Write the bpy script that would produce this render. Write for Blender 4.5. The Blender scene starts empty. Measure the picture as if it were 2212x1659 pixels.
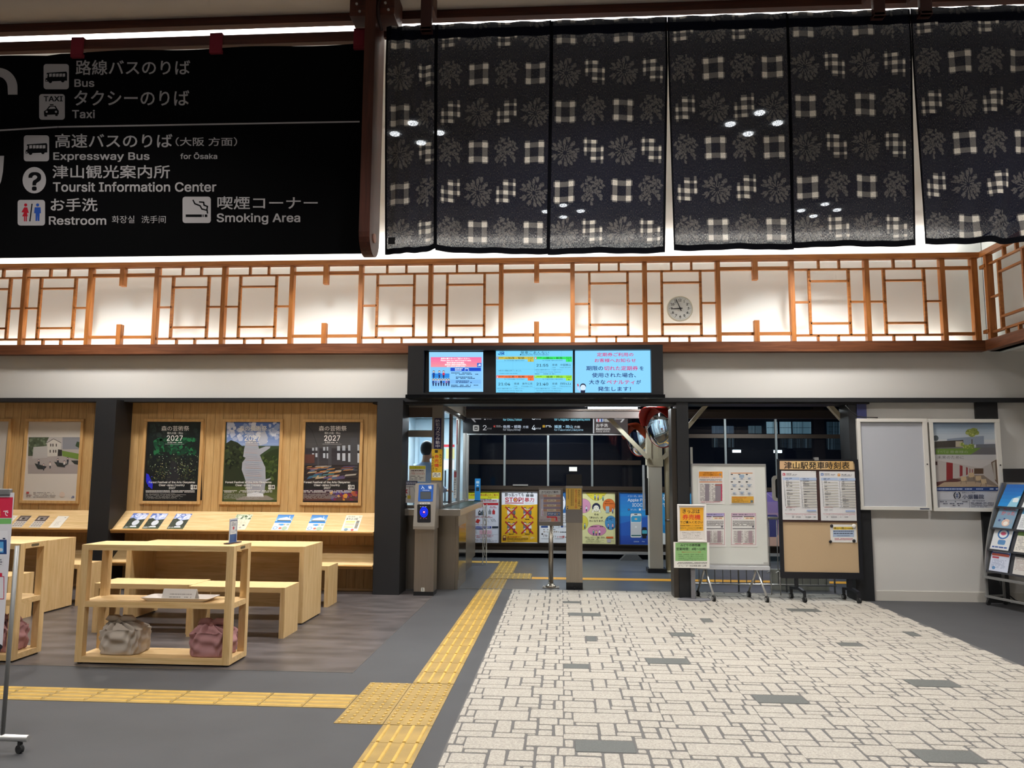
import bpy, bmesh, math, random
import numpy as np
from mathutils import Vector, Matrix, Quaternion
random.seed(7)
SC = bpy.context.scene
COL = SC.collection
# ------------------------------------------------------------------ camera
F_PX, PITCH, YAW, ROLL, EYE = 1661.77, 0.114444, -0.0649504, 0.0061384, 1.49534
def cam_axes():
    f0 = Vector((math.sin(YAW), math.cos(YAW), 0)); r0 = Vector((math.cos(YAW), -math.sin(YAW), 0)); u0 = Vector((0, 0, 1))
    f = f0*math.cos(PITCH) + u0*math.sin(PITCH); u = u0*math.cos(PITCH) - f0*math.sin(PITCH)
    r = r0*math.cos(ROLL) + u*math.sin(ROLL); u2 = u*math.cos(ROLL) - r0*math.sin(ROLL)
    return r, u2, f
CR, CU, CF = cam_axes()
cd = bpy.data.cameras.new('camera'); cam = bpy.data.objects.new('camera', cd); COL.objects.link(cam)
cd.sensor_fit = 'HORIZONTAL'; cd.sensor_width = 36; cd.lens = F_PX*36/2212; cd.clip_start = .05; cd.clip_end = 200
M = Matrix((CR, CU, -CF)).transposed().to_4x4(); M.translation = (0, 0, EYE); cam.matrix_world = M
SC.camera = cam
def ray(x, y):
    return CR*((x-1106)/F_PX) - CU*((y-829.5)/F_PX) + CF
def at(x, y, Y=None, X=None, Z=None):          # photo pixel -> point on a known plane of the hall
    d = ray(x, y)
    t = Y/d.y if Y is not None else (X/d.x if X is not None else (Z-EYE)/d.z)
    return Vector((d.x*t, d.y*t, d.z*t+EYE))
# ------------------------------------------------------------------ world, exposure
w = bpy.data.worlds.new('night'); SC.world = w; w.use_nodes = True
w.node_tree.nodes['Background'].inputs[0].default_value = (.012, .02, .045, 1); w.node_tree.nodes['Background'].inputs[1].default_value = .6
SC.view_settings.view_transform = 'Standard'; SC.view_settings.look = 'None'; SC.view_settings.gamma = 1; SC.view_settings.use_curve_mapping = False
SC.view_settings.exposure = 0.2
SC.cycles.max_bounces = 8; SC.cycles.diffuse_bounces = 4; SC.cycles.glossy_bounces = 3; SC.cycles.transmission_bounces = 4; SC.cycles.transparent_max_bounces = 8
SC.cycles.sample_clamp_indirect = 4; SC.cycles.use_denoising = True
SC.cycles.caustics_reflective = False; SC.cycles.caustics_refractive = False
def area(name, loc, size, power, color=(1, 1, 1), rot=(0, 0, 0), size_y=None, spread=math.pi):
    l = bpy.data.lights.new(name, 'AREA'); l.energy = power; l.color = color; l.size = size
    if size_y: l.shape = 'RECTANGLE'; l.size_y = size_y
    else: l.shape = 'DISK'
    l.spread = spread
    o = bpy.data.objects.new(name, l); COL.objects.link(o); o.location = loc; o.rotation_euler = rot
    return o
WARM = (1, .975, .94)
# ceiling downlights (their fixtures are built further down)
FIX = [(-1.28, 6.47), (1.65, 6.43), (-4.2, 6.47), (4.45, 6.43), (.02, 8.59), (2.93, 8.69), (-2.9, 8.6), (-5.8, 8.6)]
FIX2 = [(-2.8, 3.0), (0.2, 3.0), (3.1, 3.0), (-2.8, .6), (0.2, .6), (3.1, .6), (-5.8, 3.0), (-5.8, .6), (-1.3, -1.6), (2.0, -1.6)]
for x, y in FIX: area('downlight', (x, y, 4.46), .36, 50, WARM, spread=math.radians(125))
for x, y in FIX2: area('downlight', (x, y, 4.46), .36, 37, WARM, spread=math.radians(125))
# ------------------------------------------------------------------ materials
def lin(c):
    if isinstance(c, str):
        c = c.lstrip('#'); c = [int(c[i:i+2], 16)/255 for i in (0, 2, 4)]
    return tuple(((v+.055)/1.055)**2.4 if v > .04045 else v/12.92 for v in c[:3])
MATS = {}
def mat(name, col, rough=.6, metal=0, spec=.5, bump=0, bscale=60, var=0, vscale=8, emit=0, alpha=1, coat=0, vstretch=(1, 1, 1)):
    if name in MATS: return MATS[name]
    m = bpy.data.materials.new(name); m.use_nodes = True; nt = m.node_tree; b = nt.nodes['Principled BSDF']; L = nt.links
    c = lin(col); b.inputs['Base Color'].default_value = (*c, 1); b.inputs['Roughness'].default_value = rough
    b.inputs['Metallic'].default_value = metal; b.inputs['Specular IOR Level'].default_value = spec; b.inputs['Alpha'].default_value = alpha
    b.inputs['Coat Weight'].default_value = coat; b.inputs['Coat Roughness'].default_value = .05
    tc = nt.nodes.new('ShaderNodeTexCoord')
    if emit: b.inputs['Emission Color'].default_value = (*c, 1); b.inputs['Emission Strength'].default_value = emit
    if bump:
        n = nt.nodes.new('ShaderNodeTexNoise'); n.inputs['Scale'].default_value = bscale; n.inputs['Detail'].default_value = 3
        L.new(tc.outputs['Object'], n.inputs['Vector']); bp = nt.nodes.new('ShaderNodeBump'); bp.inputs['Strength'].default_value = bump; bp.inputs['Distance'].default_value = .002
        L.new(n.outputs['Fac'], bp.inputs['Height']); L.new(bp.outputs['Normal'], b.inputs['Normal'])
    if var:
        mp = nt.nodes.new('ShaderNodeMapping'); mp.inputs['Scale'].default_value = vstretch; L.new(tc.outputs['Object'], mp.inputs['Vector'])
        n = nt.nodes.new('ShaderNodeTexNoise'); n.inputs['Scale'].default_value = vscale; n.inputs['Detail'].default_value = 5; L.new(mp.outputs[0], n.inputs['Vector'])
        r = nt.nodes.new('ShaderNodeValToRGB'); r.color_ramp.elements[0].position = .3; r.color_ramp.elements[1].position = .72
        r.color_ramp.elements[0].color = (*[v*(1-var) for v in c], 1); r.color_ramp.elements[1].color = (*[min(1, v*(1+var)) for v in c], 1)
        L.new(n.outputs['Fac'], r.inputs[0]); L.new(r.outputs[0], b.inputs['Base Color'])
    MATS[name] = m; return m
def wood(name, c1, c2, axis='x', rough=.5, grain=1.0, spec=.35):
    k = name+axis
    if k in MATS: return MATS[k]
    m = bpy.data.materials.new(k); m.use_nodes = True; nt = m.node_tree; b = nt.nodes['Principled BSDF']; L = nt.links
    b.inputs['Roughness'].default_value = rough; b.inputs['Specular IOR Level'].default_value = spec
    tc = nt.nodes.new('ShaderNodeTexCoord'); mp = nt.nodes.new('ShaderNodeMapping')
    s = {'x': (1.0, 14, 14), 'y': (14, 1.0, 14), 'z': (14, 14, 1.0)}[axis]
    mp.inputs['Scale'].default_value = [v*grain for v in s]; L.new(tc.outputs['Object'], mp.inputs['Vector'])
    n = nt.nodes.new('ShaderNodeTexNoise'); n.inputs['Scale'].default_value = 2.2; n.inputs['Detail'].default_value = 6; n.inputs['Distortion'].default_value = .6; n.inputs['Roughness'].default_value = .6
    L.new(mp.outputs[0], n.inputs['Vector'])
    r = nt.nodes.new('ShaderNodeValToRGB'); r.color_ramp.elements[0].position = .32; r.color_ramp.elements[1].position = .68
    r.color_ramp.elements[0].color = (*lin(c1), 1); r.color_ramp.elements[1].color = (*lin(c2), 1)
    L.new(n.outputs['Fac'], r.inputs[0]); L.new(r.outputs[0], b.inputs['Base Color'])
    bp = nt.nodes.new('ShaderNodeBump'); bp.inputs['Strength'].default_value = .12; bp.inputs['Distance'].default_value = .001
    L.new(n.outputs['Fac'], bp.inputs['Height']); L.new(bp.outputs['Normal'], b.inputs['Normal'])
    MATS[k] = m; return m
def colmat(name, rough=.5, emit=0, spec=.4, coat=0, trans=0):
    """paper, paint or screen whose colours come from the object's colour attribute"""
    if name in MATS: return MATS[name]
    m = bpy.data.materials.new(name); m.use_nodes = True; nt = m.node_tree; b = nt.nodes['Principled BSDF']; L = nt.links
    a = nt.nodes.new('ShaderNodeAttribute'); a.attribute_name = 'Col'
    b.inputs['Roughness'].default_value = rough; b.inputs['Specular IOR Level'].default_value = spec; b.inputs['Coat Weight'].default_value = coat; b.inputs['Coat Roughness'].default_value = .06
    if emit:
        b.inputs['Base Color'].default_value = (0, 0, 0, 1); L.new(a.outputs['Color'], b.inputs['Emission Color']); b.inputs['Emission Strength'].default_value = emit
    else: L.new(a.outputs['Color'], b.inputs['Base Color'])
    MATS[name] = m; return m
PAPER = colmat('paper_print', .55); GLOSSP = colmat('glazed_print', .35, coat=.35); SCREEN = colmat('screen_pixels', .3, emit=1.0)
M_WHITE = mat('white_paint', '#e4e1d9', .8, bump=.05)
M_WALLG = mat('wall_white_vinyl', '#d2cfca', .75, bump=.06, bscale=220)
M_BLACK = mat('charcoal_paint', '#1b1c1f', .5)
M_BLACKP = mat('black_plastic', '#121316', .4)
M_STEEL = mat('brushed_steel', '#a39a8e', .33, metal=.9, var=.06, vscale=3, vstretch=(40, 40, 1))
M_ALU = mat('aluminium', '#c9c8c6', .35, metal=.8)
M_GREYM = mat('grey_metal', '#8f8f8e', .45, metal=.5)
M_RUBBER = mat('rubber', '#1b1b1c', .7)
BR1, BR2 = '#6b3317', '#8d4a22'
CEDX, CEDY, CEDZ = [wood('cedar', '#8a5023', '#b27238', a) for a in 'xyz']
DKX, DKY, DKZ = [wood('dark_cedar', '#3a1c12', '#562a1b', a) for a in 'xyz']
ASHX, ASHY, ASHZ = [wood('ash', '#cda972', '#e3c493', a, grain=1.3) for a in 'xyz']
PLANKZ = wood('plank', '#bd955e', '#d3ae78', 'z', grain=1.2)
# ------------------------------------------------------------------ mesh builder (world coordinates)
def base_of(o):
    while o.parent: o = o.parent
    return o
def inv_of(o):
    r = base_of(o); return (Matrix.Translation(r.location) @ Matrix.Rotation(r.rotation_euler.z, 4, 'Z')).inverted()
class MB:
    def __init__(s): s.bm = bmesh.new(); s.mi = 0
    def _f(s, vs, sm=False):
        try: f = s.bm.faces.new(vs); f.material_index = s.mi; f.smooth = sm; return f
        except ValueError: return None
    def box(s, x0, x1, y0, y1, z0, z1, bev=0):
        c = Vector(((x0+x1)/2, (y0+y1)/2, (z0+z1)/2)); return s.obox(c, (abs(x1-x0), abs(y1-y0), abs(z1-z0)), bev=bev)
    def obox(s, c, size, R=None, bev=0):
        R = R or Matrix.Identity(3); h = [v/2 for v in size]; t = s.bm
        vs = [t.verts.new(Vector(c) + R @ Vector((h[0]*a, h[1]*b, h[2]*d))) for a in (-1, 1) for b in (-1, 1) for d in (-1, 1)]
        fs = [s._f([vs[i] for i in q]) for q in ((0, 1, 3, 2), (4, 6, 7, 5), (0, 4, 5, 1), (2, 3, 7, 6), (0, 2, 6, 4), (1, 5, 7, 3))]
        if bev:
            es = list({e for f in fs for e in f.edges})
            r = bmesh.ops.bevel(t, geom=es, offset=bev, segments=2, affect='EDGES', profile=.6)
            for f in r['faces']: f.material_index = s.mi
        return s
    def bar(s, a, b, w, d, bev=0, up=(0, 0, 1)):
        a, b = Vector(a), Vector(b); z = (b-a).normalized(); u = Vector(up)
        if abs(z.dot(u)) > .95: u = Vector((0, 1, 0))
        x = u.cross(z).normalized(); y = z.cross(x); R = Matrix((x, y, z)).transposed()
        return s.obox((a+b)/2, (w, d, (b-a).length), R, bev)
    def tube(s, pts, r, n=10, cap=True, closed=False):
        pts = [Vector(p) for p in pts]; rr = r if isinstance(r, (list, tuple)) else [r]*len(pts); rings = []
        prev = None
        for i, p in enumerate(pts):
            d = (pts[min(i+1, len(pts)-1)] - pts[max(i-1, 0)]) if not closed else (pts[(i+1) % len(pts)] - pts[i-1])
            d.normalize()
            u = prev if prev is not None else (Vector((0, 0, 1)) if abs(d.z) < .9 else Vector((1, 0, 0)))
            x = (u - d*u.dot(d)); x.normalize(); prev = x; y = d.cross(x)
            rings.append([s.bm.verts.new(p + (x*math.cos(2*math.pi*k/n) + y*math.sin(2*math.pi*k/n))*rr[i]) for k in range(n)])
        m = len(rings)
        for i in range(m if closed else m-1):
            A, B = rings[i], rings[(i+1) % m]
            for k in range(n): s._f([A[k], A[(k+1) % n], B[(k+1) % n], B[k]], True)
        if cap and not closed: s._f(rings[0][::-1]); s._f(rings[-1])
        return s
    def cyl(s, c, axis, r, h, n=24, r2=None):
        a = Vector(axis).normalized(); return s.tube([Vector(c)-a*h/2, Vector(c)+a*h/2], [r, r if r2 is None else r2], n)
    def lathe(s, c, axis, prof, n=24):
        a = Vector(axis).normalized(); u = Vector((0, 0, 1)) if abs(a.z) < .9 else Vector((1, 0, 0)); x = u.cross(a).normalized(); y = a.cross(x)
        R = [[s.bm.verts.new(Vector(c)+a*h+(x*math.cos(2*math.pi*k/n)+y*math.sin(2*math.pi*k/n))*max(r, 1e-5)) for k in range(n)] for r, h in prof]
        for A, B in zip(R, R[1:]):
            for k in range(n): s._f([A[k], A[(k+1) % n], B[(k+1) % n], B[k]], True)
        s._f(R[0][::-1]); s._f(R[-1]); return s
    def prism(s, pts, off):
        """closed outline pts (3-D, planar) pushed along off"""
        pts = [Vector(p) for p in pts]; off = Vector(off)
        A = [s.bm.verts.new(p) for p in pts]; B = [s.bm.verts.new(p+off) for p in pts]; n = len(pts)
        s._f(A); s._f(B[::-1])
        for i in range(n): s._f([A[i], B[i], B[(i+1) % n], A[(i+1) % n]])
        return s
    def quad(s, *p, sm=False): s._f([s.bm.verts.new(Vector(q)) for q in p], sm); return s
    def build(s, name, m, parent=None, label=None, cat=None, group=None, kind=None, solid=None):
        bmesh.ops.recalc_face_normals(s.bm, faces=s.bm.faces)
        me = bpy.data.meshes.new(name)
        if parent: bmesh.ops.transform(s.bm, matrix=inv_of(parent), verts=s.bm.verts)
        s.bm.to_mesh(me); s.bm.free()
        for q in (m if isinstance(m, (list, tuple)) else [m]): me.materials.append(q)
        o = bpy.data.objects.new(name, me); COL.objects.link(o)
        if parent: o.parent = parent
        return tag(o, label, cat, group, kind)
def tag(o, label=None, cat=None, group=None, kind=None):
    if label: o['label'] = label
    if cat: o['category'] = cat
    if group: o['group'] = group
    if kind: o['kind'] = kind
    return o
def thing(name, loc, label, cat, group=None, rz=0):
    o = bpy.data.objects.new(name, None); COL.objects.link(o); o.location = loc; o.rotation_euler.z = rz; o.empty_display_size = .1
    return tag(o, label, cat, group)
def dup(o, parent=None, loc=None, label=None, rz=None):
    c = o.copy(); COL.objects.link(c); c.parent = parent
    if loc is not None: c.location = loc
    if rz is not None: c.rotation_euler.z = rz
    if label: c['label'] = label
    for ch in [q for q in bpy.data.objects if q.parent == o]: dup(ch, c)
    return c
def structure(name, m, fn):
    b = MB(); fn(b); return b.build(name, m, kind='structure')
# ------------------------------------------------------------------ printed surfaces
TXT = {}
import os
FONT = None
try: FONT = bpy.data.fonts.load(os.path.join(bpy.utils.resource_path('LOCAL'), 'datafiles', 'fonts', 'Inter.woff2'))     # Blender's own interface font; the built-in one does as well
except Exception: pass
def glyphs(s, res=2):
    k = (s, res)
    if k in TXT: return TXT[k]
    cu = bpy.data.curves.new('t', 'FONT'); cu.body = s; cu.size = 1; cu.resolution_u = res; cu.font = FONT if FONT and all(ord(c) < 0x250 for c in s) else cu.font; cu.fill_mode = 'FRONT'
    o = bpy.data.objects.new('t', cu); COL.objects.link(o); bpy.context.view_layer.update()
    me = o.to_mesh(); n = len(me.vertices); co = np.zeros(n*3); me.vertices.foreach_get('co', co); co = co.reshape(-1, 3)[:, :2].copy()
    fs = [tuple(p.vertices) for p in me.polygons]; o.to_mesh_clear(); bpy.data.objects.remove(o); bpy.data.curves.remove(cu)
    if n == 0: co = np.zeros((1, 2)); fs = []
    TXT[k] = (co, fs); return TXT[k]
class Print:
    """a flat printed sheet: shapes and lettering in thin layers of one mesh, colours in an attribute.
    org/right/up: the sheet's plane; crop=(ox,oy,s): layout units -> photo pixels on that plane, or uv=(w,h): layout units 0..w,0..h over size"""
    def __init__(s, org, right, up, crop=None, size=None, uv=None, step=.00009):
        s.o = Vector(org); s.r = Vector(right).normalized(); s.u = Vector(up).normalized(); s.n = s.r.cross(s.u).normalized()
        s.crop = crop; s.size = size; s.uv = uv; s.V = []; s.F = []; s.C = []; s.k = 1; s.step = step
    def p(s, x, y):
        if s.crop:
            ox, oy, k = s.crop; d = ray(ox+x/k, oy+y/k); e = Vector((0, 0, EYE)); t = (s.o-e).dot(s.n)/d.dot(s.n); q = e+d*t-s.o
            return q.dot(s.r), q.dot(s.u)
        return x/s.uv[0]*s.size[0], (1-y/s.uv[1])*s.size[1]
    def add(s, vs, fs, col, lay):
        b = len(s.V); z = lay*s.step
        s.V += [tuple(s.o+s.r*a+s.u*c+s.n*z) for a, c in vs]; col = lin(col)
        for f in fs: s.F.append([b+i for i in f]); s.C.append(col)
    def local(s, x0, y0, x1, y1, col):            # rectangle in metres
        s.k += 1; s.add([(x0, y0), (x1, y0), (x1, y1), (x0, y1)], [(0, 1, 2, 3)], col, s.k)
    def slab(s, x0, y0, x1, y1, t, col):
        cs = [(x0, y0), (x1, y0), (x1, y1), (x0, y1)]; b = len(s.V); c = lin(col)
        for z in (0, -t):
            s.V += [tuple(s.o+s.r*a+s.u*q+s.n*z) for a, q in cs]
        for f in ((0, 1, 2, 3), (7, 6, 5, 4), (0, 4, 5, 1), (1, 5, 6, 2), (2, 6, 7, 3), (3, 7, 4, 0)): s.F.append([b+i for i in f]); s.C.append(c)
    def rect(s, x0, y0, x1, y1, col, r=0):
        if r: return s.poly(rrect(x0, y0, x1, y1, r), col)
        s.poly([(x0, y0), (x1, y0), (x1, y1), (x0, y1)], col)
    def poly(s, pts, col):
        s.k += 1; s.add([s.p(*q) for q in pts], [tuple(range(len(pts)))], col, s.k)
    def disc(s, x, y, r, col, ry=None, n=28):
        s.poly([(x+r*math.cos(2*math.pi*i/n), y+(ry or r)*math.sin(2*math.pi*i/n)) for i in range(n)], col)
    def line(s, pts, w, col):
        s.k += 1
        for (a, b), (c, d) in zip(pts, pts[1:]):
            l = math.hypot(c-a, d-b) or 1; nx, ny = -(d-b)/l*w/2, (c-a)/l*w/2; ex, ey = (c-a)/l*w/2*.6, (d-b)/l*w/2*.6
            s.add([s.p(a+nx-ex, b+ny-ey), s.p(c+nx+ex, d+ny+ey), s.p(c-nx+ex, d-ny+ey), s.p(a-nx-ex, b-ny-ey)], [(0, 1, 2, 3)], col, s.k)
    def ring(s, x, y, r, w, col, ry=None, a0=0, a1=360):
        n = 36; s.line([(x+r*math.cos(math.radians(a0+(a1-a0)*i/n)), y+(ry or r)*math.sin(math.radians(a0+(a1-a0)*i/n))) for i in range(n+1)], w, col)
    def text(s, t, x0, y0, x1, y1, col, bold=.0, res=2):
        co, fs = glyphs(t, res)
        if not fs: return
        if bold > .004:      # heavier weight: the same strokes set again a hair apart
            n = len(co); q = min(bold, .022)*.8; nc = 4; co = np.concatenate([co+np.array(d)*q for d in ((-1, -1), (1, -1), (-1, 1), (1, 1))])
        else: n = len(co); nc = 1
        mn = co.min(0); mx = co.max(0); d = np.maximum(mx-mn, 1e-6)
        a = s.p(x0, y0); b = s.p(x1, y0); c = s.p(x1, y1); e = s.p(x0, y1)
        q = (co-mn)/d; u = q[:, 0:1]; v = q[:, 1:2]
        A, B, C_, E_ = map(np.array, (a, b, c, e))
        out = (E_*(1-u)+C_*u)*(1-v) + (A*(1-u)+B*u)*v
        for k in range(nc): s.add([tuple(r) for r in out[n*k:n*(k+1)]], fs, col, s.k+1.5+k*.8)
    def vtext(s, t, x0, y0, x1, y1, col, bold=0):
        n = len(t); h = (y1-y0)/n
        for i, ch in enumerate(t):
            if ch.strip(): s.text(ch, x0, y0+h*i+h*.06, x1, y0+h*(i+1)-h*.06, col, bold)
    def dashes(s, x0, y0, x1, y1, rows, col, fill=.55, dens=.8, short=True):
        """unreadably small body text: rows of little strokes"""
        s.k += 1; rh = (y1-y0)/rows
        for i in range(rows):
            x = x0; end = x1 - (random.random()*.35*(x1-x0) if short else 0); y = y0+i*rh+rh*(1-fill)/2
            while x < end:
                l = rh*fill*random.uniform(.6, 3.2)
                if random.random() < dens:
                    xe = min(x+l, end); s.add([s.p(x, y), s.p(xe, y), s.p(xe, y+rh*fill), s.p(x, y+rh*fill)], [(0, 1, 2, 3)], col, s.k)
                x += l+rh*fill*.35
    def blobs(s, x0, y0, x1, y1, n, r, cols, sq=1):
        s.k += 1
        for i in range(n):
            x, y, a = random.uniform(x0, x1), random.uniform(y0, y1), random.uniform(r[0], r[1]); m = 6
            pts = [(min(max(x+a*math.cos(6.283*j/m)*random.uniform(.6, 1.1), x0), x1), min(max(y+a*sq*math.sin(6.283*j/m)*random.uniform(.6, 1.1), y0), y1)) for j in range(m)]
            s.add([s.p(*q) for q in pts], [tuple(range(m))], random.choice(cols), s.k+random.random()*.8)
        s.k += 1
    def grad(s, x0, y0, x1, y1, ca, cb, n=10):
        s.k += 1
        A, B = [np.array([int(c.lstrip('#')[i:i+2], 16)/255 for i in (0, 2, 4)]) for c in (ca, cb)]
        for i in range(n):
            ya, yb = y0+(y1-y0)*i/n, y0+(y1-y0)*(i+1)/n
            s.add([s.p(x0, ya), s.p(x1, ya), s.p(x1, yb), s.p(x0, yb)], [(0, 1, 2, 3)], tuple(A+(B-A)*i/(n-1)), s.k)
    def build(s, name, m, parent=None, label=None, cat=None, group=None):
        me = bpy.data.meshes.new(name)
        V = s.V
        if parent:
            iv = inv_of(parent); V = [tuple(iv @ Vector(v)) for v in V]
        me.from_pydata(V, [], s.F); me.materials.append(m)
        ca = me.color_attributes.new('Col', 'FLOAT_COLOR', 'CORNER')
        arr = np.ones((len(me.loops), 4), dtype=np.float32); ls = np.array([p.loop_total for p in me.polygons])
        arr[:, :3] = np.repeat(np.array(s.C, dtype=np.float32), ls, axis=0); ca.data.foreach_set('color', arr.ravel())
        o = bpy.data.objects.new(name, me); COL.objects.link(o)
        if parent: o.parent = parent
        return tag(o, label, cat, group)
def rrect(x0, y0, x1, y1, r, n=4):
    P = []
    for cx, cy, a in ((x1-r, y0+r, -90), (x1-r, y1-r, 0), (x0+r, y1-r, 90), (x0+r, y0+r, 180)):
        P += [(cx+r*math.cos(math.radians(a+90*i/n)), cy+r*math.sin(math.radians(a+90*i/n))) for i in range(n+1)]
    return P
RX, UZ = (1, 0, 0), (0, 0, 1)
# ================================================================== THE SETTING
M_FLOOR = mat('dark_grey_rubber', '#414143', .62, bump=.15, bscale=150, var=.07, vscale=3, spec=.3)
M_VINYL = mat('brown_grey_vinyl', '#504b4b', .34, var=.42, vscale=2.6, vstretch=(1, 2.6, 1))
M_PLAT = mat('platform_asphalt', '#4c4f53', .35, var=.1, vscale=2.5)
M_GROUT = mat('grey_grout', '#565453', .8, bump=.2, bscale=120)
M_STONE = mat('white_stamped_stone', '#9c968c', .62, bump=.4, bscale=260, var=.3, vscale=110)
M_STONED = mat('grey_stamped_stone', '#50524f', .6, bump=.35, bscale=260, var=.3, vscale=160)
M_YEL = mat('yellow_tactile', '#957a3d', .5, var=.22, vscale=5, bump=.08, bscale=90); M_YEL2 = mat('yellow_tactile_ridge', '#bf9b46', .45, var=.14, vscale=12)
M_YLINE = mat('yellow_line_paint', '#d99a1e', .5)
structure('floor', M_FLOOR, lambda b: b.box(-9, 6.6, -4, 10.14, -.12, 0))
structure('floor', M_PLAT, lambda b: b.box(-9, 9, 10.14, 14.6, -.12, -.001))
structure('floor', M_VINYL, lambda b: b.box(-9, -1.565, 5.88, 9.84, .0, .0015))
structure('trim_1', mat('steel_edge', '#757371', .35, metal=.6), lambda b: (b.box(-9, -1.563, 5.868, 5.88, 0, .0022), b.box(-1.565, -1.56, 5.868, 9.55, 0, .0022), b.box(-1.3, 3.62, 10.12, 10.15, 0, .003)))
# stamped stone floor: a repeating block of tiles
PX, PY, OX, OY = .607, .4965, .012, 5.035
MOD = [(0, .085, .01, .24), (.09, .64, 0, .37), (.11, .33, .385, .485), (-.055, .10, .27, .49), (.0, .325, .515, .79), (-.01, .325, .80, .985), (.34, .49, .39, .82),
       (.335, .635, .835, .985), (.505, .735, .39, .68), (.495, .735, .70, .825), (.65, .735, .84, .885), (.65, .995, .90, 1.23), (.65, .735, .255, .365),
       (.75, 1.0-.06, .25, .49), (.75, .89, .51, .675), (.75, .89, .70, .885), (.905, .995, .51, .885), (.10, .105, .27, .37)]
MOD.pop()
GREY = [at(x, y, Z=0) for x, y in ((1440, 1428), (1247, 1440), (1262, 1327), (1278, 1381), (1472, 1371), (1524, 1340), (1735, 1316), (1688, 1511), (1837, 1393), (1969, 1371), (2012, 1477), (2050, 1636), (1300, 1612), (1345, 1641), (1232, 1302))]
def stone(b):
    x0, x1, y0, y1 = -.63, 3.62, 1.2, 10.12
    for j in range(-11, 9):
        for i in range(-2, 7):
            for (a, c, v0, v1) in MOD:
                g = .005
                X0, X1 = OX+(i+a)*PX+g, OX+(i+c)*PX-g; Y1, Y0 = OY-(j+v0)*PY-g*.8, OY-(j+v1)*PY+g*.8
                if X1 < x0+.02 or X0 > x1-.02 or Y0 < y0 or Y0 > y1-.03: continue
                X0, X1, Y1 = max(X0, x0), min(X1, x1), min(Y1, y1)
                if X1-X0 < .012 or Y1-Y0 < .008: continue
                b.mi = 1 if any(X0-.004 < p.x < X1+.004 and Y0-.004 < p.y < Y1+.004 for p in GREY) else 0
                r = min(.011, (X1-X0)*.35, (Y1-Y0)*.35); jt = lambda: random.uniform(-.0022, .0022)
                P = rrect(X0, Y0, X1, Y1, r, 3)
                dx = [jt() for _ in range(4)]; dy = [jt() for _ in range(4)]
                P = [(x+dx[k//4], y+dy[k//4]) for k, (x, y) in enumerate(P)]
                A = [b.bm.verts.new((x, y, .0048)) for x, y in P]
                cx, cy = sum(p[0] for p in P)/len(P), sum(p[1] for p in P)/len(P)
                B = [b.bm.verts.new((x+(.002 if x > cx else -.002), y+(.002 if y > cy else -.002), .0015)) for x, y in P]
                b._f(A)
                for k in range(len(P)): b._f([A[k], A[(k+1) % len(P)], B[(k+1) % len(P)], B[k]])
b = MB(); b.box(-.64, 3.63, 1.2, 10.13, 0, .002); b.build('floor', M_GROUT, kind='structure')
b = MB(); stone(b); b.build('floor', [M_STONE, M_STONED], kind='structure')
# yellow tactile paving
def bars(b, x0, x1, y0, y1, along, n=4):
    b.mi = 0; b.box(x0+.002, x1-.002, y0+.002, y1-.002, 0, .003)
    b.mi = 1
    for k in range(n):
        if along == 'y':
            c = x0+(x1-x0)*(k+.5)/n; b.prism([(c-.0115, y0+.012, .003), (c+.0115, y0+.012, .003), (c+.007, y0+.012, .008), (c-.007, y0+.012, .008)], (0, y1-y0-.024, 0))
        else:
            c = y0+(y1-y0)*(k+.5)/n; b.prism([(x0+.012, c-.0115, .003), (x0+.012, c+.0115, .003), (x0+.012, c+.007, .008), (x0+.012, c-.007, .008)], (x1-x0-.024, 0, 0))
def studs(b, x0, y0, n=5, s=.3):
    b.mi = 0; b.box(x0+.002, x0+s-.002, y0+.002, y0+s-.002, 0, .003); b.mi = 1
    for i in range(n):
        for j in range(n): b.lathe((x0+s*(i+.5)/n, y0+s*(j+.5)/n, .003), (0, 0, 1), [(.0115, 0), (.0095, .0035), (.006, .005), (.001, .0052)], 10)
def tact(label, fn, grp='yellow tactile paving on the floor'):
    b = MB(); fn(b); return b.build('tactile_paving', [M_YEL, M_YEL2], None, label, 'tactile paving', grp)
def f1(b):
    for k in range(12): bars(b, -1.363, -1.063, 0, 0, 'y') if 0 else bars(b, -1.062, -.764, 4.71-.3*(k+1), 4.71-.3*k, 'y')
tact('yellow tactile guide strip running from the studded block to the bottom of the floor', f1)
tact('yellow studded tactile block where the two guide strips meet', lambda b: [studs(b, -1.364+.3*i, 4.715+.3*j) for i in range(2) for j in range(3)])
def f2(b):
    for k in range(15): bars(b, -1.062, -.764, 5.625+.2985*k, 5.625+.2985*(k+1), 'y')
tact('long yellow ribbed tactile strip leading from the studded block to the platform opening', f2)
def f3(b):
    for k in range(17): bars(b, -1.366-.29*(k+1), -1.366-.29*k, 5.005, 5.305, 'x')
tact('yellow ribbed tactile strip crossing the floor to the left in front of the display rack', f3)
def f4(b):
    for j in range(3):
        studs(b, -1.062, 10.15+.3*j)
    for i in range(2): bars(b, -1.04+.3*i, -.74+.3*i, 11.08, 11.38, 'y', 4), bars(b, -1.04+.3*i, -.74+.3*i, 11.38, 11.68, 'y', 4)
    for j in range(5): bars(b, -1.03, -.73, 11.7+.3*j, 12.0+.3*j, 'y')
    for i in range(3): bars(b, -1.93+.3*i, -1.63+.3*i, 12.95, 13.2, 'x')
tact('far yellow tactile path turning left on the platform beyond the opening', f4)
b = MB(); b.box(-.43, 5.4, 11.1, 11.32, 0, .002); b.build('painted_line', M_YLINE, None, 'thin yellow line painted across the platform floor', 'floor line')
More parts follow.
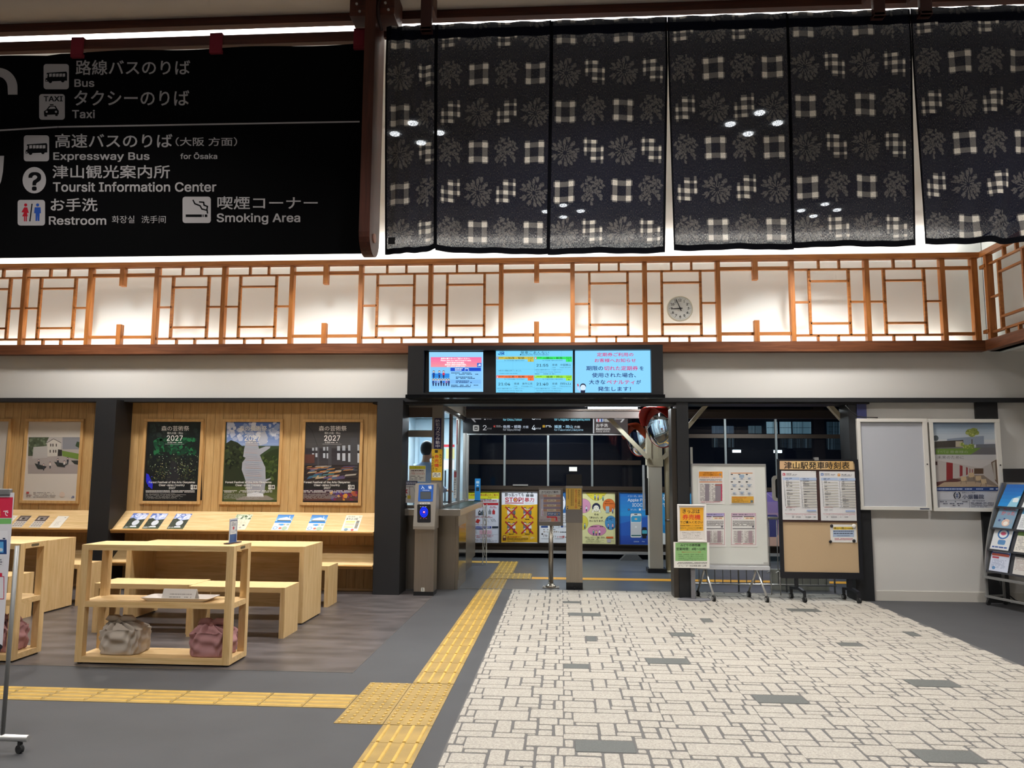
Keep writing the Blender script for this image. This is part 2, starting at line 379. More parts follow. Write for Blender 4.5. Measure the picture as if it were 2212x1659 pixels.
# ---- walls
structure('wall_back', M_WALLG, lambda b: b.box(-9, 6.6, 9.66, 9.95, 2.42, 3.0))
structure('wall_back', M_WALLG, lambda b: (b.box(3.72, 5.02, 9.70, 9.9, 0, 2.42), b.box(5.27, 6.6, 9.70, 9.9, 0, 2.42)))
structure('wall_right', M_WALLG, lambda b: b.box(6.5, 6.7, -4, 9.95, 0, 3.0))
structure('wall_left', M_WALLG, lambda b: b.box(-9.2, -9, -4, 9.95, 0, 4.6))
structure('wall_front', M_WALLG, lambda b: b.box(-9, 6.6, -4.2, -4, 0, 4.6))
structure('baseboard_right', mat('pale_skirting', '#c9c4bb', .6), lambda b: (b.box(3.725, 5.015, 9.69, 9.70, 0, .115), b.box(5.28, 6.5, 9.69, 9.70, 0, .115)))
structure('trim_2', M_BLACK, lambda b: (b.box(-9, 6.5, 9.585, 9.75, 2.375, 2.425), b.box(-2.4, 3.75, 9.62, 10.0, 2.352, 2.376)))
# black posts
def post(x0, x1, y0, y1, n): structure(n, M_BLACK, lambda b: b.box(x0, x1, y0, y1, 0, 2.39))
post(-5.93, -5.66, 9.42, 9.84, 'wall_post'); post(-2.31, -1.985, 9.50, 9.9, 'wall_post'); post(1.415, 1.56, 9.60, 9.9, 'wall_post'); post(3.50, 3.715, 9.64, 9.95, 'wall_post'); post(5.02, 5.275, 9.66, 9.9, 'wall_post')
structure('wall_post', mat('bronze_frame', '#4a443e', .4, metal=.5), lambda b: b.box(1.355, 1.414, 9.64, 9.9, 0, 2.3))
structure('trim_3', mat('junction_blue', '#2b2f55', .5), lambda b: b.box(3.60, 3.713, 9.625, 9.639, 2.10, 2.37))
# plank wall of the waiting corner
def planks(b, x0, x1, z0=0, z1=2.38, y=9.8, pw=.113):
    b.box(x0, x1, y+.006, y+.05, z0, z1); x = x0
    while x < x1-.01:
        e = min(x+pw-.004, x1); b.box(x, e, y-.004, y+.006, z0, z1); x += pw
structure('wall_planks', PLANKZ, lambda b: planks(b, -5.66, -2.31))
structure('wall_planks', PLANKZ, lambda b: planks(b, -9, -5.93))
structure('baseboard_left', ASHX, lambda b: (b.box(-5.66, -2.31, 9.775, 9.796, 0, .03), b.box(-9, -5.93, 9.775, 9.796, 0, .03)))
# ---- ceilings: grey slab over the hall, white slab beyond, soffit on the right, lattice backing
M_CEILG = mat('grey_ceiling', '#bcb5b0', .85, bump=.1, bscale=300)
M_CEILW = mat('white_ceiling', '#efefec', .8)
M_SHOJI = mat('white_backing_board', '#e6ebea', .7)
structure('ceiling', M_CEILG, lambda b: b.box(-9, 5.3, -4, 4.70, 4.50, 4.62))
structure('ceiling', M_CEILW, lambda b: b.box(-9, 5.3, 4.70, 9.95, 4.5, 4.62))
structure('ceiling', M_WALLG, lambda b: b.box(5.12, 6.6, -4, 9.95, 3.0, 3.08))
structure('wall_back', M_SHOJI, lambda b: b.box(-9, 5.33, 9.90, 9.95, 2.99, 4.5))
structure('wall_right', M_SHOJI, lambda b: b.box(5.34, 5.40, -4, 9.95, 2.99, 4.5))
structure('trim_4', DKX, lambda b: b.box(-9, 5.3, 4.68, 4.735, 4.443, 4.50))
# ---- roof, beam and night side of the platform
structure('ceiling', mat('platform_roof', '#1b1c20', .7), lambda b: b.box(-9, 9, 10.0, 14.7, 2.75, 2.85))
structure('wall_back', M_BLACK, lambda b: b.box(-9, 9, 9.95, 10.0, 2.376, 3.4))
# ================================================================== CEDAR LATTICE ABOVE THE BEAM
XS = [-8.04+.9087*i for i in range(15)]      # post centres
XS[-1] = 4.68
LT = thing('cedar_lattice', (-1.5, 9.6, 2.99), 'long backlit cedar lattice frieze running above the white wall across the hall', 'lattice')
YL = 9.60
b = MB(); b.box(-9, 5.12, YL-.055, YL+.03, 4.15, 4.216); b.build('top_rail', CEDX, LT)
b = MB(); b.box(-9, 5.13, YL-.07, YL+.06, 2.992, 3.118); b.build('base_beam', wood('beam_cedar', '#532d17', '#74452a', 'x'), LT)
for x in XS + [5.06]:
    b = MB(); wd = .055 if x < 5 else .07; b.box(x-wd/2, x+wd/2, YL-.035, YL+.045, 3.118, 4.15); b.build('post', CEDZ, LT)
def grille(a, c, typ, P, M, depth=(YL-.015, YL+.025)):
    """muntins between two posts; M maps (along, z0, z1, ...) boxes"""
    W = c-a; t = .020
    def H(u0, u1, z, h, k=0): M(P, a+W*u0, a+W*u1, z-h/2, z+h/2, k)
    def V(u, z0, z1, w=.026, k=0): M(P, a+W*u-w/2, a+W*u+w/2, z0, z1, k)
    if typ == 'A':
        H(0, 1, 4.035, t); H(0, 1, 3.20, .028)
        V(.37, 4.035, 4.15); V(.645, 4.035, 4.15); V(.33, 3.118, 3.2); V(.60, 3.118, 3.2)
        V(.235, 3.2, 4.035, .03); V(.765, 3.2, 4.035, .03)
        H(.235, .765, 3.885, .022); H(.235, .765, 3.35, .026); H(0, .235, 3.62, .022); H(.765, 1, 3.62, .022)
    elif typ == 'B': H(0, 1, 4.055, .043)
    else: H(0, 1, 4.035, .04); H(0, 1, 3.21, .04)
def MX(P, x0, x1, z0, z1, k): P.box(x0, x1, YL-.06 if k else YL-.014, YL+.012 if k else YL+.026, z0, z1)
TY = 'AABAABAABAABAA'
TY = {0: 'A', 1: 'A', 2: 'B', 3: 'A', 4: 'A', 5: 'B', 6: 'A', 7: 'A', 8: 'B', 9: 'A', 10: 'A', 11: 'B', 12: 'A', 13: 'A'}
for i in range(14):
    b = MB(); grille(XS[i], XS[i+1], TY[i], b, MX); b.build('grille', CEDX, LT)
    if TY[i] == 'B':
        xm = (XS[i]+XS[i+1])/2; b = MB(); b.box(XS[i], XS[i+1], YL-.014, YL+.026, 3.205, 3.245); b.build('lower_bar', CEDX, LT)
        for z0, z1 in ((3.90, 4.15), (3.118, 3.385)): b = MB(); b.box(xm-.031, xm+.031, YL-.065, YL+.012, z0, z1); b.build('peg', CEDZ, LT)
b = MB(); grille(XS[14], 5.06, 'C', b, MX); b.build('grille', CEDX, LT)
LR = thing('cedar_lattice', (5.14, 7.5, 2.99), 'cedar lattice turning the corner towards the camera along the right side', 'lattice')
XL = 5.16
b = MB(); b.box(XL-.05, XL+.03, 3.0, YL-.055, 4.15, 4.216); b.build('top_rail', CEDY, LR)
b = MB(); b.box(XL-.05, XL+.05, 3.0, YL-.07, 2.992, 3.118); b.build('base_beam', wood('beam_cedar', '#532d17', '#74452a', 'y'), LR)
def MY(P, x0, x1, z0, z1, k): P.box(XL-.05 if k else XL-.014, XL+.012 if k else XL+.026, 9.45-x1, 9.45-x0, z0, z1)
for i in range(7):
    y = 9.45-.9087*i; b = MB(); b.box(XL-.04, XL+.04, y-.03, y+.03, 3.118, 4.15); b.build('post', CEDZ, LR)
    if i < 6: b = MB(); grille(.9087*i, .9087*(i+1), 'AABAAB'[i], b, MY); b.build('grille', CEDY, LR)
    if i == 2: b = MB(); b.box(XL-.014, XL+.026, 9.45-.9087*3, 9.45-.9087*2, 3.205, 3.245); b.build('lower_bar', CEDY, LR)
for z in (4.0, 3.2): b = MB(); b.box(XL-.05, XL, 9.45, 9.56, z, z+.042); b.build('corner_bar', CEDY, LR)
# light strips lying behind the base beam and the top rail
M_LED = mat('led_strip', '#fff1dc', .5, emit=5)
def strip(label, x0, x1, y0, y1, z):
    b = MB(); b.box(x0, x1, y0, y1, z-.012, z); o = b.build('light_strip', M_LED, None, label, 'light strip'); return o
structure('trim_5', M_SHOJI, lambda b: (b.box(-9, 5.33, 9.66, 9.90, 3.0, 3.02), b.box(5.21, 5.34, 3, 9.66, 3.0, 3.02)))
strip('hidden led strip behind the base beam of the long lattice', -9, 5.0, 9.69, 9.715, 3.06)
area('cove_or_added_fill', (-2, 9.80, 3.05), 14, 46, (1, .96, .88), (math.radians(180), 0, 0), .05)
area('cove_or_added_fill', (5.28, 7.2, 3.05), .05, 15, (1, .96, .88), (math.radians(180), 0, 0), 4.6)
area('cove_or_added_fill', (-2, 9.66, 4.24), 14, 70, (1, .97, .93), (math.radians(172), 0, 0), .05)
area('cove_or_added_fill', (-1.5, 4.84, 4.455), 12, 34, (1, .97, .94), (math.radians(165), 0, 0), .04)  # added fill strip without a fixture, brightens the white ceiling behind the dark rail
# ---- downlight fixtures: white plate, four lamps in a diamond
M_LAMP = mat('lamp_glow', '#f6fbff', .5, emit=24)
def fixture(x, y, zc, label, grp):
    t = thing('ceiling_downlight', (x, y, zc), label, 'downlight', grp)
    b = MB(); b.obox((x, y, zc-.006), (.46, .46, .012), Matrix.Rotation(math.radians(45), 3, 'Z')) if 0 else b.cyl((x, y, zc-.006), (0, 0, 1), .30, .012, 40)
    b.build('plate', M_CEILW, t)
    for dx, dy in ((.2, 0), (-.2, 0), (0, .2), (0, -.2)):
        b = MB(); b.cyl((x+dx, y+dy, zc-.016), (0, 0, 1), .042, .012, 20); b.build('lamp', M_LAMP, t)
WH = ['behind the left side of the hanging curtain, nearer lamp row', 'behind the middle of the hanging curtain, nearer lamp row', 'above the black banner, nearer lamp row', 'far right end of the nearer lamp row']
for i, (x, y) in enumerate(FIX[:4]): fixture(x, y, 4.5, 'four-lamp ceiling downlight '+WH[i], 'four-lamp downlights')
WH = ['over the departure screens, row nearest the lattice', 'right part of the row nearest the lattice', 'over the framed posters, row nearest the lattice', 'leftmost of the row nearest the lattice']
for i, (x, y) in enumerate(FIX[4:]): fixture(x, y, 4.5, 'four-lamp ceiling downlight '+WH[i], 'four-lamp downlights')
for i, (x, y) in enumerate(FIX2): fixture(x, y, 4.5, 'four-lamp downlight in the grey ceiling above the camera', 'four-lamp downlights over the hall')
# ---- wall clock on the lattice
cx, cz, cy = 1.475, 3.542, 9.56
CK = thing('wall_clock', (cx, cy, cz), 'round white wall clock with black hands hung on the cedar lattice', 'clock')
R0 = .162
b = MB(); b.lathe((cx, cy+.02, cz), (0, -1, 0), [(R0*.9, -.02), (R0, 0), (R0, .03), (R0*.93, .038), (R0*.9, .03)], 48); b.build('case', mat('clock_case', '#e3e0cf', .4), CK)
p = Print((cx-R0, cy-.012, cz-R0), RX, UZ, size=(2*R0, 2*R0), uv=(200, 200))
p.disc(100, 100, 90, '#f2f2ee', n=60)
for i in range(60):
    a = math.radians(i*6); r1 = 84; r2 = 80 if i % 5 else 77
    p.line([(100+r1*math.sin(a), 100-r1*math.cos(a)), (100+r2*math.sin(a), 100-r2*math.cos(a))], 2.4 if i % 5 == 0 else 1.2, '#222222')
for h in range(1, 13):
    a = math.radians(h*30); X, Y = 100+64*math.sin(a), 100-64*math.cos(a); wd = 7 if h < 10 else 11.5
    if h == 1 or h == 11: wd -= 2.5
    p.text(str(h), X-wd, Y-9, X+wd, Y+9, '#1c1c1c', .02)
p.build('dial', PAPER, CK)
b = MB()
def hand(ang, l, wd, tail, y):
    a = math.radians(ang); d = Vector((math.sin(a), 0, math.cos(a))); n = Vector((math.cos(a), 0, -math.sin(a))); c = Vector((cx, y, cz))
    q = MB(); q.prism([c-d*tail-n*wd, c+d*l-n*wd*.45, c+d*l+n*wd*.45, c-d*tail+n*wd], (0, -.003, 0)); return q
M_HAND = mat('clock_hand', '#17171a', .5)
hand(268, .095, .007, .03, cy-.016).build('hour_hand', M_HAND, CK)
hand(338, .128, .006, .035, cy-.021).build('minute_hand', M_HAND, CK)
b = MB(); b.cyl((cx, cy-.024, cz), (0, 1, 0), .011, .012, 16); b.build('hub', M_HAND, CK)
# ================================================================== HANGING CLOTHS
YN = 4.5
M_CLOTH = None
def cloth_mat():
    m = bpy.data.materials.new('indigo_cotton'); m.use_nodes = True; nt = m.node_tree; b = nt.nodes['Principled BSDF']; L = nt.links
    a = nt.nodes.new('ShaderNodeAttribute'); a.attribute_name = 'Col'; b.inputs['Roughness'].default_value = .9; b.inputs['Specular IOR Level'].default_value = .1
    tc = nt.nodes.new('ShaderNodeTexCoord'); mp = nt.nodes.new('ShaderNodeMapping'); mp.inputs['Scale'].default_value = (420, 1, 90); L.new(tc.outputs['Object'], mp.inputs[0])
    n = nt.nodes.new('ShaderNodeTexNoise'); n.inputs['Scale'].default_value = 1; n.inputs['Detail'].default_value = 2; L.new(mp.outputs[0], n.inputs['Vector'])
    r = nt.nodes.new('ShaderNodeMapRange'); r.inputs['From Min'].default_value = .35; r.inputs['From Max'].default_value = .75; r.inputs['To Min'].default_value = .7; r.inputs['To Max'].default_value = 1.35; L.new(n.outputs['Fac'], r.inputs['Value'])
    mx = nt.nodes.new('ShaderNodeVectorMath'); mx.operation = 'SCALE'; L.new(a.outputs['Color'], mx.inputs[0]); L.new(r.outputs[0], mx.inputs['Scale']); L.new(mx.outputs[0], b.inputs['Base Color'])
    # open weave: light passes between the threads (the alpha channel of the attribute says how open)
    r2 = nt.nodes.new('ShaderNodeMapRange'); r2.inputs['From Min'].default_value = .45; r2.inputs['From Max'].default_value = .8; r2.inputs['To Min'].default_value = .2; r2.inputs['To Max'].default_value = 2.2; L.new(n.outputs['Fac'], r2.inputs['Value'])
    mu = nt.nodes.new('ShaderNodeMath'); mu.operation = 'MULTIPLY'; L.new(a.outputs['Alpha'], mu.inputs[0]); L.new(r2.outputs[0], mu.inputs[1])
    t = nt.nodes.new('ShaderNodeBsdfTransparent'); ms = nt.nodes.new('ShaderNodeMixShader'); L.new(mu.outputs[0], ms.inputs[0]); L.new(b.outputs[0], ms.inputs[1]); L.new(t.outputs[0], ms.inputs[2])
    L.new(ms.outputs[0], nt.nodes['Material Output'].inputs['Surface']); return m
M_CLOTH = cloth_mat()
def flower(seed, n=72):
    rs = np.random.RandomState(seed); yy, xx = np.mgrid[0:n, 0:n]/(n-1)-.5; img = np.zeros((n, n)); rad = np.hypot(xx, yy); ang = np.arctan2(yy, xx)
    def leaf(cx, cy, t, l, wd):
        nonlocal img
        u = (xx-cx)*np.cos(t)+(yy-cy)*np.sin(t); v = -(xx-cx)*np.sin(t)+(yy-cy)*np.cos(t); d = (u/l)**2+(v/wd)**2+.22*np.sin(u*120+seed)
        img = np.where(d < 1, 1, np.where(d < 1.45, 0, img))
    if seed == 1:
        for k in range(34):
            a = rs.uniform(0, 6.28); d = rs.uniform(.30, .46); leaf(d*np.cos(a), d*np.sin(a), a+rs.uniform(-.5, .5), rs.uniform(.09, .13), rs.uniform(.04, .06))
        for r_, m, l in ((.22, 14, .07), (.12, 9, .055)):
            for k in range(m): a = 6.283*k/m+r_*9; leaf(r_*np.cos(a), r_*np.sin(a)+.03, a, l, .022)
    else:
        for k in range(60):
            a = rs.uniform(0, 6.28); d = .47*np.sqrt(rs.rand()); leaf(d*np.cos(a), d*np.sin(a), rs.uniform(0, 3.14), rs.uniform(.06, .10), rs.uniform(.034, .052))
    return img
FL = {1: flower(1), 2: flower(2)}
def motif(kind, u, v):
    """u, v in 0..1 across the whole cell; returns brightness 0..1"""
    def band(a, x0, x1): return ((a > x0) & (a < x1)).astype(float)
    if kind == 'S':     # open square: two warp bands x two weft bands
        V = (band(u, .17, .34)+band(u, .65, .83))*band(v, .21, .79); H = (band(v, .25, .38)+band(v, .62, .755))*band(u, .13, .87); k = .18
    elif kind in 'HG':  # stepped grid
        w = v if kind == 'H' else 1-v
        V = band(u, .18, .265)*band(w, .18, .63)+band(u, .41, .59)*band(w, .24, .80)+band(u, .75, .835)*band(w, .39, .84)
        H = band(w, .24, .33)*band(u, .13, .64)+band(w, .425, .535)*band(u, .15, .86)+band(w, .66, .73)*band(u, .38, .86); k = .16
    else:
        f = FL[1 if kind == 'C' else 2]; n = f.shape[0]; iu = np.clip(((u-.04)/.92*n).astype(int), 0, n-1); iv = np.clip(((v-.13)/.74*n).astype(int), 0, n-1)
        return f[iv, iu]*.125*((v > .13) & (v < .87))
    out = np.maximum(np.clip(V, 0, 1)*k*1.15, np.clip(H, 0, 1)*k); return np.where((V > 0) & (H > 0), 1, out)
NV, NH = 240, 460
Z0S = 3.947
def noren(name, x0t, x1t, x0b, x1b, zt, zb, phase, lift=(0, 0), label='', group='patterned indigo curtain panels', folds=0, left_hem=True, cutl=0, toffs=0, dz=0):
    """one cloth panel; phase picks which motif starts; cut = visible part of a panel whose left part is off the bolt"""
    U, Vv = np.meshgrid(np.linspace(0, 1, NV), np.linspace(0, 1, NH)); W = x1t-x0t; H = zt-zb
    zbl = zb + lift[0]*(1-U)**3 + lift[1]*U**3
    sv = np.clip((Vv-.2)/.8, 0, 1); X = (x0t+(x1t-x0t)*U)*(1-sv) + (x0b+(x1b-x0b)*U)*sv; Z = zt - (zt-zbl)*Vv
    Y = YN + .012*np.sin(U*9+phase)*Vv + .006*np.sin(U*23+Vv*5+phase*2)
    if folds: Y = Y + folds*np.sin((U*3.2+Vv*2.2)*6.28)*Vv*.5*np.clip(U*1.4, 0, 1)
    m = (U*W-.006)/.1765 + cutl; row = (Z0S - (zt-Vv*H))/.2535 + 10.5 + .55*(Vv*H < .095)        # row 10 holds the first whole motifs
    ci = np.floor(m).astype(int); cu = m-ci; ri = np.floor(row).astype(int); rv = row-ri
    val = np.zeros_like(U)
    for r in range(8, 17):
        for c in range(0, 6):
            kind = (['FS', 'GC'] if phase == 0 else ['CH', 'SF'])[r % 2][c % 2]
            s = (ri == r) & (ci == c)
            if s.any(): val[s] = motif(kind, cu[s], rv[s])
    rs = np.random.RandomState(phase+5); val *= 1+.16*(rs.rand(*val.shape)-.5)
    base = np.array(lin('#181b2d')); cream = np.array(lin('#fbf2e4'))
    C = base[None, None]*(1-val[..., None])+cream[None, None]*val[..., None]
    A = np.full_like(U, .055)+val*.02
    A += .06*np.clip((Vv-.86)/.14, 0, 1)
    hd = Vv*H < .095                                        # doubled header
    A[hd] = .003; C[hd] *= .45
    hem = ((1-Vv)*H < .036) | (U*W < .012) | ((1-U)*W < .012)
    A[hem] = 0; C[hem] = np.array(lin('#0b0c12'))
    V = np.stack([X, Y, Z], -1).reshape(-1, 3); i = np.arange(NH-1)[:, None]*NV+np.arange(NV-1)[None]; F = np.stack([i, i+1, i+NV+1, i+NV], -1).reshape(-1, 4)
    org = Vector(((x0t+x1t)/2, YN, zt)); t = V-np.array(org)
    me = bpy.data.meshes.new(name); me.vertices.add(len(t)); me.vertices.foreach_set('co', t.ravel()); me.loops.add(F.size); me.loops.foreach_set('vertex_index', F.ravel().astype(np.int32))
    me.polygons.add(len(F)); me.polygons.foreach_set('loop_start', np.arange(0, F.size, 4, dtype=np.int32)); me.polygons.foreach_set('loop_total', np.full(len(F), 4, dtype=np.int32)); me.update(calc_edges=True)
    me.polygons.foreach_set('use_smooth', np.ones(len(F), dtype=bool))
    ca = me.color_attributes.new('Col', 'FLOAT_COLOR', 'POINT'); ca.data.foreach_set('color', np.concatenate([C.reshape(-1, 3), A.reshape(-1, 1)], 1).astype(np.float32).ravel())
    me.materials.append(M_CLOTH); o = bpy.data.objects.new(name, me); COL.objects.link(o); o.location = org
    return tag(o, label, 'curtain', group)
ZT = 4.288
noren('noren_panel', -1.10, -.780, -1.075, -.762, ZT-.004, 2.81, 1, (0, .028), 'narrow half-width patterned indigo curtain panel beside the hanging wooden post', dz=1)
noren('noren_panel', -.782, -.062, -.763, -.081, ZT, 2.80, 0, (.03, 0), 'patterned indigo curtain panel second from the wooden post, its hem lifted at the left')
noren('noren_panel', -.064, .651, -.083, .612, ZT, 2.797, 1, (0, 0), 'patterned indigo curtain panel left of the narrow white slit')
noren('noren_panel', .652, 1.375, .665, 1.366, ZT+.002, 2.81, 0, (0, 0), 'patterned indigo curtain panel right of the narrow white slit, two lamp spots shining through')
noren('noren_panel', 1.373, 2.101, 1.364, 2.052, ZT+.002, 2.82, 1, (0, 0), 'patterned indigo curtain panel left of the wide right-hand slit')
noren('noren_panel', 2.102, 2.83, 2.11, 2.80, ZT+.005, 2.83, 0, (0, 0), 'creased patterned indigo curtain panel at the right edge of the view', folds=.05)
noren('noren_panel', 2.828, 3.55, 2.798, 3.5, ZT+.005, 2.83, 1, (0, 0), 'patterned indigo curtain panel mostly outside the right edge', folds=.03)
# square cloth tag on the first panel
p = Print((-1.052, YN-.012, 2.868), RX, UZ, size=(.043, .043), uv=(10, 10)); p.slab(0, 0, .043, .043, .001, '#08080c'); p.line([(3, 3), (7, 3.6)], .5, '#1c1d28'); p.line([(4, 6), (8, 5.5)], .5, '#1c1d28'); p.line([(2.5, 8.6), (6, 8.8)], .5, '#1c1d28')
o = p.build('cloth_label', PAPER, None, 'small square black cloth tag sewn at the foot of the narrow curtain panel', 'cloth tag')
# rod with brown cloth loops/brackets carrying the curtain
RD = thing('curtain_rod', (1.2, YN+.03, 4.25), 'dark cedar rod running through the header of the patterned curtain', 'rod')
b = MB(); b.box(-1.12, 3.6, YN+.02, YN+.05, 4.225, 4.265); b.build('rod', DKX, RD)
for i, x in enumerate((-.83, 1.89, 2.16, 3.3)):
    t = thing('rod_hanger', (x, YN, 4.50), ['dark brown wooden hanger near the hanging post', 'dark brown wooden hanger left of the right-hand slit', 'dark brown wooden hanger right of the right-hand slit', 'dark brown wooden hanger beyond the right edge'][i], 'hanger', 'hangers holding the curtain rod')
    b = MB(); b.box(x-.035, x+.035, YN-.06, YN+.09, 4.37, 4.50); b.build('block', DKZ, t)
    b = MB(); b.box(x-.038, x+.032, YN-.085, YN-.05, 4.203, 4.43, .006); b.box(x-.038, x+.032, YN-.085, YN-.03, 4.203, 4.222); b.build('hook', mat('maroon_brown', '#3b1a14', .6), t)
# ---- hanging post with head block
HP = thing('hanging_post', (-1.16, 4.5, 2.78), 'dark cedar post with rounded foot hanging between the black banner and the curtain', 'post')
def cap_prism(b, x0, x1, y0, y1, z0, z1):
    n = 12; P = [(x0, y0, z1)]; r = (y1-y0)/2; cy = (y0+y1)/2
    P += [(x0, cy+r*math.cos(math.pi+math.pi*i/n), z0+r+r*math.sin(math.pi+math.pi*i/n)) for i in range(n+1)] + [(x0, y1, z1)]
    b.prism(P, (x1-x0, 0, 0))
b = MB(); cap_prism(b, -1.20, -1.135, 4.36, 4.60, 2.79, 4.50); b.build('shaft', DKZ, HP)
b = MB(); b.cyl((-1.133, 4.47, 2.90), (1, 0, 0), .028, .01, 20); b.build('plug', mat('pale_plug', '#a8796a', .6), HP)
b = MB(); b.box(-1.31, -1.03, 4.40, 4.64, 4.30, 4.50, bev=.004); b.build('head_block', DKX, HP)
for x, z in ((-1.265, 4.375), (-1.245, 4.325), (-1.085, 4.375), (-1.065, 4.33)):
    b = MB(); b.cyl((x, 4.397, z), (0, 1, 0), .008, .008, 12); b.build('screw', M_ALU, HP)
b = MB(); b.tube([(-1.115, 4.385, 4.40), (-1.128, 4.38, 4.34), (-1.12, 4.38, 4.26), (-1.10, 4.385, 4.19)], [.008, .011, .011, .009], 8); b.build('strap', mat('strap_brown', '#2a120d', .7), HP)
# ---- black banner with the direction signs
BNR = thing('direction_banner', (-2.6, YN+.02, 4.17), 'large black cloth banner with white bus, taxi, tourist and restroom lettering', 'banner')
b = MB(); n = 40
M_BAN = mat('black_canvas', '#060607', .95, spec=.08)
top = lambda x: 4.188 - .012*math.sin((x+3.65)*math.pi/.84)**2 - (0.012 if x < -3.3 else 0)
for i in range(n):
    xa, xb = -4.9+3.69*i/n, -4.9+3.69*(i+1)/n
    b.prism([(xa, YN+.015, 2.82), (xb, YN+.015, 2.82), (xb, YN+.015, top(xb)), (xa, YN+.015, top(xa))], (0, .004, 0))
b.build('cloth', M_BAN, BNR)
S = '#aca7a7'
p = Print((-4.9, YN+.0145, 2.82), RX, UZ, crop=(0, 0, 2.6333))
p.line([(-10, 742), (330, 722), (2043, 692)], 9, S)
def bus(x0, y0, x1, y1, sk):
    w, h = x1-x0, y1-y0; p.rect(x0, y0, x1, y1, S, r=16); K = '#101012'; q = lambda a, c: (x0+w*a, y0+h*c)
    p.poly([q(.13, .35), q(.9, .30), q(.93, .36), q(.93, .66), q(.07, .70), q(.07, .62)], K)
    for a in (.22, .36, .49, .62, .75): p.poly([q(a, .385), q(a+.105, .378), q(a+.105, .50), q(a, .51)], S)
    p.poly([q(.12, .41), q(.17, .41), q(.14, .56), q(.095, .56)], S)
    p.disc(*q(.27, .69), w*.07, K); p.disc(*q(.76, .66), w*.07, K); p.disc(*q(.12, .655), w*.025, S)
bus(248, 364, 392, 508, 0); bus(136, 770, 280, 918, 0)
p.rect(224, 536, 370, 682, S, r=16); K = '#101012'; p.text('TAXI', 250, 548, 358, 578, K, .05)
p.poly([(265, 625), (281, 604), (317, 603), (329, 622), (336, 632), (335, 652), (252, 655), (251, 634)], K); p.poly([(276, 621), (287, 609), (311, 608), (319, 619)], S); p.rect(285, 594, 306, 601, K)
for x in (267, 320): p.disc(x, 637, 6, S)
p.rect(254, 655, 270, 664, K); p.rect(316, 652, 330, 661, K)
T = [('路線バスのりば', 432, 343, 1083, 428, .012), ('Bus', 425, 452, 538, 496, .016), ('タクシーのりば', 424, 515, 1078, 602, .012), ('Taxi', 412, 626, 541, 674, .016),
     ('高速バスのりば', 315, 762, 982, 842, .012), ('（大阪 方面）', 1000, 782, 1350, 832, .01), ('Expressway Bus', 305, 868, 852, 922, .016), ('for Ōsaka', 1027, 868, 1237, 906, .012),
     ('津山観光案内所', 300, 940, 968, 1016, .012), ('Toursit Information Center', 303, 1036, 1232, 1092, .016), ('お手洗', 290, 1128, 556, 1203, .012), ('Restroom', 280, 1232, 606, 1280, .016),
     ('화장실', 638, 1228, 766, 1270, 0), ('洗手间', 806, 1228, 944, 1270, 0), ('喫煙コーナー', 1238, 1118, 1808, 1192, .012), ('Smoking Area', 1234, 1214, 1709, 1278, .016)]
for a in T: p.text(a[0], *a[1:5], S, a[5], 3)
p.disc(197, 1026, 67, S, 75); p.text('?', 163, 980, 236, 1086, K, .05)
p.rect(102, 1138, 258, 1284, S, r=16); p.line([(184, 1162), (172, 1258)], 7, K)
def pict(x, c, skirt):
    p.disc(x, 1167, 9, c)
    if skirt: p.poly([(x-8, 1180), (x+9, 1180), (x+18, 1212), (x+8, 1212), (x+12, 1232), (x-20, 1232), (x-10, 1210), (x-24, 1208)], c); p.rect(x-10, 1232, x-3, 1260, c); p.rect(x, 1232, x+7, 1260, c)
    else: p.poly([(x-17, 1180), (x+17, 1180), (x+19, 1214), (x+12, 1214), (x+10, 1258), (x+1, 1258), (x, 1222), (x-2, 1258), (x-12, 1258), (x-11, 1214), (x-20, 1214)], c)
pict(148, '#a8202e', True); pict(216, '#2b4f9e', False)
p.rect(1040, 1120, 1201, 1270, S, r=16); p.rect(1058, 1221, 1150, 1236, K); p.rect(1154, 1221, 1160, 1236, K); p.rect(1166, 1221, 1181, 1236, K)
p.line([(1100, 1140), (1110, 1160), (1140, 1172), (1150, 1190), (1180, 1198), (1182, 1214)], 8, K); p.line([(1136, 1150), (1160, 1152), (1162, 1168), (1182, 1176), (1178, 1196)], 8, K)
p.poly([(-8+110*math.sin(math.radians(a)), 500-112*math.cos(math.radians(a))) for a in range(0, 91, 6)]+[(102, 540), (48, 540), (46, 500)]+[(-8+54*math.sin(math.radians(a)), 500-62*math.cos(math.radians(a))) for a in range(84, -1, -6)], S)
p.poly([(-60, 888), (26, 888), (18, 990), (-4, 1050), (-60, 1110), (-60, 1040), (-40, 1000), (-28, 950)], S) if 0 else p.poly([(-10, 888), (26, 888), (20, 975), (10, 1030), (-2, 1060), (-40, 1090), (-40, 1010), (-14, 970)], S)
p.build('lettering', mat('x', '#000000') if 0 else colmat('banner_print', .9, spec=.08), BNR)
BR = thing('banner_rail', (-2.6, YN, 4.2), 'dark cedar rail carrying the black banner', 'rail')
b = MB(); b.box(-5, -1.207, YN+.0, YN+.04, 4.195, 4.26); b.build('rail', DKX, BR)
for i, x in enumerate((-3.117, -2.197, -1.265, -4.04)):
    b = MB(); b.box(x-.04, x+.04, YN-.012, YN, 4.155, 4.268); b.box(x-.04, x+.04, YN-.012, YN+.05, 4.262, 4.270); b.box(x-.04, x+.04, YN-.010, YN+.012, 4.137, 4.16)
    b.build('red_loop', mat('crimson_felt', '#7a1526', .9), BR)
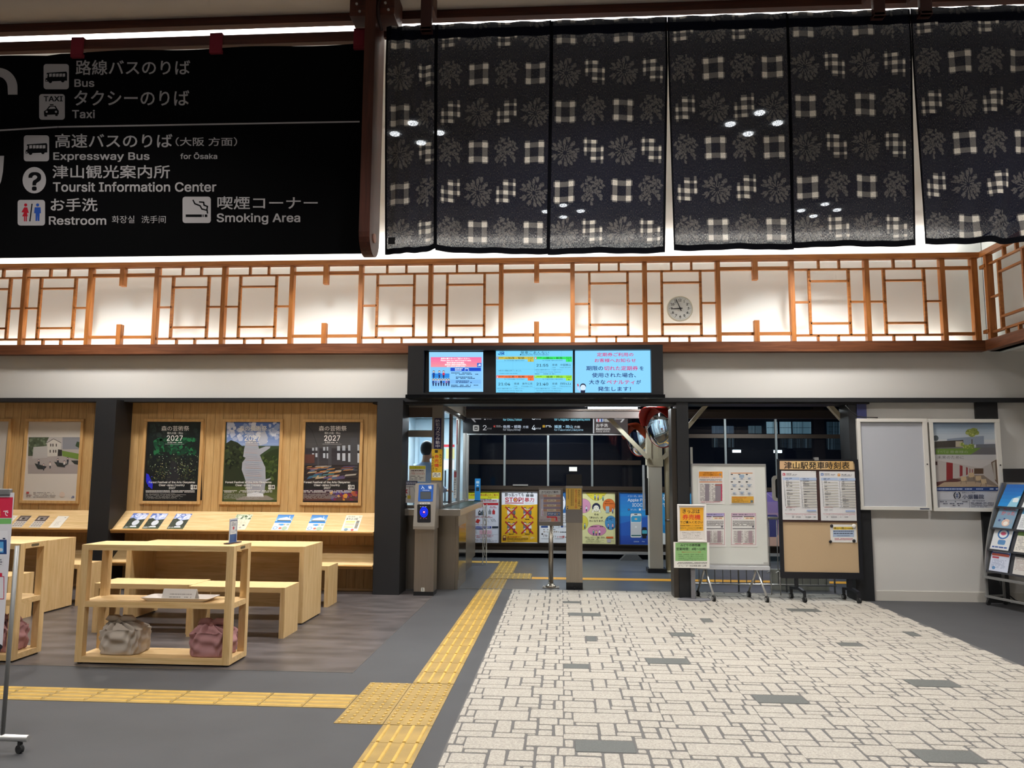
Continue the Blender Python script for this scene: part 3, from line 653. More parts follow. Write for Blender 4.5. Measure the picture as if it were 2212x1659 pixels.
# ================================================================== DEPARTURE SCREENS
Y0 = 9.28
DH = thing('display_housing', (-.33, 9.45, 2.39), 'long black box under the lattice holding three screens', 'screen housing')
hb = mat('housing_black', '#111114', .45)
b = MB(); b.box(-1.885, -1.69, 9.25, 9.525, 2.43, 3.035); b.box(1.075, 1.215, 9.25, 9.525, 2.43, 3.035); b.box(-1.69, 1.075, 9.25, 9.525, 2.98, 3.035); b.box(-1.69, 1.075, 9.25, 9.525, 2.43, 2.455); b.box(-1.69, 1.075, 9.50, 9.525, 2.455, 2.98); b.build('housing', hb, DH)
b = MB(); b.box(-1.9, 1.23, 9.22, 9.56, 2.39, 2.43); b.build('lower_lip', mat('gloss_black', '#0d0e10', .15), DH)
def monitor(x0, x1, label):
    t = thing('monitor', ((x0+x1)/2, 9.40, 2.46), label, 'screen', 'screens in the black housing')
    b = MB(); b.box(x0, x1, 9.345, 9.42, 2.46, 2.975, bev=.004); b.build('bezel', M_BLACKP, t); return t
PL = (0, 9.344, 0)
SKY = '#7cc8f4'
def person(p, x, y, s, hair='#2a3350', body='#2c59b4', skin='#f4d6c0', leg='#222c58'):
    """simple printed figure: x,y top of head, s height"""
    p.poly([(x-s*.13, y+s*.30), (x+s*.13, y+s*.30), (x+s*.15, y+s*.62), (x-s*.15, y+s*.62)], body); p.poly([(x-s*.10, y+s*.6), (x+s*.10, y+s*.6), (x+s*.07, y+s), (x-s*.07, y+s)], leg)
    p.disc(x, y+s*.15, s*.135, hair, n=12); p.disc(x, y+s*.19, s*.095, skin, n=12)
t = monitor(-1.685, -.775, 'left screen with the pink header asking passengers to give up seats')
p = Print(PL, RX, UZ, crop=(860, 740, 7.3733)); p.rect(493, 150, 1355, 785, '#92cdf5'); p.rect(520, 230, 1330, 734, '#84c2f0'); p.grad(520, 232, 1328, 390, '#ee6fa0', '#ea8f9c', 4)
p.text('座席の譲り合いにご協力ください。', 682, 240, 1145, 268, '#ffffff', .02); p.text('Please yield your seat to those in need.', 678, 275, 1165, 302, '#ffffff', .02)
p.text('請給有需要的乘客讓座。', 772, 308, 1060, 334, '#ffffff', .02); p.text('請把座位讓給有需要的乘客。', 744, 340, 1090, 365, '#ffffff', .02); p.text('자리 양보에 협력해 주세요。', 775, 370, 1075, 392, '#ffffff', .02)
p.rect(1258, 325, 1326, 390, '#1b63c8'); p.text('JR', 1270, 340, 1315, 375, '#ffffff', .03)
p.rect(833, 400, 1320, 455, '#1a49c4', r=6); p.dashes(905, 404, 1235, 450, 2, '#dff0ff'); p.dashes(845, 474, 1312, 515, 2, '#24406a'); p.dashes(920, 538, 1225, 582, 2, '#24406a'); p.rect(833, 592, 1320, 655, '#78b4ea'); p.dashes(920, 602, 1225, 648, 2, '#12306a'); p.dashes(845, 668, 1312, 712, 2, '#14305e', dens=.9)
p.rect(538, 492, 818, 565, '#2b86dc', r=8)
for i, x in enumerate((568, 656, 725)): person(p, x, 442, 125, body=['#24408c', '#2f62b8', '#c83a5a'][i])
for i, x in enumerate((560, 602, 645, 686, 727, 770, 808)): person(p, x, 570, 122, body=['#34508e', '#5a7ac0', '#7f9ad6', '#25365e', '#2f6fd2', '#8a70b0', '#3f4a8a'][i])
p.build('screen', SCREEN, t)
t = monitor(-.77, .255, 'middle screen with the yellow, green and orange departure board')
p = Print(PL, RX, UZ, crop=(1050, 740, 5.53)); p.rect(118, 98, 1036, 607, '#74cbf2')
p.text('JR', 142, 108, 220, 146, '#1c4f9c', .05); p.rect(158, 150, 204, 154, '#38a0d8'); p.text('発車ごあんない', 410, 103, 752, 138, '#1d3a4a'); p.text('Departure Information', 406, 137, 748, 157, '#1d3a4a')
for x in (248, 900): p.line([(x, 98), (x, 158)], 1.5, '#4a9ac0')
def dep(x0, y0, col, badge, line, dest, sub, num, t_, kind, to, kana, bl='#2464c8'):
    p.rect(x0, y0, x0+448, y0+32, col); p.rect(x0+375, y0+30, x0+448, y0+62, col); p.rect(x0+5, y0+4, x0+26, y0+30, bl, r=3); p.text(badge, x0+10, y0+8, x0+21, y0+26, '#ffffff')
    p.text(line, x0+32, y0+6, x0+85, y0+18, '#2a3a20'); p.text('方面', x0+100, y0+10, x0+135, y0+27, '#2a3a20') if dest[1] else 0; p.text(dest[0], x0+140, y0+5, x0+335, y0+29, '#1c3018', .01)
    p.text('のりば', x0+378, y0+3, x0+440, y0+16, '#26401a'); p.dashes(x0+382, y0+18, x0+436, y0+26, 1, '#26401a', short=False); p.text(num, x0+402, y0+38, x0+418, y0+58, '#26401a'); p.text(sub, x0+95, y0+38, x0+335, y0+54, '#1c4664')
    if t_:
        p.text(t_, x0+25, y0+88, x0+165, y0+120, '#1b3240', .01); p.text(kind, x0+212, y0+86, x0+272, y0+112, '#1b3240'); p.text(to, x0+310, y0+86, x0+432, y0+112, '#1b3240'); p.text('Local', x0+212, y0+124, x0+252, y0+136, '#1b3240'); p.text(kana, x0+300, y0+124, x0+432, y0+136, '#1b3240')
        p.text('※本日の最終列車です。ご注意ください。', x0+6, y0+152, x0+335, y0+165, '#1b3c50'); p.text('This is the last train of the day. Please note.', x0+22, y0+178, x0+315, y0+192, '#1b3c50'); p.dashes(x0+6, y0+202, x0+330, y0+212, 1, '#1b3c50')
dep(122, 168, '#c6b64a', 'B', '因美線', ('加茂・智頭', 1), 'for Mimasaka-Kamo,Chizu', '1', '', '', '', '')
p.text('※本日の運転は終了しました。', 150, 327, 425, 344, '#1b3c50'); p.text("Today's train has ended.", 160, 362, 378, 377, '#1b3c50')
dep(578, 168, '#38de62', 'K', '姫新線', ('勝山・新見', 1), 'for Chugoku-Katsuyama,Niimi', '3', '21:55', '普通', '中国勝山', 'Chugoku-Katsuyama', '#d84a7a')
dep(122, 392, '#f0703a', 'K', '姫新線', ('江見・佐用', 1), 'for Mimasaka-Emi,Sayo', '2', '21:04', '普通', '美作江見', 'Mimasaka-Emi', '#d84a7a')
dep(578, 392, '#9ade3a', 'T', '津山線', ('福渡・岡山', 0), 'for Fukuwatari,Okayama', '4', '21:40', '普通', '岡山', 'Okayama', '#8ad020')
for pts in ([(576, 168), (576, 607)], [(122, 230), (576, 230)], [(122, 318), (1030, 318)], [(122, 540), (1030, 540)], [(320, 232), (320, 318)], [(320, 455), (320, 540)], [(776, 232), (776, 318)], [(776, 455), (776, 540)]): p.line(pts, 1.3, '#4b9fc6')
p.build('screen', SCREEN, t)
t = monitor(.26, 1.07, 'right screen with the pink and navy commuter pass notice')
p = Print(PL, RX, UZ, crop=(1050, 740, 5.53)); p.rect(1062, 92, 2003, 607, '#86cdf6')
PK, NV_ = '#cc2f74', '#1c2c70'
p.text('定期券ご利用の', 1325, 120, 1760, 166, PK, .015); p.text('お客様へお知らせ', 1296, 190, 1790, 236, PK, .015)
p.text('期限の', 1197, 280, 1398, 334, NV_, .015); p.text('切れた定期券', 1408, 280, 1815, 334, PK, .015); p.text('を', 1835, 284, 1882, 332, NV_, .015)
p.text('使用された場合、', 1265, 362, 1790, 416, NV_, .015); p.text('大きな', 1230, 444, 1425, 498, NV_, .015); p.text('ペナルティ', 1440, 448, 1775, 498, PK, .015); p.text('が', 1795, 446, 1850, 496, NV_, .015); p.text('発生します！', 1335, 526, 1730, 580, NV_, .015)
p.disc(1158, 522, 36, '#242840', 34); p.disc(1158, 538, 32, '#cfe2f6', 34); p.poly([(1128, 570), (1186, 570), (1180, 606), (1132, 606)], '#20243c'); p.poly([(1100, 520), (1086, 545), (1118, 585), (1132, 574)], '#b8c8f0'); p.poly([(1086, 496), (1102, 492), (1108, 520), (1094, 524)], '#cc4a5a')
p.line([(1145, 535), (1152, 537)], 2, '#30304a'); p.line([(1168, 537), (1175, 535)], 2, '#30304a')
p.build('screen', SCREEN, t)
# ================================================================== FRAMED POSTERS ON THE PLANKS
def framed(x0, x1, z0, z1, y, label, name='framed_poster', grp='wood-framed posters on the plank wall', fw=.037):
    t = thing(name, ((x0+x1)/2, y, z0), label, 'poster', grp)
    b = MB(); b.box(x0, x1, y-.03, y, z1-fw, z1, .003); b.box(x0, x1, y-.03, y, z0, z0+fw, .003); b.box(x0, x0+fw, y-.0295, y, z0+fw, z1-fw); b.box(x1-fw, x1, y-.0295, y, z0+fw, z1-fw); b.build('frame', wood('frame_ash', '#c0935a', '#d6ae76', 'z'), t); return t
YP = 9.794
def festival(t, x0, x1, tone, draw, X, textcol='#efece6'):
    """X maps common layout x (0..450) -> crop x"""
    p = Print((0, YP-.012, 0), RX, UZ, crop=(280, 860, 3.8807))
    p.local(x0, 1.075, x1, 2.150, tone); draw(p)
    return p
T1 = framed(-5.475, -4.67, 1.062, 2.165, YP, 'framed poster of a dark night forest with green light, left of the three festival posters')
def d1(p):
    p.grad(162, 197, 606, 856, '#1a221f', '#14161a', 8); p.blobs(170, 200, 600, 330, 60, (8, 30), ['#222b2a', '#1c2624', '#2b3734'])
    p.blobs(200, 330, 560, 480, 130, (6, 26), ['#16402c', '#1d5236', '#12301f', '#246b41', '#1a3a2a']); p.blobs(150, 470, 590, 700, 150, (4, 16), ['#1e2a22', '#2a3526', '#121a1e', '#343d2c'])
    p.poly([(350, 525), (382, 525), (428, 700), (300, 700)], '#26262a'); p.blobs(160, 470, 580, 640, 70, (1.5, 5), ['#c7d6a8', '#8fb08a', '#e6ead0', '#5f8a6a']); p.blobs(200, 540, 340, 690, 60, (1, 4), ['#8a8a50', '#b9b06a']); p.blobs(395, 540, 540, 690, 60, (1, 4), ['#8a8a50', '#b9b06a'])
    p.poly([(140, 630), (160, 640), (195, 720), (190, 765), (160, 740), (138, 700)], '#2a2fd0'); p.blobs(140, 640, 190, 750, 12, (2, 7), ['#4a50ff', '#1a1c90'])
def fest_text(p, dx, K='#efece6'):
    p.text('森の芸術祭', 267+dx, 232, 500+dx, 276, K, .012); p.text('晴れの国・岡山', 316+dx, 283, 447+dx, 303, K); p.text('2027', 312+dx, 312, 446+dx, 358, K, .01); p.text('秋 開催', 318+dx, 364, 360+dx, 378, K); p.dashes(366+dx, 367, 440+dx, 376, 1, K, short=False); p.line([(298+dx, 385), (456+dx, 386)], 1.2, K)
    p.text('Forest Festival of the Arts Okayama:', 162+dx*.985, 696, 550+dx*.985, 718, K, .012); p.text('Clear-skies Country', 246+dx*.985, 720, 462+dx*.985, 742, K, .012); p.text('2027', 329+dx*.985, 744, 384+dx*.985, 762, K, .012)
    p.rect(512+dx, 726, 536+dx, 766, '#e9e6e0'); p.ring(526+dx, 745, 9, 4, '#222222'); p.rect(540+dx, 728, 566+dx, 764, '#cfccc6'); p.rect(546+dx, 736, 560+dx, 756, '#3a3a3a')
    p.dashes(136+dx, 772, 545+dx, 792, 2, K, .5, .85, False); p.dashes(136+dx, 798, 500+dx, 845, 6, '#b8b6b0', .3, .8)
p = festival(None, -5.438, -4.707, '#15181a', d1, 0); fest_text(p, 0); p.build('poster', GLOSSP, T1)
T2 = framed(-4.415, -3.612, 1.062, 2.165, YP, 'framed poster of a white bird-shaped sculpture under a cloudy sky, middle festival poster')
def d2(p):
    p.grad(812, 197, 1262, 400, '#4f6aa8', '#8da0c8', 8); p.blobs(815, 200, 1258, 370, 60, (12, 34), ['#c3c9dc', '#aab4d0', '#dadde8', '#8fa0c6'])
    p.poly([(808, 380), (850, 352), (905, 372), (960, 415), (960, 760), (790, 760)], '#2c3322'); p.poly([(1250, 420), (1180, 440), (1120, 480), (1100, 760), (1242, 760)], '#2f3a22')
    p.blobs(800, 400, 955, 600, 80, (6, 22), ['#35402a', '#232c1c', '#45502e', '#1a2016']); p.blobs(1110, 480, 1240, 690, 80, (6, 22), ['#3a4a26', '#2a3a1e', '#4d5c30']); p.grad(788, 740, 1240, 856, '#465028', '#5b6238', 5)
    B = '#a3a5ae'; p.poly([(975, 370), (1000, 352), (1050, 350), (1075, 385), (1085, 425), (1140, 405), (1182, 405), (1175, 420), (1130, 450), (1092, 478), (1110, 520), (1138, 580), (1140, 680), (1186, 668), (1180, 680), (1142, 700), (1135, 740), (1130, 800), (985, 800), (975, 700), (940, 600), (945, 540), (975, 500), (952, 490), (960, 430)], B)
    p.poly([(1100, 290), (1135, 275), (1160, 330), (1150, 380), (1090, 400), (1075, 340)], '#b9bcc8')
    for i in range(26):
        y = 360+i*16; p.line([(965+(i % 3)*5, y), (1090+(i % 4)*8 if y > 500 else 1070, y+6)], 2.2, ['#8e909c', '#a2969c', '#b89488', '#86a0b8'][i % 4])
    p.poly([(890, 845), (990, 818), (1150, 815), (1210, 845), (1180, 856), (900, 856)], '#8d857c'); p.poly([(985, 800), (1060, 790), (1120, 800), (1125, 826), (985, 826)], '#dcdde2')
p = festival(None, -4.378, -3.649, '#3a4a30', d2, 0); fest_text(p, 652); p.build('poster', GLOSSP, T2)
T3 = framed(-3.35, -2.555, 1.062, 2.165, YP, 'framed poster of a large hall with coloured light on its floor, right festival poster')
def d3(p):
    p.grad(1475, 197, 1930, 420, '#3e3d3f', '#4c4a4a', 5); p.grad(1466, 420, 1922, 560, '#353236', '#403c40', 4); p.poly([(1466, 560), (1922, 560), (1915, 860), (1455, 860)], '#3c3432')
    for x, w, h in ((1530, 16, 34), (1558, 16, 40), (1622, 18, 50), (1652, 18, 55), (1740, 24, 70), (1783, 26, 80), (1832, 26, 90), (1910, 16, 100)):
        p.rect(x, 430-h*.4, x+w, 440, '#a9adb4'); p.rect(x, 462, x+w, 462+h*.8, '#b9bdc4')
    for x, w, y in ((1575, 14, 570), (1665, 28, 590), (1850, 60, 625)): p.rect(x, 330 if w > 20 else 400, x+w, y, '#4a494c')
    p.rect(1470, 472, 1550, 545, '#5a3a34'); p.line([(1475, 215), (1530, 270), (1575, 400)], 3, '#2a2a2c')
    for k in range(5): p.poly([(1466, 565+k*26), (1915, 560+k*26), (1915, 566+k*28), (1466, 578+k*27)], '#2c2728')
    for i in range(46):
        x, y = random.uniform(1470, 1820), random.uniform(572, 690); l = random.uniform(50, 110); h = 4+(y-560)*.06; xe = min(x+l, 1918)
        p.k += 0 if i % 8 else 1; p.add([p.p(*q) for q in ((x+14, y-h), (xe, y-h*1.8), (min(xe-10, 1918), y-h*.4), (x, y+h*.6))], [(0, 1, 2, 3)], random.choice(['#a8744a', '#3f5f80', '#8a5444', '#b39a7a', '#4a6f74', '#5f5070', '#a8a094', '#2e4660', '#c08a50']), p.k+random.random()*.9)
    p.rect(1462, 700, 1918, 765, '#242324'); p.grad(1460, 765, 1916, 860, '#3a2a3a', '#5a3a34', 4); p.blobs(1680, 780, 1910, 858, 40, (6, 26), ['#a0503a', '#4a3a7a', '#c8903a', '#7a2a4a'])
p = festival(None, -3.313, -2.592, '#2c2a2c', d3, 0); fest_text(p, 1320); p.build('poster', GLOSSP, T3)
T4 = framed(-7.105, -6.30, 1.055, 2.165, YP, 'framed poster with a photo of an old stone building and boats between blank bands')
p = Print((0, YP-.012, 0), RX, UZ, crop=(0, 850, 4.1476)); p.local(-7.068, 1.09, -6.337, 2.13, '#d6cdc3')
p.grad(250, 390, 716, 720, '#b9b2ae', '#a59a96', 4); p.rect(560, 392, 720, 500, '#8c8c92'); p.poly([(258, 392), (440, 392), (400, 470), (300, 560), (252, 560)], '#4c5640'); p.blobs(255, 395, 420, 560, 50, (5, 18), ['#3c4834', '#586450', '#6f7a62'])
p.poly([(425, 440), (480, 408), (545, 440), (545, 560), (420, 565)], '#cfc8be'); p.poly([(300, 480), (425, 470), (425, 575), (290, 585)], '#b8b4b0'); p.line([(425, 440), (480, 406), (548, 442)], 5, '#57504c')
for x in (445, 470, 500, 450, 475, 495): p.rect(x, 450 if x % 10 == 0 else 505, x+10, 475 if x % 10 == 0 else 530, '#4c4440')
p.poly([(556, 512), (708, 540), (706, 592), (560, 560)], '#6f8a3e'); p.poly([(690, 430), (712, 435), (712, 490), (676, 470)], '#3a4c34'); p.poly([(520, 500), (556, 505), (556, 560), (516, 560)], '#35322f')
for q in ([(310, 625), (420, 655), (395, 680), (340, 676)], [(486, 612), (606, 630), (575, 660), (515, 655)], [(636, 600), (704, 600), (704, 640), (668, 632)]): p.poly(q, '#2e3230')
for x, y in ((348, 590), (392, 628), (450, 610), (520, 580), (578, 600), (608, 572)): person(p, x, y, 62, body='#d4cec8' if x % 4 else '#3a3c44', leg='#3a3c44')
p.dashes(300, 882, 520, 935, 4, '#6a625e', .35, .8); p.text('JR', 640, 918, 668, 936, '#2a4a8a', .03); p.rect(238, 880, 262, 898, '#b84a44'); p.dashes(238, 905, 285, 930, 2, '#8a5a54', .5); p.disc(558, 905, 24, '#ddc6b4'); p.build('poster', GLOSSP, T4)
T5 = framed(-8.1, -7.30, 1.062, 2.165, YP, 'wood-framed poster cut off by the left edge of the view')
p = Print((0, YP-.012, 0), RX, UZ, size=(1, 1), uv=(1, 1)); p.local(-8.063, 1.1, -7.337, 2.128, '#cfc6bc'); p.build('poster', GLOSSP, T5)
# ================================================================== SLOPED LEAFLET SHELVES
def slope_shelf(x0, x1, zb, label, xl=None):
    """board from (9.79, zb+.22) down to (9.47, zb) with a lip"""
    t = thing('leaflet_shelf', ((x0+x1)/2, 9.6, zb-.05), label, 'shelf', 'sloped leaflet shelves along the plank wall')
    b = MB(); b.prism([(x0, 9.79, zb+.215), (x0, 9.50, zb), (x0, 9.485, zb-.022), (x0, 9.79, zb+.19)], (x1-x0, 0, 0)); b.build('sloped_board', ASHX, t)
    b = MB(); b.prism([(x0, 9.50, zb), (x0, 9.455, zb), (x0, 9.452, zb-.010), (x0, 9.475, zb-.045), (x0, 9.49, zb-.045)], (x1-x0, 0, 0)); b.build('front_lip', wood('lip_ash', '#a87840', '#c49656', 'x'), t)
slope_shelf(-5.665, -2.315, .755, 'upper sloped oak leaflet shelf under the three festival posters')
slope_shelf(-5.665, -2.315, .352, 'lower sloped oak leaflet shelf under the three festival posters')
slope_shelf(-9, -5.935, .755, 'upper sloped oak leaflet shelf left of the black post')
slope_shelf(-9, -5.935, .352, 'lower sloped oak leaflet shelf left of the black post')
SU = Vector((0, .29, .215)).normalized()
def leaflet(xc, wd, ht, label, draw, s0=.012, zb=.755):
    org = Vector((xc, 9.50, zb)) + SU*s0 + Vector((0, -.215, .29)).normalized()*.0035
    p = Print(org, RX, SU, size=(wd, ht), uv=(100, 141)); p.slab(0, 0, wd, ht, .003, '#e8e4dc'); draw(p)
    return p.build('leaflet', PAPER, None, label, 'leaflet', 'leaflets on the sloped shelf')
def lf_bird(p):
    p.grad(0, 0, 100, 62, '#5068b0', '#93a3cf', 5); p.blobs(2, 2, 98, 58, 22, (6, 16), ['#cdd3e6', '#b3bddd']); p.poly([(0, 50), (22, 44), (55, 64), (100, 52), (100, 128), (0, 128)], '#2a3122'); p.blobs(2, 60, 98, 120, 30, (4, 12), ['#343e2a', '#1c2318'])
    p.poly([(58, 34), (66, 20), (84, 14), (74, 34), (64, 52)], '#d9dce6'); p.disc(56, 88, 21, '#c6c9d0', 24); p.poly([(40, 118), (74, 116), (82, 134), (34, 134)], '#e1e3e8'); p.rect(0, 128, 100, 141, '#3d4a2c'); p.dashes(4, 122, 42, 136, 3, '#e8e8e8', .4)
def lf_arch(p):
    p.rect(0, 0, 100, 141, '#e8e6e0'); p.grad(0, 0, 100, 60, '#3f7cc0', '#8fc0e6', 4); p.poly([(6, 60), (20, 34), (60, 22), (90, 40), (98, 60)], '#d6dde4'); p.line([(76, 12), (82, 60)], 3, '#f2f4f6'); p.rect(10, 50, 94, 62, '#51606a'); p.rect(0, 60, 100, 76, '#2a7cc4')
    for i in range(4): p.rect(6+24*i, 84, 24+24*i, 98, ['#c8d0d6', '#88a0b4', '#b8a890', '#9ab0a0'][i])
    p.disc(50, 92, 13, '#3b8fd6', 9); p.disc(20, 122, 15, '#8fb0cc'); p.disc(76, 124, 17, '#a4b8a0'); p.disc(20, 122, 8, '#dfe8ee'); p.rect(42, 116, 58, 132, '#c86a50')
def lf_green(p):
    p.rect(0, 0, 100, 141, '#e3d7bd'); p.rect(0, 0, 100, 48, '#b9c3a8'); p.blobs(2, 4, 98, 46, 40, (4, 12), ['#6d8060', '#d5d8c4', '#8fa080', '#4a5a44']); p.dashes(12, 60, 88, 110, 6, '#a59a84', .35); p.rect(70, 96, 82, 106, '#4a4a48'); p.disc(62, 122, 8, '#b0a4a0'); p.disc(30, 124, 6, '#c89888')
def lf_eco(p):
    p.rect(0, 0, 100, 141, '#efe9d0'); p.text('みんなの', 14, 6, 56, 18, '#33424a', .02); p.text('まちエコ帖', 8, 22, 78, 44, '#33424a', .03); p.text('保存', 80, 8, 96, 24, '#555555')
    for i in range(6): p.rect(10, 52+13*i, 66, 61+13*i, ['#e6cf70', '#c8d890', '#e8b0a0', '#d4e0b0', '#f0d880', '#c6d6e0'][i]); p.rect(74, 50+12*i, 92, 59+12*i, ['#5a4a4a', '#4a5a6a', '#6a5a4a'][i % 3])
    p.disc(28, 130, 12, '#7d98a8'); p.disc(66, 132, 9, '#c85a5a')
def lf_brown(p):
    p.rect(0, 0, 100, 141, '#d5cec6'); p.rect(0, 0, 100, 66, '#5c4f4b'); p.rect(14, 14, 86, 52, '#8a817c'); p.rect(36, 24, 60, 44, '#2c2828'); p.rect(20, 30, 30, 48, '#c8c0b8')
    for j in range(3):
        for i in range(4): p.rect(8+23*i, 74+21*j, 26+23*i, 88+21*j, '#9a918c')
def lf_qr(p): p.rect(0, 0, 100, 141, '#e6e0d4'); p.dashes(28, 62, 76, 120, 7, '#b0a898', .3); p.rect(70, 16, 84, 21, '#555555')
def lf_art(p): p.rect(0, 0, 100, 141, '#d8dce0'); p.poly([(0, 0), (100, 0), (100, 60), (0, 50)], '#3a5fa0'); p.disc(46, 84, 30, '#9a9aa4', 36); p.disc(40, 70, 16, '#e2e2e6'); p.rect(0, 120, 100, 141, '#2a2a2e')
for i, (x, fn, lb) in enumerate(((-5.53, lf_bird, 'leftmost leaflet with the white sculpture and cloudy sky on the upper shelf'), (-5.275, lf_bird, 'second leaflet with the white sculpture and cloudy sky on the upper shelf'), (-4.955, lf_bird, 'third sculpture leaflet, standing a little apart on the upper shelf'),
        (-4.155, lf_green, 'beige leaflet with a green landscape picture behind the acrylic stand'), (-3.615, lf_arch, 'blue leaflet with a white arched building, left of the two alike'), (-3.175, lf_arch, 'blue leaflet with a white arched building, right of the two alike'), (-2.73, lf_eco, 'cream leaflet with coloured boxes at the right end of the upper shelf'))):
    leaflet(x, .21, .297, lb, fn)
for x, fn, lb in ((-7.20, lf_qr, 'pale leaflet half hidden by the standing sign at far left'), (-7.01, lf_brown, 'brown and white leaflet on the left shelf, nearest the standing sign'), (-6.765, lf_brown, 'brown and white leaflet on the left shelf, middle of the three'), (-6.505, lf_qr, 'plain cream leaflet on the left shelf, nearest the black post')): leaflet(x, .148, .225, lb, fn)
leaflet(-5.30, .21, .297, 'grey and blue leaflet on the lower shelf seen through the display rack', lf_art, zb=.352)
# ================================================================== WAITING CORNER FURNITURE
M_FOOT = mat('black_foot', '#1b1a1a', .6)
def rack(x0, x1, y0, y1, label):
    t = thing('display_rack', ((x0+x1)/2, (y0+y1)/2, 0), label, 'rack', 'ash display racks'); s = .056; H = .910
    for x in (x0, x1-s):
        for y in (y0, y1-s): b = MB(); b.box(x, x+s, y, y+s, .014, H-.002); b.build('leg', ASHZ, t)
    b = MB(); b.box(x0+s, x1-s, y0, y1, H-.042, H); b.box(x0, x0+s, y0+s, y1-s, H-.042, H); b.box(x1-s, x1, y0+s, y1-s, H-.042, H); b.box(x0+.0005, x1-.0005, y0+.0005, y1-.0005, H-.004, H+.0005); b.build('top_board', ASHX, t)
    b = MB(); b.box(x0+s, x1-s, y0+.001, y1-.001, .432, .474); b.box(x0+.001, x0+s, y0+s, y1-s, .432, .474); b.box(x1-s, x1-.001, y0+s, y1-s, .432, .474); b.build('middle_shelf', ASHX, t)
    b = MB(); b.box(x0+s, x1-s, y0+.001, y1-.001, .014, .058); b.box(x0+.001, x0+s, y0+s, y1-s, .014, .058); b.box(x1-s, x1-.001, y0+s, y1-s, .014, .058); b.build('bottom_shelf', ASHX, t)
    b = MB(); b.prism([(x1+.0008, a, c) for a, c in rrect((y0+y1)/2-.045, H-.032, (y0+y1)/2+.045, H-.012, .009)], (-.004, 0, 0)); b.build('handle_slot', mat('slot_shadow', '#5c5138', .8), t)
    for x in (x0+.03, x1-.03):
        for y in (y0+.03, y1-.03): b = MB(); b.cyl((x, y, .007), (0, 0, 1), .02, .014, 14); b.build('foot', M_FOOT, t)
    return t
rack(-3.775, -2.545, 5.94, 6.275, 'open ash display rack holding two cloth bundles and a white tray')
rack(-5.51, -4.27, 5.93, 6.265, 'open ash display rack partly hidden behind the standing sign at left')
def desk(x0, x1, y0, y1, label, H=.752):
    t = thing('desk', ((x0+x1)/2, (y0+y1)/2, 0), label, 'desk', 'ash slab desks')
    b = MB(); b.box(x0+.05, x1-.05, y0, y1, H-.055, H-.0003); b.box(x0, x1, y0, y1, H-.003, H) if 0 else None; b.build('desk_top', ASHX, t)
    for xa in (x0, x1-.05):
        b = MB(); b.box(xa, xa+.05, y0, y1, .015, H); b.build('side_panel', ASHZ, t)
    b = MB(); b.box(x0+.05, x1-.05, y1-.10, y1-.075, .085, H-.055); b.build('back_panel', ASHX, t)
    for xa in (x0+.025, x1-.025):
        for ya in (y0+.04, y1-.04): b = MB(); b.cyl((xa, ya, .0075), (0, 0, 1), .018, .015, 12); b.build('foot', M_FOOT, t)
desk(-4.36, -2.54, 7.6, 8.18, 'wide ash desk behind the front benches')
desk(-7.25, -5.40, 7.82, 8.38, 'ash desk at far left behind the partly hidden rack')
def bench(x0, x1, y0, y1, label, H=.447):
    t = thing('bench', ((x0+x1)/2, (y0+y1)/2, 0), label, 'bench', 'low ash benches')
    b = MB(); b.box(x0+.045, x1-.045, y0, y1, H-.046, H-.0003); b.build('seat', ASHX, t)
    for xa in (x0, x1-.045): b = MB(); b.box(xa, xa+.045, y0, y1, 0, H); b.build('leg', ASHZ, t)
bench(-3.395, -2.495, 6.97, 7.34, 'low ash bench before the wide desk, right one of the two')
bench(-4.34, -3.402, 7.06, 7.43, 'low ash bench before the wide desk, left one behind the rack')
bench(-3.50, -2.585, 8.58, 8.93, 'low ash bench on the far side of the wide desk')
bench(-6.25, -5.33, 8.38+.02, 8.78, 'low ash bench seen left of the rack, near the black post')
bench(-6.30, -5.43, 7.40, 7.77, 'low ash bench tucked before the far-left desk')
# tray and tent card
TX0, TX1, TY0, TY1, TZ = -3.30, -2.74, 5.965, 6.19, .4745
t = thing('tray', ((TX0+TX1)/2, 6.08, TZ), 'shallow white plastic tray on the middle shelf of the rack', 'tray')
b = MB()
R0_ = [(x, y, TZ) for x, y in rrect(TX0+.05, TY0+.025, TX1-.05, TY1-.03, .02)]; R1_ = [(x, y, TZ+.028) for x, y in rrect(TX0, TY0, TX1, TY1, .03)]; R2_ = [(x, y, TZ+.028) for x, y in rrect(TX0+.008, TY0+.008, TX1-.008, TY1-.008, .026)]; R3_ = [(x, y, TZ+.004) for x, y in rrect(TX0+.055, TY0+.03, TX1-.055, TY1-.035, .018)]
rings = [[b.bm.verts.new(q) for q in r] for r in (R0_, R1_, R2_, R3_)]
for A, B in zip(rings, rings[1:]):
    for k in range(len(A)): b._f([A[k], A[(k+1) % len(A)], B[(k+1) % len(A)], B[k]])
b._f(rings[0][::-1]); b._f(rings[-1]); b.build('tray_body', mat('tray_white', '#e8e0d8', .45), t)
t = thing('tent_card', (-3.03, 6.08, TZ+.005), 'folded white notice card standing in the tray', 'card')
b = MB(); b.prism([(-3.16, 6.04, TZ+.006), (-3.16, 6.075, TZ+.085), (-3.16, 6.083, TZ+.085), (-3.16, 6.125, TZ+.006), (-3.16, 6.121, TZ+.006), (-3.16, 6.079, TZ+.082), (-3.16, 6.044, TZ+.006)], (.27, 0, 0)); b.build('card', mat('card_paper', '#ddd8d2', .7), t)
p = Print((-3.16, 6.0395, TZ+.006), RX, Vector((0, .035, .079)), size=(.27, .086), uv=(270, 86)); p.dashes(60, 30, 240, 75, 2, '#a8a29c', .4, .9, False); p.build('lettering', PAPER, t)
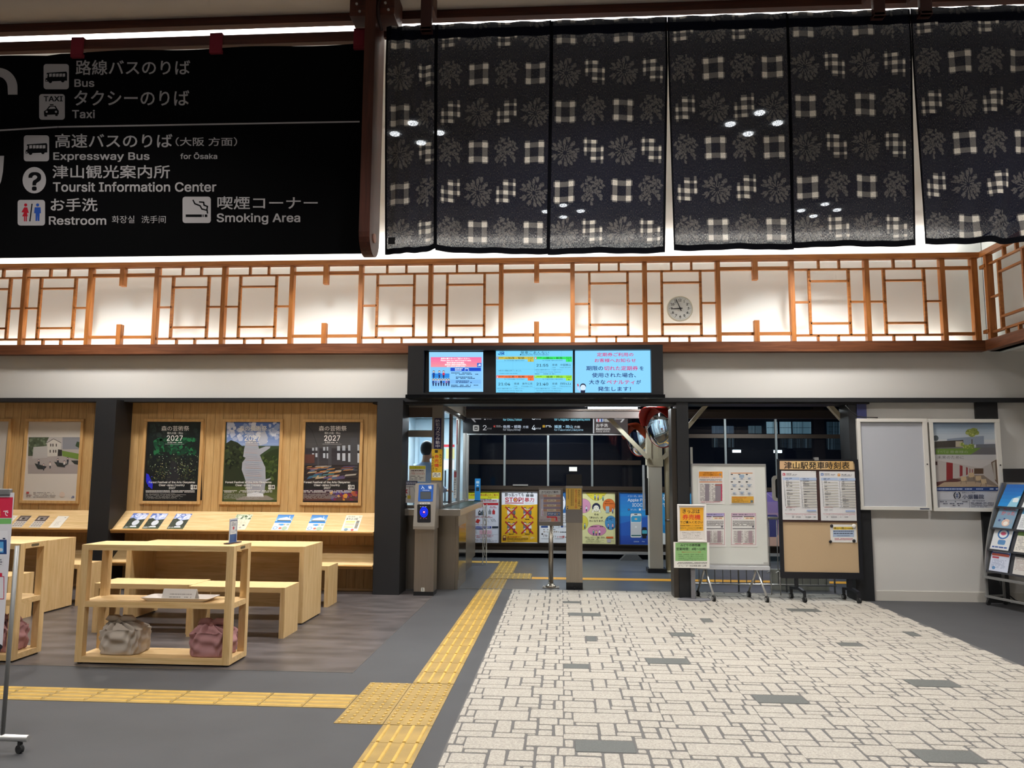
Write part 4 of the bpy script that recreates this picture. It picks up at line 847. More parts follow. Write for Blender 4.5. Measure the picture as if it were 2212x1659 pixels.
# acrylic stand on the rack
a_, c_ = at(483, 1177, Z=.9115), at(522, 1170, Z=.9115); dv = (c_-a_).normalized(); nn = Vector((dv.y, -dv.x, 0)); rz = math.atan2(dv.y, dv.x); mid = (a_+c_)/2; ln = .20
t = thing('acrylic_stand', mid, 'small acrylic menu stand with a white and blue notice on top of the rack', 'sign', rz=rz)
a_, c_ = mid-dv*ln/2, mid+dv*ln/2
b = MB(); b.obox(mid+Vector((0, 0, .004)), (ln, .05, .007), Matrix.Rotation(rz, 3, 'Z')); b.build('base', mat('stand_base', '#3a2a30', .3), t)
po = mid-dv*.068+Vector((0, 0, .008)); p = Print(po+nn*.002, dv, UZ, size=(.128, .185), uv=(100, 145)); p.slab(0, 0, .128, .19, .004, '#d9dce6')
p.rect(6, 6, 94, 145, '#5a7ab0'); p.rect(8, 8, 92, 96, '#2c3150', r=6); p.rect(10, 11, 90, 94, '#dfe0e2', r=5); p.dashes(26, 18, 84, 42, 3, '#6a6a78', .5); p.disc(50, 56, 10, '#c4424e'); p.dashes(18, 70, 78, 88, 3, '#a8a8b0', .35); p.rect(78, 68, 84, 78, '#3a3a48'); p.rect(6, 98, 94, 140, '#4a6496'); p.rect(66, 100, 94, 138, '#3a5088'); p.build('notice', GLOSSP, t)
# ---- cloth bundles
def bundle(cx, cy, z0, w, d, h, col, label, seed, knot=(0, 0), tails=True, wrinkle=.012):
    rs = random.Random(seed); t = thing('cloth_bundle', (cx, cy, z0), label, 'bundle', 'furoshiki bundles on the racks')
    b = MB(); n, m = 120, 48; rows = []
    kx, ky = knot
    for j in range(m+1):
        v = j/m; r = []
        for i in range(n):
            a = 2*math.pi*i/n; ca, sa = math.cos(a), math.sin(a); e = .45
            sx, sy = math.copysign(abs(ca)**e, ca), math.copysign(abs(sa)**e, sa)
            if v < .6:   # sides
                q = v/.6; bul = 1+.05*math.sin(q*math.pi); x, y, z = sx*w/2*bul, sy*d/2*bul, h*.78*q
                x += wrinkle*.7*math.sin(a*7+q*5+seed); z += 0
                k = wrinkle*(math.sin(a*9+math.sin(q*5+seed)*1.5+seed)+.7*math.sin(a*15-q*9)+.5*math.sin(a*5+q*14))*(.25+q)
                x += k*ca; y += k*sa
            else:        # folds gathered up to the knot
                q = (v-.6)/.4; s = 1-q; s2 = s*.92+.08; bx, by = sx*w/2, sy*d/2
                x, y = kx*w*q+bx*s2, ky*d*q+by*s2; z = h*.78 + h*.22*(q**1.6) + .35*h*.22*math.sin(q*math.pi)*(.5+.5*math.sin(a*2+seed))
                rf = lambda w_: 1-2*abs(math.sin(w_)) ; k = wrinkle*1.9*(rf(a*4.5+q*2.2+seed)+.6*rf(a*8+q*5+seed*2))*math.sin(q*math.pi*.85+.35)
                z += k; x += k*.5*ca; y += k*.5*sa
            if j == 0: x *= .96; y *= .96
            r.append(b.bm.verts.new((cx+x, cy+y, z0+.002+z)))
        rows.append(r)
    for A, B in zip(rows, rows[1:]):
        for k in range(n): b._f([A[k], A[(k+1) % n], B[(k+1) % n], B[k]], True)
    b._f(rows[0][::-1]); b._f(rows[-1], True)
    M_ = mat('bundle_'+label[:5], col, .85, bump=.25, bscale=900, spec=.15)
    b.build('wrapped_cloth', M_, t)
    K = Vector((cx+kx*w, cy+ky*d, z0+h*1.0))
    b = MB(); b.lathe(K+Vector((0, 0, -.012)), (.2, -.5, 1), [(.012, 0), (.027, .008), (.03, .022), (.022, .036), (.006, .042)], 18)
    for s in (-1, 1):
        P = [K+Vector((s*.005, -.01, .01)), K+Vector((s*.04, -.02, .028)), K+Vector((s*.085, -.012, .022)), K+Vector((s*.12, 0, -.004 if tails else .01))]
        b.tube(P, [.016, .026, .024, .006], 12)
        b.tube([q+Vector((-s*.01, .035, -.004)) for q in P], [.012, .022, .026, .008], 12)
    b.build('knot', M_, t)
bundle(-3.47, 6.11, .058, .30, .24, .245, '#b3a89c', 'beige cloth bundle at the left end of the rack bottom shelf', 3, (-.12, -.1), False, .011)
bundle(-2.745, 6.10, .058, .29, .24, .235, '#a87c7c', 'dusty pink knotted cloth bundle at the right end of the rack bottom shelf', 5, (.0, -.1))
bundle(-4.47, 6.10, .058, .26, .22, .235, '#a87c7c', 'pink cloth bundle on the bottom shelf of the partly hidden rack', 9, (0, 0))
# ---- standing sign at the left edge
t = thing('standing_sign', (-3.3, 4.12, 0), 'red, green and white vertical notice on a grey wheeled stand at the left edge', 'sign')
YS = 4.10
b = MB(); b.tube([(-2.974, YS, .08), (-2.974, YS, 1.08)], .011, 12); b.build('pole', M_GREYM, t)
b = MB(); b.tube([(-3.95, YS+.03, .10), (-3.95, YS+.03, 1.12)], .011, 12); b.build('pole', M_GREYM, t)
b = MB(); b.tube([(-3.62, YS, .082), (-2.828, YS, .076)], .0175, 16); b.build('foot_tube', M_ALU, t)
b = MB(); b.tube([(-4.1, YS+.03, .10), (-3.4, YS+.18, .10)], .019, 16); b.build('foot_tube', M_ALU, t)
for x, y in ((-2.872, YS), (-3.97, YS+.03)):
    b = MB(); b.cyl((x, y, .022), (.3, 1, 0), .022, .02, 20); b.box(x-.007, x+.007, y-.012, y+.012, .03, .07); b.build('caster', M_RUBBER, t)
pe = at(29, 1080, Y=YS); x1 = -3.085; zt = at(20, 1056, Y=YS).z; zb = at(8, 1398, Y=YS).z
p = Print((0, YS-.012, 0), RX, UZ, crop=(0, 850, 4.1476), step=.00006); p.local(-3.95, zb, at(24, 1200, Y=YS).x, zt-.02, '#dedbe0')
p.poly([(-250, 930), (117, 930), (106, 1115), (-250, 1118)], '#d3304e'); p.text('券売機', -190, 1030, 6, 1098, '#f0a43a', .03); p.text('で', 30, 1048, 76, 1098, '#f4f0f0', .03); p.poly([(-250, 1120), (104, 1120), (100, 1168), (-250, 1172)], '#79bb6c')
p.rect(-250, 1230, 70, 1450, '#e6e4e8'); p.rect(-200, 1310, 60, 1440, '#24447c'); p.rect(-180, 1328, 32, 1425, '#5aa2d8'); p.disc(10, 1400, 16, '#c8d4e0'); p.rect(25, 1294, 48, 1306, '#2a3450'); p.rect(-200, 1470, 34, 1550, '#d8d6da'); p.dashes(-60, 1480, 36, 1540, 3, '#5a5a68')
p.rect(-250, 1608, 20, 1640, '#c83048'); p.line([(-200, 1640), (36, 1640), (34, 1840), (-200, 1840)], 6, '#c83a50'); p.disc(-10, 2270, 34, '#26262c', 26); p.line([(-30, 2300), (8, 2280), (2, 2310)], 6, '#26262c')
p.build('notice_panel', GLOSSP, t)
b = MB(); b.box(-3.97, at(26, 1060, Y=YS).x, YS-.02, YS+.008, zt-.035, zt, .006); b.build('top_rail', M_GREYM, t)
b = MB(); b.box(-3.96, at(26, 1060, Y=YS).x-.01, YS-.0115, YS+.002, zb, zt-.03); b.build('backing', M_ALU, t)
# ================================================================== STATION OFFICE WITH WINDOWS
BTH = thing('station_office', (-1.8, 11, 0), 'steel-clad station office booth with glass windows beside the platform opening', 'booth')
M_SILVER = mat('window_frame_steel', '#98918a', .4, metal=.7)
M_GLASS = bpy.data.materials.new('window_glass'); M_GLASS.use_nodes = True
nt = M_GLASS.node_tree; b_ = nt.nodes['Principled BSDF']; b_.inputs['Base Color'].default_value = (.01, .015, .02, 1); b_.inputs['Roughness'].default_value = .02; b_.inputs['Alpha'].default_value = .1; b_.inputs['Specular IOR Level'].default_value = .6
b = MB(); b.box(-2.30, -1.335, 10.02, 10.86, 0, .94); b.build('lower_cabinet', M_STEEL, BTH)
b = MB(); b.box(-2.30, -1.40, 10.90, 12.6, .16, .94); b.box(-2.30, -1.45, 10.90, 12.6, 0, .16); b.build('lower_cabinet', M_STEEL, BTH)
b = MB(); b.box(-1.372, -1.368, 10.012, 10.02, 0, .93); b.box(-1.334, -1.330, 10.06, 10.80, .12, .80); b.build('cabinet_door', mat('polished_steel', '#a39c90', .12, metal=1), BTH)
b = MB(); b.box(-2.30, -1.28, 9.76, 12.62, .945, 1.028, .004); b.build('counter', mat('counter_steel', '#b3aca2', .25, metal=.85), BTH)
b = MB(); b.box(-1.52, -1.30, 9.98, 12.55, 1.0282, 1.033); b.build('counter_mat', mat('counter_green', '#27352f', .3), BTH)
b = MB()
b.box(-1.672, -1.535, 9.85, 9.99, 1.028, 2.376); b.box(-2.05, -2.0, 9.87, 9.95, 1.028, 2.376); b.box(-2.0, -1.672, 9.87, 9.95, 1.028, 1.07); b.box(-2.0, -1.672, 9.87, 9.95, 2.33, 2.376); b.box(-2.0, -1.672, 9.86, 9.95, 1.945, 2.03)
b.box(-2.12, -2.05, 9.88, 9.95, 1.028, 2.376)
b.build('front_window_frame', M_SILVER, BTH)
b = MB(); b.box(-1.99, -1.675, 9.90, 9.93, 2.20, 2.33); b.build('roller_blind', mat('blind_brown', '#5b4d47', .7), BTH)
b = MB(); b.box(-2.0, -1.672, 9.905, 9.911, 1.07, 1.945); b.build('window_pane', M_GLASS, BTH); b = MB(); b.box(-2.0, -1.672, 9.905, 9.911, 2.03, 2.33); b.build('window_pane', M_GLASS, BTH)
b = MB(); b.box(-1.555, -1.515, 9.99, 12.6, 2.29, 2.36); b.box(-1.555, -1.525, 9.99, 12.6, 1.034, 1.07)
for y in (10.62, 11.35, 11.45, 12.15, 12.54): b.box(-1.56, -1.52, y, y+.06, 1.034, 2.29)
b.build('side_window_frame', M_SILVER, BTH)
b = MB(); b.box(-1.548, -1.53, 10.52, 10.60, 1.07, 2.29); b.build('sash_edge', mat('sash_maroon', '#4a2c2c', .5), BTH)
for y0, y1 in ((10.68, 11.35), (11.51, 12.15), (12.21, 12.54)): b = MB(); b.box(-1.541, -1.536, y0, y1, 1.07, 2.29); b.build('window_pane', M_GLASS, BTH)
b = MB(); b.box(-1.56, -1.50, 9.99, 12.66, 2.36, 2.745); b.box(-2.4, -1.56, 12.60, 12.66, 2.36, 2.745); b.build('fascia', M_WHITE, BTH)
b = MB(); b.box(-2.42, -1.57, 12.53, 12.58, 0, 2.36); b.box(-2.46, -2.40, 9.95, 12.58, 0, 2.5); b.box(-2.40, -1.57, 10.0, 12.58, 2.37, 2.42); b.build('inner_walls', mat('office_white', '#cfe0e8', .7), BTH)
b = MB(); b.box(-2.32, -1.95, 12.45, 12.53, 1.0, 2.1); b.box(-2.395, -2.33, 11.3, 11.36, 1.0, 2.2); b.box(-2.395, -2.33, 10.9, 11.5, 2.16, 2.2); b.build('inner_door', mat('office_door', '#9fb7c6', .5), BTH)
area('office_lamp', (-1.95, 11.3, 2.35), .9, 45, (.78, .92, 1), (0, 0, 0))
M_LCD = mat('lcd_glow', '#cfeaf2', .4, emit=1.2)
t = thing('desk_monitor', (-1.85, 11.9, 1.2), 'bright computer screen inside the office window', 'screen')
p = Print((-1.95, 11.88, 1.52), RX, UZ, size=(.30, .42), uv=(30, 42)); p.slab(0, 0, .30, .42, .02, '#c8e2ea'); p.rect(1, 2, 29, 6, '#d84858'); p.rect(1, 8, 14, 24, '#8fd0c8'); p.rect(16, 8, 29, 24, '#e6e8a8'); p.rect(1, 26, 29, 40, '#f2f6f6'); p.build('screen', SCREEN, t)
b = MB(); b.box(-1.81, -1.79, 11.89, 11.92, 1.034, 1.55); b.box(-1.9, -1.7, 11.86, 11.98, 1.03, 1.045); b.build('stand', M_BLACKP, t)
# ---- member of staff behind the glass
def pt(x, y, Y): return at(x, y, Y=Y)
PY_ = 10.55; hc = at(923.5, 973, Y=PY_)
ST = thing('person', (hc.x, PY_, .2), 'person with short black hair in a pale blue shirt standing inside the office', 'person')
bp = MB(); H = hc; f = Vector((.45, .893, 0)); sd = Vector((.893, -.45, 0)); up = Vector((0, 0, 1))
def ell(b, c, a, bb, cc, ra, rb, rc, n=18):
    rows = []
    for j in range(n+1):
        ph = math.pi*j/n; rows.append([b.bm.verts.new(c+a*(ra*math.sin(ph)*math.cos(2*math.pi*i/n))+bb*(rb*math.sin(ph)*math.sin(2*math.pi*i/n))+cc*(rc*math.cos(ph))) for i in range(n)])
    for A, B in zip(rows, rows[1:]):
        for k in range(n): b._f([A[k], A[(k+1) % n], B[(k+1) % n], B[k]], True)
ell(bp, H+up*.012, f, sd, up, .098, .076, .108); ell(bp, H+f*.035-up*.055, f, sd, up, .066, .056, .062)          # skull, jaw
bp.tube([H+f*.095+up*.012, H+f*.118-up*.02, H+f*.10-up*.028], [.010, .013, .010], 8)                             # nose
for s in (-1, 1): ell(bp, H+sd*.077*s-f*.008-up*.005, f, sd, up, .020, .010, .032, 10)
ell(bp, H+f*.092-up*.052, f, sd, up, .014, .026, .008, 8)                                                        # lips
bp.tube([H-f*.015-up*.05, H-f*.03-up*.13, H-f*.035-up*.18], [.055, .052, .066], 14)                              # neck
C = H-f*.03-up*.19
def torso_ring(z, a, c, k=16): return [bp.bm.verts.new(C-up*z+f*(a*math.cos(2*math.pi*i/k))+sd*(c*math.sin(2*math.pi*i/k))) for i in range(k)]
rg = [torso_ring(*q) for q in ((-.02, .06, .08), (.02, .09, .17), (.10, .115, .205), (.25, .12, .185), (.40, .11, .155), (.52, .12, .17), (.62, .115, .175))]
for A, B in zip(rg, rg[1:]):
    for k in range(16): bp._f([A[k], A[(k+1) % 16], B[(k+1) % 16], B[k]], True)
bp._f(rg[0][::-1]); bp._f(rg[-1])
for s in (-1, 1):
    sh = C-up*.05+sd*.185*s; el = sh-up*.28+f*.03+sd*.03*s; wr = el+f*.22-sd*.06*s-up*.03
    bp.tube([sh-sd*.03*s, sh-up*.05+sd*.01*s, el, el+f*.02, wr], [.055, .052, .040, .040, .027], 12)
    pm = wr+f*.05; ell(bp, pm, f, sd, up, .050, .040, .016, 10)
    for q in range(4):
        a0 = pm+f*.04+sd*(.028-.0185*q); ln = (.062, .072, .068, .054)[q]; bp.tube([a0, a0+f*ln*.5-up*.004, a0+f*ln*.85-up*.018, a0+f*ln-up*.032], [.0092, .0085, .008, .006], 8)
    bp.tube([pm-f*.02-sd*.035*s, pm+f*.01-sd*.055*s-up*.006, pm+f*.035-sd*.058*s-up*.012], [.011, .010, .007], 8)
    hp = C-up*.62+sd*.09*s; kn = hp-up*.42+f*.02; an = Vector((kn.x, kn.y, .29)); bp.tube([hp+up*.04, hp-up*.1, kn, kn-up*.12, an], [.088, .086, .058, .056, .04], 14)
    bp.tube([an-f*.04-up*.04, an+f*.06-up*.055, an+f*.15-up*.065], [.04, .04, .03], 10)
ob = bp.build('body', mat('skin', '#d9a98a', .6), ST); md = ob.modifiers.new('r', 'REMESH'); md.mode = 'VOXEL'; md.voxel_size = .009; md.use_smooth_shade = True
def shell(b, pts, g): pass
bh = MB(); ell(bh, H+up*.024-f*.012, f, sd, up, .104, .086, .112, 22)
for v in list(bh.bm.verts):
    q = v.co-H; x, z = q.dot(f), q.z
    if x > .055 and z < .075 or (x > -.01 and z < -.01): v.co = H+(v.co-H)*.8
ob = bh.build('hair', mat('black_hair', '#0c0b0d', .5, bump=.4, bscale=400), ST)
bs = MB(); rs_ = []
for z, a, c in ((-.028, .068, .072), (.012, .095, .165), (.05, .115, .21), (.12, .125, .217), (.25, .13, .197), (.40, .122, .168), (.55, .132, .185), (.60, .13, .187)): rs_.append([bs.bm.verts.new(C-up*z+f*(a*math.cos(2*math.pi*i/20))+sd*(c*math.sin(2*math.pi*i/20))) for i in range(20)])
for A, B in zip(rs_, rs_[1:]):
    for k in range(20): bs._f([A[k], A[(k+1) % 20], B[(k+1) % 20], B[k]], True)
for s in (-1, 1):
    sh = C-up*.045+sd*.185*s; el = sh-up*.28+f*.03+sd*.03*s; wr = el+f*.18-sd*.05*s-up*.025; bs.tube([sh-sd*.04*s+up*.012, sh-up*.05+sd*.012*s, el, el+f*.02, wr], [.066, .064, .052, .052, .040], 14)
bs.build('shirt', mat('pale_blue_shirt', '#b4cdee', .8), ST)
b = MB(); b.box(-2.35, -1.6, 10.05, 12.5, 0, .205); b.build('raised_floor', M_BLACK, BTH)
# ---- signs on the booth
def sheet(name, label, crop, Y, x0, y0, x1, y1, col, draw, m=PAPER, th=.004, cat='sign', grp=None, X=None, parent=None):
    """flat sign facing the hall; its corners come from the layout box"""
    p = Print((0, Y, 0), RX, UZ, crop=crop); a, c = p.p(x0, y1), p.p(x1, y0)
    p.slab(a[0], a[1], c[0], c[1], th, col); draw(p); return p.build(name, m, parent, label, None if parent else cat, grp)
CB = (840, 860, 3.6866)
def s1(p): p.vtext('防犯カメラ作動中', 372, 168, 406, 396, '#dfe0ea', .012)
sheet('vertical_sign', 'narrow navy sign with white vertical lettering on the steel window post', CB, 9.845, 359, 160, 419, 403, '#20204e', s1)
def s2(p):
    p.rect(366, 413, 390, 436, '#3a3020'); p.vtext('きっぷは', 400, 445, 420, 545, '#3a3020', .01); p.vtext('券売機', 362, 448, 398, 553, '#c8402a', .03); p.text('で', 368, 560, 388, 580, '#3a3020', .02); p.vtext('ご購入ください', 340, 440, 360, 596, '#3a3020', .01)
    p.rect(346, 592, 414, 632, '#e4e2d2'); p.dashes(350, 596, 410, 628, 3, '#55504a', .5)
sheet('vertical_sign', 'yellow sign with red lettering under the navy one on the steel window post', CB, 9.840, 337, 407, 426, 655, '#dbb32a', s2)
def s3(p): p.rect(163, 541, 291, 565, '#d8cf2e'); p.text('ごあんない', 195, 545, 262, 560, '#4a4420'); p.dashes(176, 571, 280, 583, 1, '#6a4a40', .7, .95, False); p.text('交通系ＩＣカードは', 176, 584, 278, 595, '#a8483c'); p.text('ご利用いただけます', 170, 597, 286, 609, '#c03a3a', .01); p.dashes(170, 616, 286, 650, 3, '#5a5550', .4)
sheet('notice_sheet', 'small white notice with yellow head taped to the office window', CB, 9.86, 160, 537, 294, 664, '#e8e4da', s3, grp=None)
def s4(p):
    p.rect(97, 658, 228, 692, '#333a58'); p.dashes(108, 664, 220, 688, 2, '#d8d8e4', .5, .9, False); p.line([(105, 706), (190, 706)], 2, '#4a4a5a'); p.text('×', 112, 725, 150, 760, '#b8404a', .03); p.line([(165, 700), (168, 800)], 2, '#5a5a66'); p.line([(195, 700), (218, 790)], 2, '#5a5a66')
    for i in range(7): p.disc(108+i*13, 706, 3.4, '#5a5a6a'); p.disc(166, 716+i*12, 3.4, '#8a4a4a')
    p.disc(112, 785, 9, '#2e3440'); p.disc(132, 785, 9, '#2e3440'); p.rect(148, 775, 174, 802, '#e0c84a')
sheet('notice_sheet', 'route map notice with navy head leaning at the counter behind the card reader', CB, 9.80, 97, 658, 229, 833, '#dcd8d4', s4)
p = Print((-1.5175, 0, 0), (0, -1, 0), UZ, size=(1, 1), uv=(1, 1)) if 0 else None
# side notices stuck on the inner face of the side panes
p = Print((-1.534, 10.95, 1.12), (0, 1, 0), UZ, size=(.30, .62), uv=(30, 62)); p.slab(0, 0, .30, .40, .001, '#d8d4cc'); p.rect(2, 24, 28, 32, '#b8484a'); p.dashes(3, 34, 27, 58, 7, '#7a7a7a', .4); p.build('side_notice', PAPER, None, 'white notice stuck inside the side window of the office', 'notice')
p = Print((-1.534, 11.2, 1.9), (0, 1, 0), UZ, size=(.08, .36), uv=(8, 36)); p.slab(0, 0, .08, .36, .001, '#c4323a'); p.build('side_notice', PAPER, None, 'narrow red strip stuck high on the side window of the office', 'notice')
t = thing('blue_leaflet_stand', (-1.36, 12.45, 1.034), 'narrow blue leaflet standing at the far end of the office counter', 'leaflet')
p = Print((-1.40, 12.45, 1.034), RX, UZ, size=(.09, .36), uv=(9, 36)); p.slab(0, 0, .09, .36, .004, '#2f8fd0'); p.rect(2, 4, 7, 8, '#cfe6f4'); p.rect(2, 14, 7, 20, '#1a2a3a'); p.rect(3, 10, 6, 12, '#e8f2f8'); p.build('card', GLOSSP, t)
b = MB(); b.box(-1.41, -1.30, 12.44, 12.50, 1.0335, 1.045); b.build('base', M_BLACKP, t)
b = MB(); b.box(-1.885, -1.79, 10.0, 10.02, .385, .53, .004); b.build('switch_box', mat('switch_beige', '#bdb5a6', .5), None, 'small beige switch box on the steel cabinet left of the card reader', 'box')
t = thing('folding_gate', (-1.30, 12.55, 0), 'narrow folded white lattice gate at the end of the office counter', 'gate'); b = MB()
for k in range(6):
    z = .12+.14*k; b.bar((-1.275, 12.70, z), (-1.235, 12.70, z+.14), .008, .006); b.bar((-1.235, 12.69, z), (-1.275, 12.69, z+.14), .008, .006)
b.build('lattice', M_WHITE, t)
b = MB(); b.box(-1.29, -1.28, 12.68, 12.71, 0, .98); b.box(-1.232, -1.222, 12.68, 12.71, 0, .98); b.build('upright', M_WHITE, t)
# ---- card reader post
t = thing('card_reader', (-1.68, 9.6, 0), 'steel entrance card reader post with blue sign and glowing blue ring', 'card reader')
b = MB(); b.box(-1.80, -1.56, 9.485, 9.74, .048, .80, .003); b.build('pedestal', M_STEEL, t)
b = MB(); b.box(-1.802, -1.558, 9.483, 9.742, 0, .048); b.build('plinth', M_BLACKP, t)
b = MB(); b.prism([(-1.815, 9.44, .80), (-1.815, 9.44, .835), (-1.815, 9.545, 1.352), (-1.815, 9.66, 1.352), (-1.815, 9.75, 1.30), (-1.815, 9.75, .80)], (.265, 0, 0)); b.build('head', mat('reader_steel', '#b5aea4', .35, metal=.8), t)
su = Vector((0, .105, .517)).normalized(); nv = Vector((1, 0, 0)).cross(su)
p = Print(Vector((-1.815, 9.44, .835))+nv*.002, RX, su, crop=CB)
p.slab(*(p.p(232, 822)), *(p.p(356, 690)), .002, '#2656a6'); p.text('入　場', 256, 698, 340, 724, '#dfe8f4', .02); p.text('Entrance', 270, 728, 322, 738, '#dfe8f4'); p.rect(250, 744, 336, 806, '#3a3f4a'); p.rect(254, 748, 332, 802, '#454a50')
p.rect(248, 832, 325, 845, '#d8d8d4'); p.dashes(252, 835, 322, 842, 1, '#40404a', .8, .9, False); p.rect(226, 846, 334, 990, '#121216', r=8); p.dashes(250, 862, 315, 868, 1, '#b8b8c4', .8); p.dashes(250, 948, 312, 962, 2, '#b85a6a', .5); p.build('face', GLOSSP, t)
p = Print(Vector((-1.815, 9.44, .835))+nv*.006, RX, su, crop=CB); p.disc(279, 908, 33, '#1030e8', 42); p.disc(279, 908, 28, '#0a1cae', 36); p.disc(279, 908, 20, '#1838f0', 26); p.disc(279, 908, 16, '#0a18a0', 20); p.rect(272, 900, 288, 916, '#e05070'); p.rect(275, 903, 285, 909, '#dfe4ff'); p.build('glow_ring', colmat('ring_glow', .3, emit=1.3), t)
p = Print((0, 9.4845, 0), RX, UZ, crop=CB); a, c = p.p(256, 1540), p.p(284, 1510); p.slab(a[0], a[1], c[0], c[1], .0005, '#b9b7ae'); p.text('1', 265, 1516, 275, 1535, '#2a2a2a', .02); p.build('number_sticker', PAPER, t)
# ---- guide sign on a pole
YG = 10.33
t = thing('guide_sign', (-.145, YG, 0), 'grey platform guide board with map and red arrow on a steel pole', 'sign')
b = MB(); b.cyl((-.145, YG, .45), (0, 0, 1), .031, .86, 20); b.build('pole', M_STEEL, t)
b = MB(); b.lathe((-.145, YG, .008), (0, 0, 1), [(.075, 0), (.06, .02), (.034, .05)], 20); b.box(-.255, -.035, YG-.08, YG+.08, 0, .008); b.build('base_plate', M_STEEL, t)
for x, y in ((-.24, -.065), (-.05, -.065), (-.24, .065), (-.05, .065)): b = MB(); b.cyl((x, YG+y, .013), (0, 0, 1), .010, .012, 6); b.build('bolt', M_ALU, t)
CG = (1000, 1030, 9.2167)
p = Print((0, YG-.045, 0), RX, UZ, crop=CG); a, c = p.p(1506, 972), p.p(1948, 222); bb = MB(); bb.box(a[0], c[0]+.03, YG-.043, YG-.03, a[1], c[1]); bb.build('board', mat('board_grey', '#77716b', .4, metal=.4), t)
p.local(*p.p(1518, 895), *p.p(1945, 262), '#a39a9c'); p.rect(1518, 262, 1945, 350, '#b9bcc0'); p.text('のりばのご案内', 1565, 280, 1895, 325, '#26262e', .02); p.dashes(1550, 330, 1860, 342, 1, '#5a5a60', .7)
for i, (y, c_) in enumerate(((360, '#b58878'), (405, '#7e7286'), (455, '#a8846f'), (505, '#857a92'), (553, '#a8846f'), (600, '#7e7286'), (645, '#a8846f'))): p.rect(1600, y, 1945, y+42, c_)
for y in (357, 452, 550, 643): p.rect(1675, y, 1855, y+36, '#c8bca4'); p.dashes(1690, y+6, 1840, y+30, 2, '#4a3f3a', .5)
p.rect(1548, 400, 1600, 800, '#b9bcd0'); p.rect(1535, 398, 1610, 440, '#9a97a6'); p.line([(1572, 430), (1572, 640)], 4, '#4a2430'); p.line([(1578, 670), (1578, 760), (1600, 762)], 6, '#b02838'); p.text('T', 1550, 640, 1600, 668, '#d8c8c8', .03)
p.rect(1680, 705, 1936, 772, '#2d5288'); p.text('のりばへは', 1692, 718, 1850, 756, '#e8e8ea', .02); p.text('左', 1856, 718, 1894, 756, '#f0c040', .02); p.text('へ', 1900, 722, 1930, 754, '#e8e8ea', .02)
p.rect(1520, 780, 1945, 893, '#a8a0a6'); p.rect(1755, 815, 1825, 890, '#c88a6a'); p.poly([(1660, 800), (1700, 770), (1700, 788), (1860, 788), (1878, 806), (1878, 868), (1898, 868), (1898, 888), (1830, 888), (1830, 868), (1846, 868), (1846, 814), (1700, 814), (1700, 828)], '#b8283a'); p.text('現在地', 1838, 870, 1892, 885, '#f0d8d8'); p.dashes(1530, 840, 1750, 885, 4, '#5a5258', .4)
for x in (1905, 1925): p.line([(x, 840), (x, 815)], 5, '#8a2a3a')
p.build('map_print', GLOSSP, t)
# ---- steel pillar with the yellow ticket notice
YQ = 10.2
t = thing('steel_pillar', (.16, 10.28, 0), 'tall narrow brushed steel pillar with a yellow vertical notice', 'pillar')
b = MB(); b.box(.056, .266, YQ, YQ+.16, .085, 1.30, .003); b.build('pillar_body', M_STEEL, t)
b = MB(); b.box(.054, .268, YQ-.002, YQ+.162, 0, .085); b.cyl((.16, YQ-.03, .018), (0, 1, 0), .014, .06, 12); b.build('plinth', M_BLACKP, t)
b = MB(); b.box(.060, .262, YQ+.03, YQ+.14, 1.30, 1.475); b.build('reader_back', M_BLACKP, t)
CY = (1220, 1030, 8.5077)
p = Print((0, YQ-.0042, 0), RX, UZ, crop=CY); a, c = p.p(16, 845), p.p(326, 166); p.slab(a[0], a[1], c[0], c[1], .003, '#6f6a66'); p.rect(18, 168, 325, 208, '#8f8b86'); p.rect(22, 212, 308, 598, '#d2ac4e'); p.vtext('改札内へ入る際は', 245, 235, 282, 545, '#3a3428', .01); p.vtext('きっぷが必要です。', 186, 232, 226, 580, '#b84a28', .015)
for x in (150, 118, 62): p.k += 1; [p.rect(x-5, 232+i*18, x+9, 244+i*18, '#6a5c3a') for i in range(17 if x > 100 else 10)]
for x in (50, 296): p.disc(x, 550, 16, '#26242a', 14); p.disc(x, 556, 10, '#e6c8a0', 9); p.poly([(x-12, 570), (x+12, 570), (x+8, 592), (x-8, 592)], '#2c2c36')
p.build('notice', GLOSSP, t)
# ================================================================== PLATFORM SIDE
M_CREAM = mat('cream_paint', '#c3baa2', .55, var=.06, vscale=6); M_BRONZE = mat('bronze_alu', '#4b4037', .4, metal=.5); M_NIGHTG = None
m = bpy.data.materials.new('dark_glass'); m.use_nodes = True; b_ = m.node_tree.nodes['Principled BSDF']; b_.inputs['Base Color'].default_value = (.004, .006, .012, 1); b_.inputs['Roughness'].default_value = .05; b_.inputs['Alpha'].default_value = .36; b_.inputs['Specular IOR Level'].default_value = .6
ntb = m.node_tree; nz = ntb.nodes.new('ShaderNodeTexNoise'); nz.inputs['Scale'].default_value = 1.3; nz.inputs['Detail'].default_value = 0; bp_ = ntb.nodes.new('ShaderNodeBump'); bp_.inputs['Strength'].default_value = .06; bp_.inputs['Distance'].default_value = .05
tc_ = ntb.nodes.new('ShaderNodeTexCoord'); ntb.links.new(tc_.outputs['Object'], nz.inputs['Vector']); ntb.links.new(nz.outputs['Fac'], bp_.inputs['Height']); ntb.links.new(bp_.outputs['Normal'], b_.inputs['Normal']); M_NIGHTG = m
YW = 13.8
WB = thing('windbreak', (2, YW, 0), 'long dark-glazed windbreak with bronze frame across the far side of the platform', 'windbreak')
b = MB(); b.box(-3, 7.5, YW, YW+.05, .13, .20); b.box(-3, 7.5, YW-.02, YW+.05, 1.19, 1.26); b.box(-3, 7.5, YW+.01, YW+.05, .20, 1.19); b.box(-3, 7.5, YW, YW+.05, 2.52, 2.6); b.build('base_frame', M_BRONZE, WB)
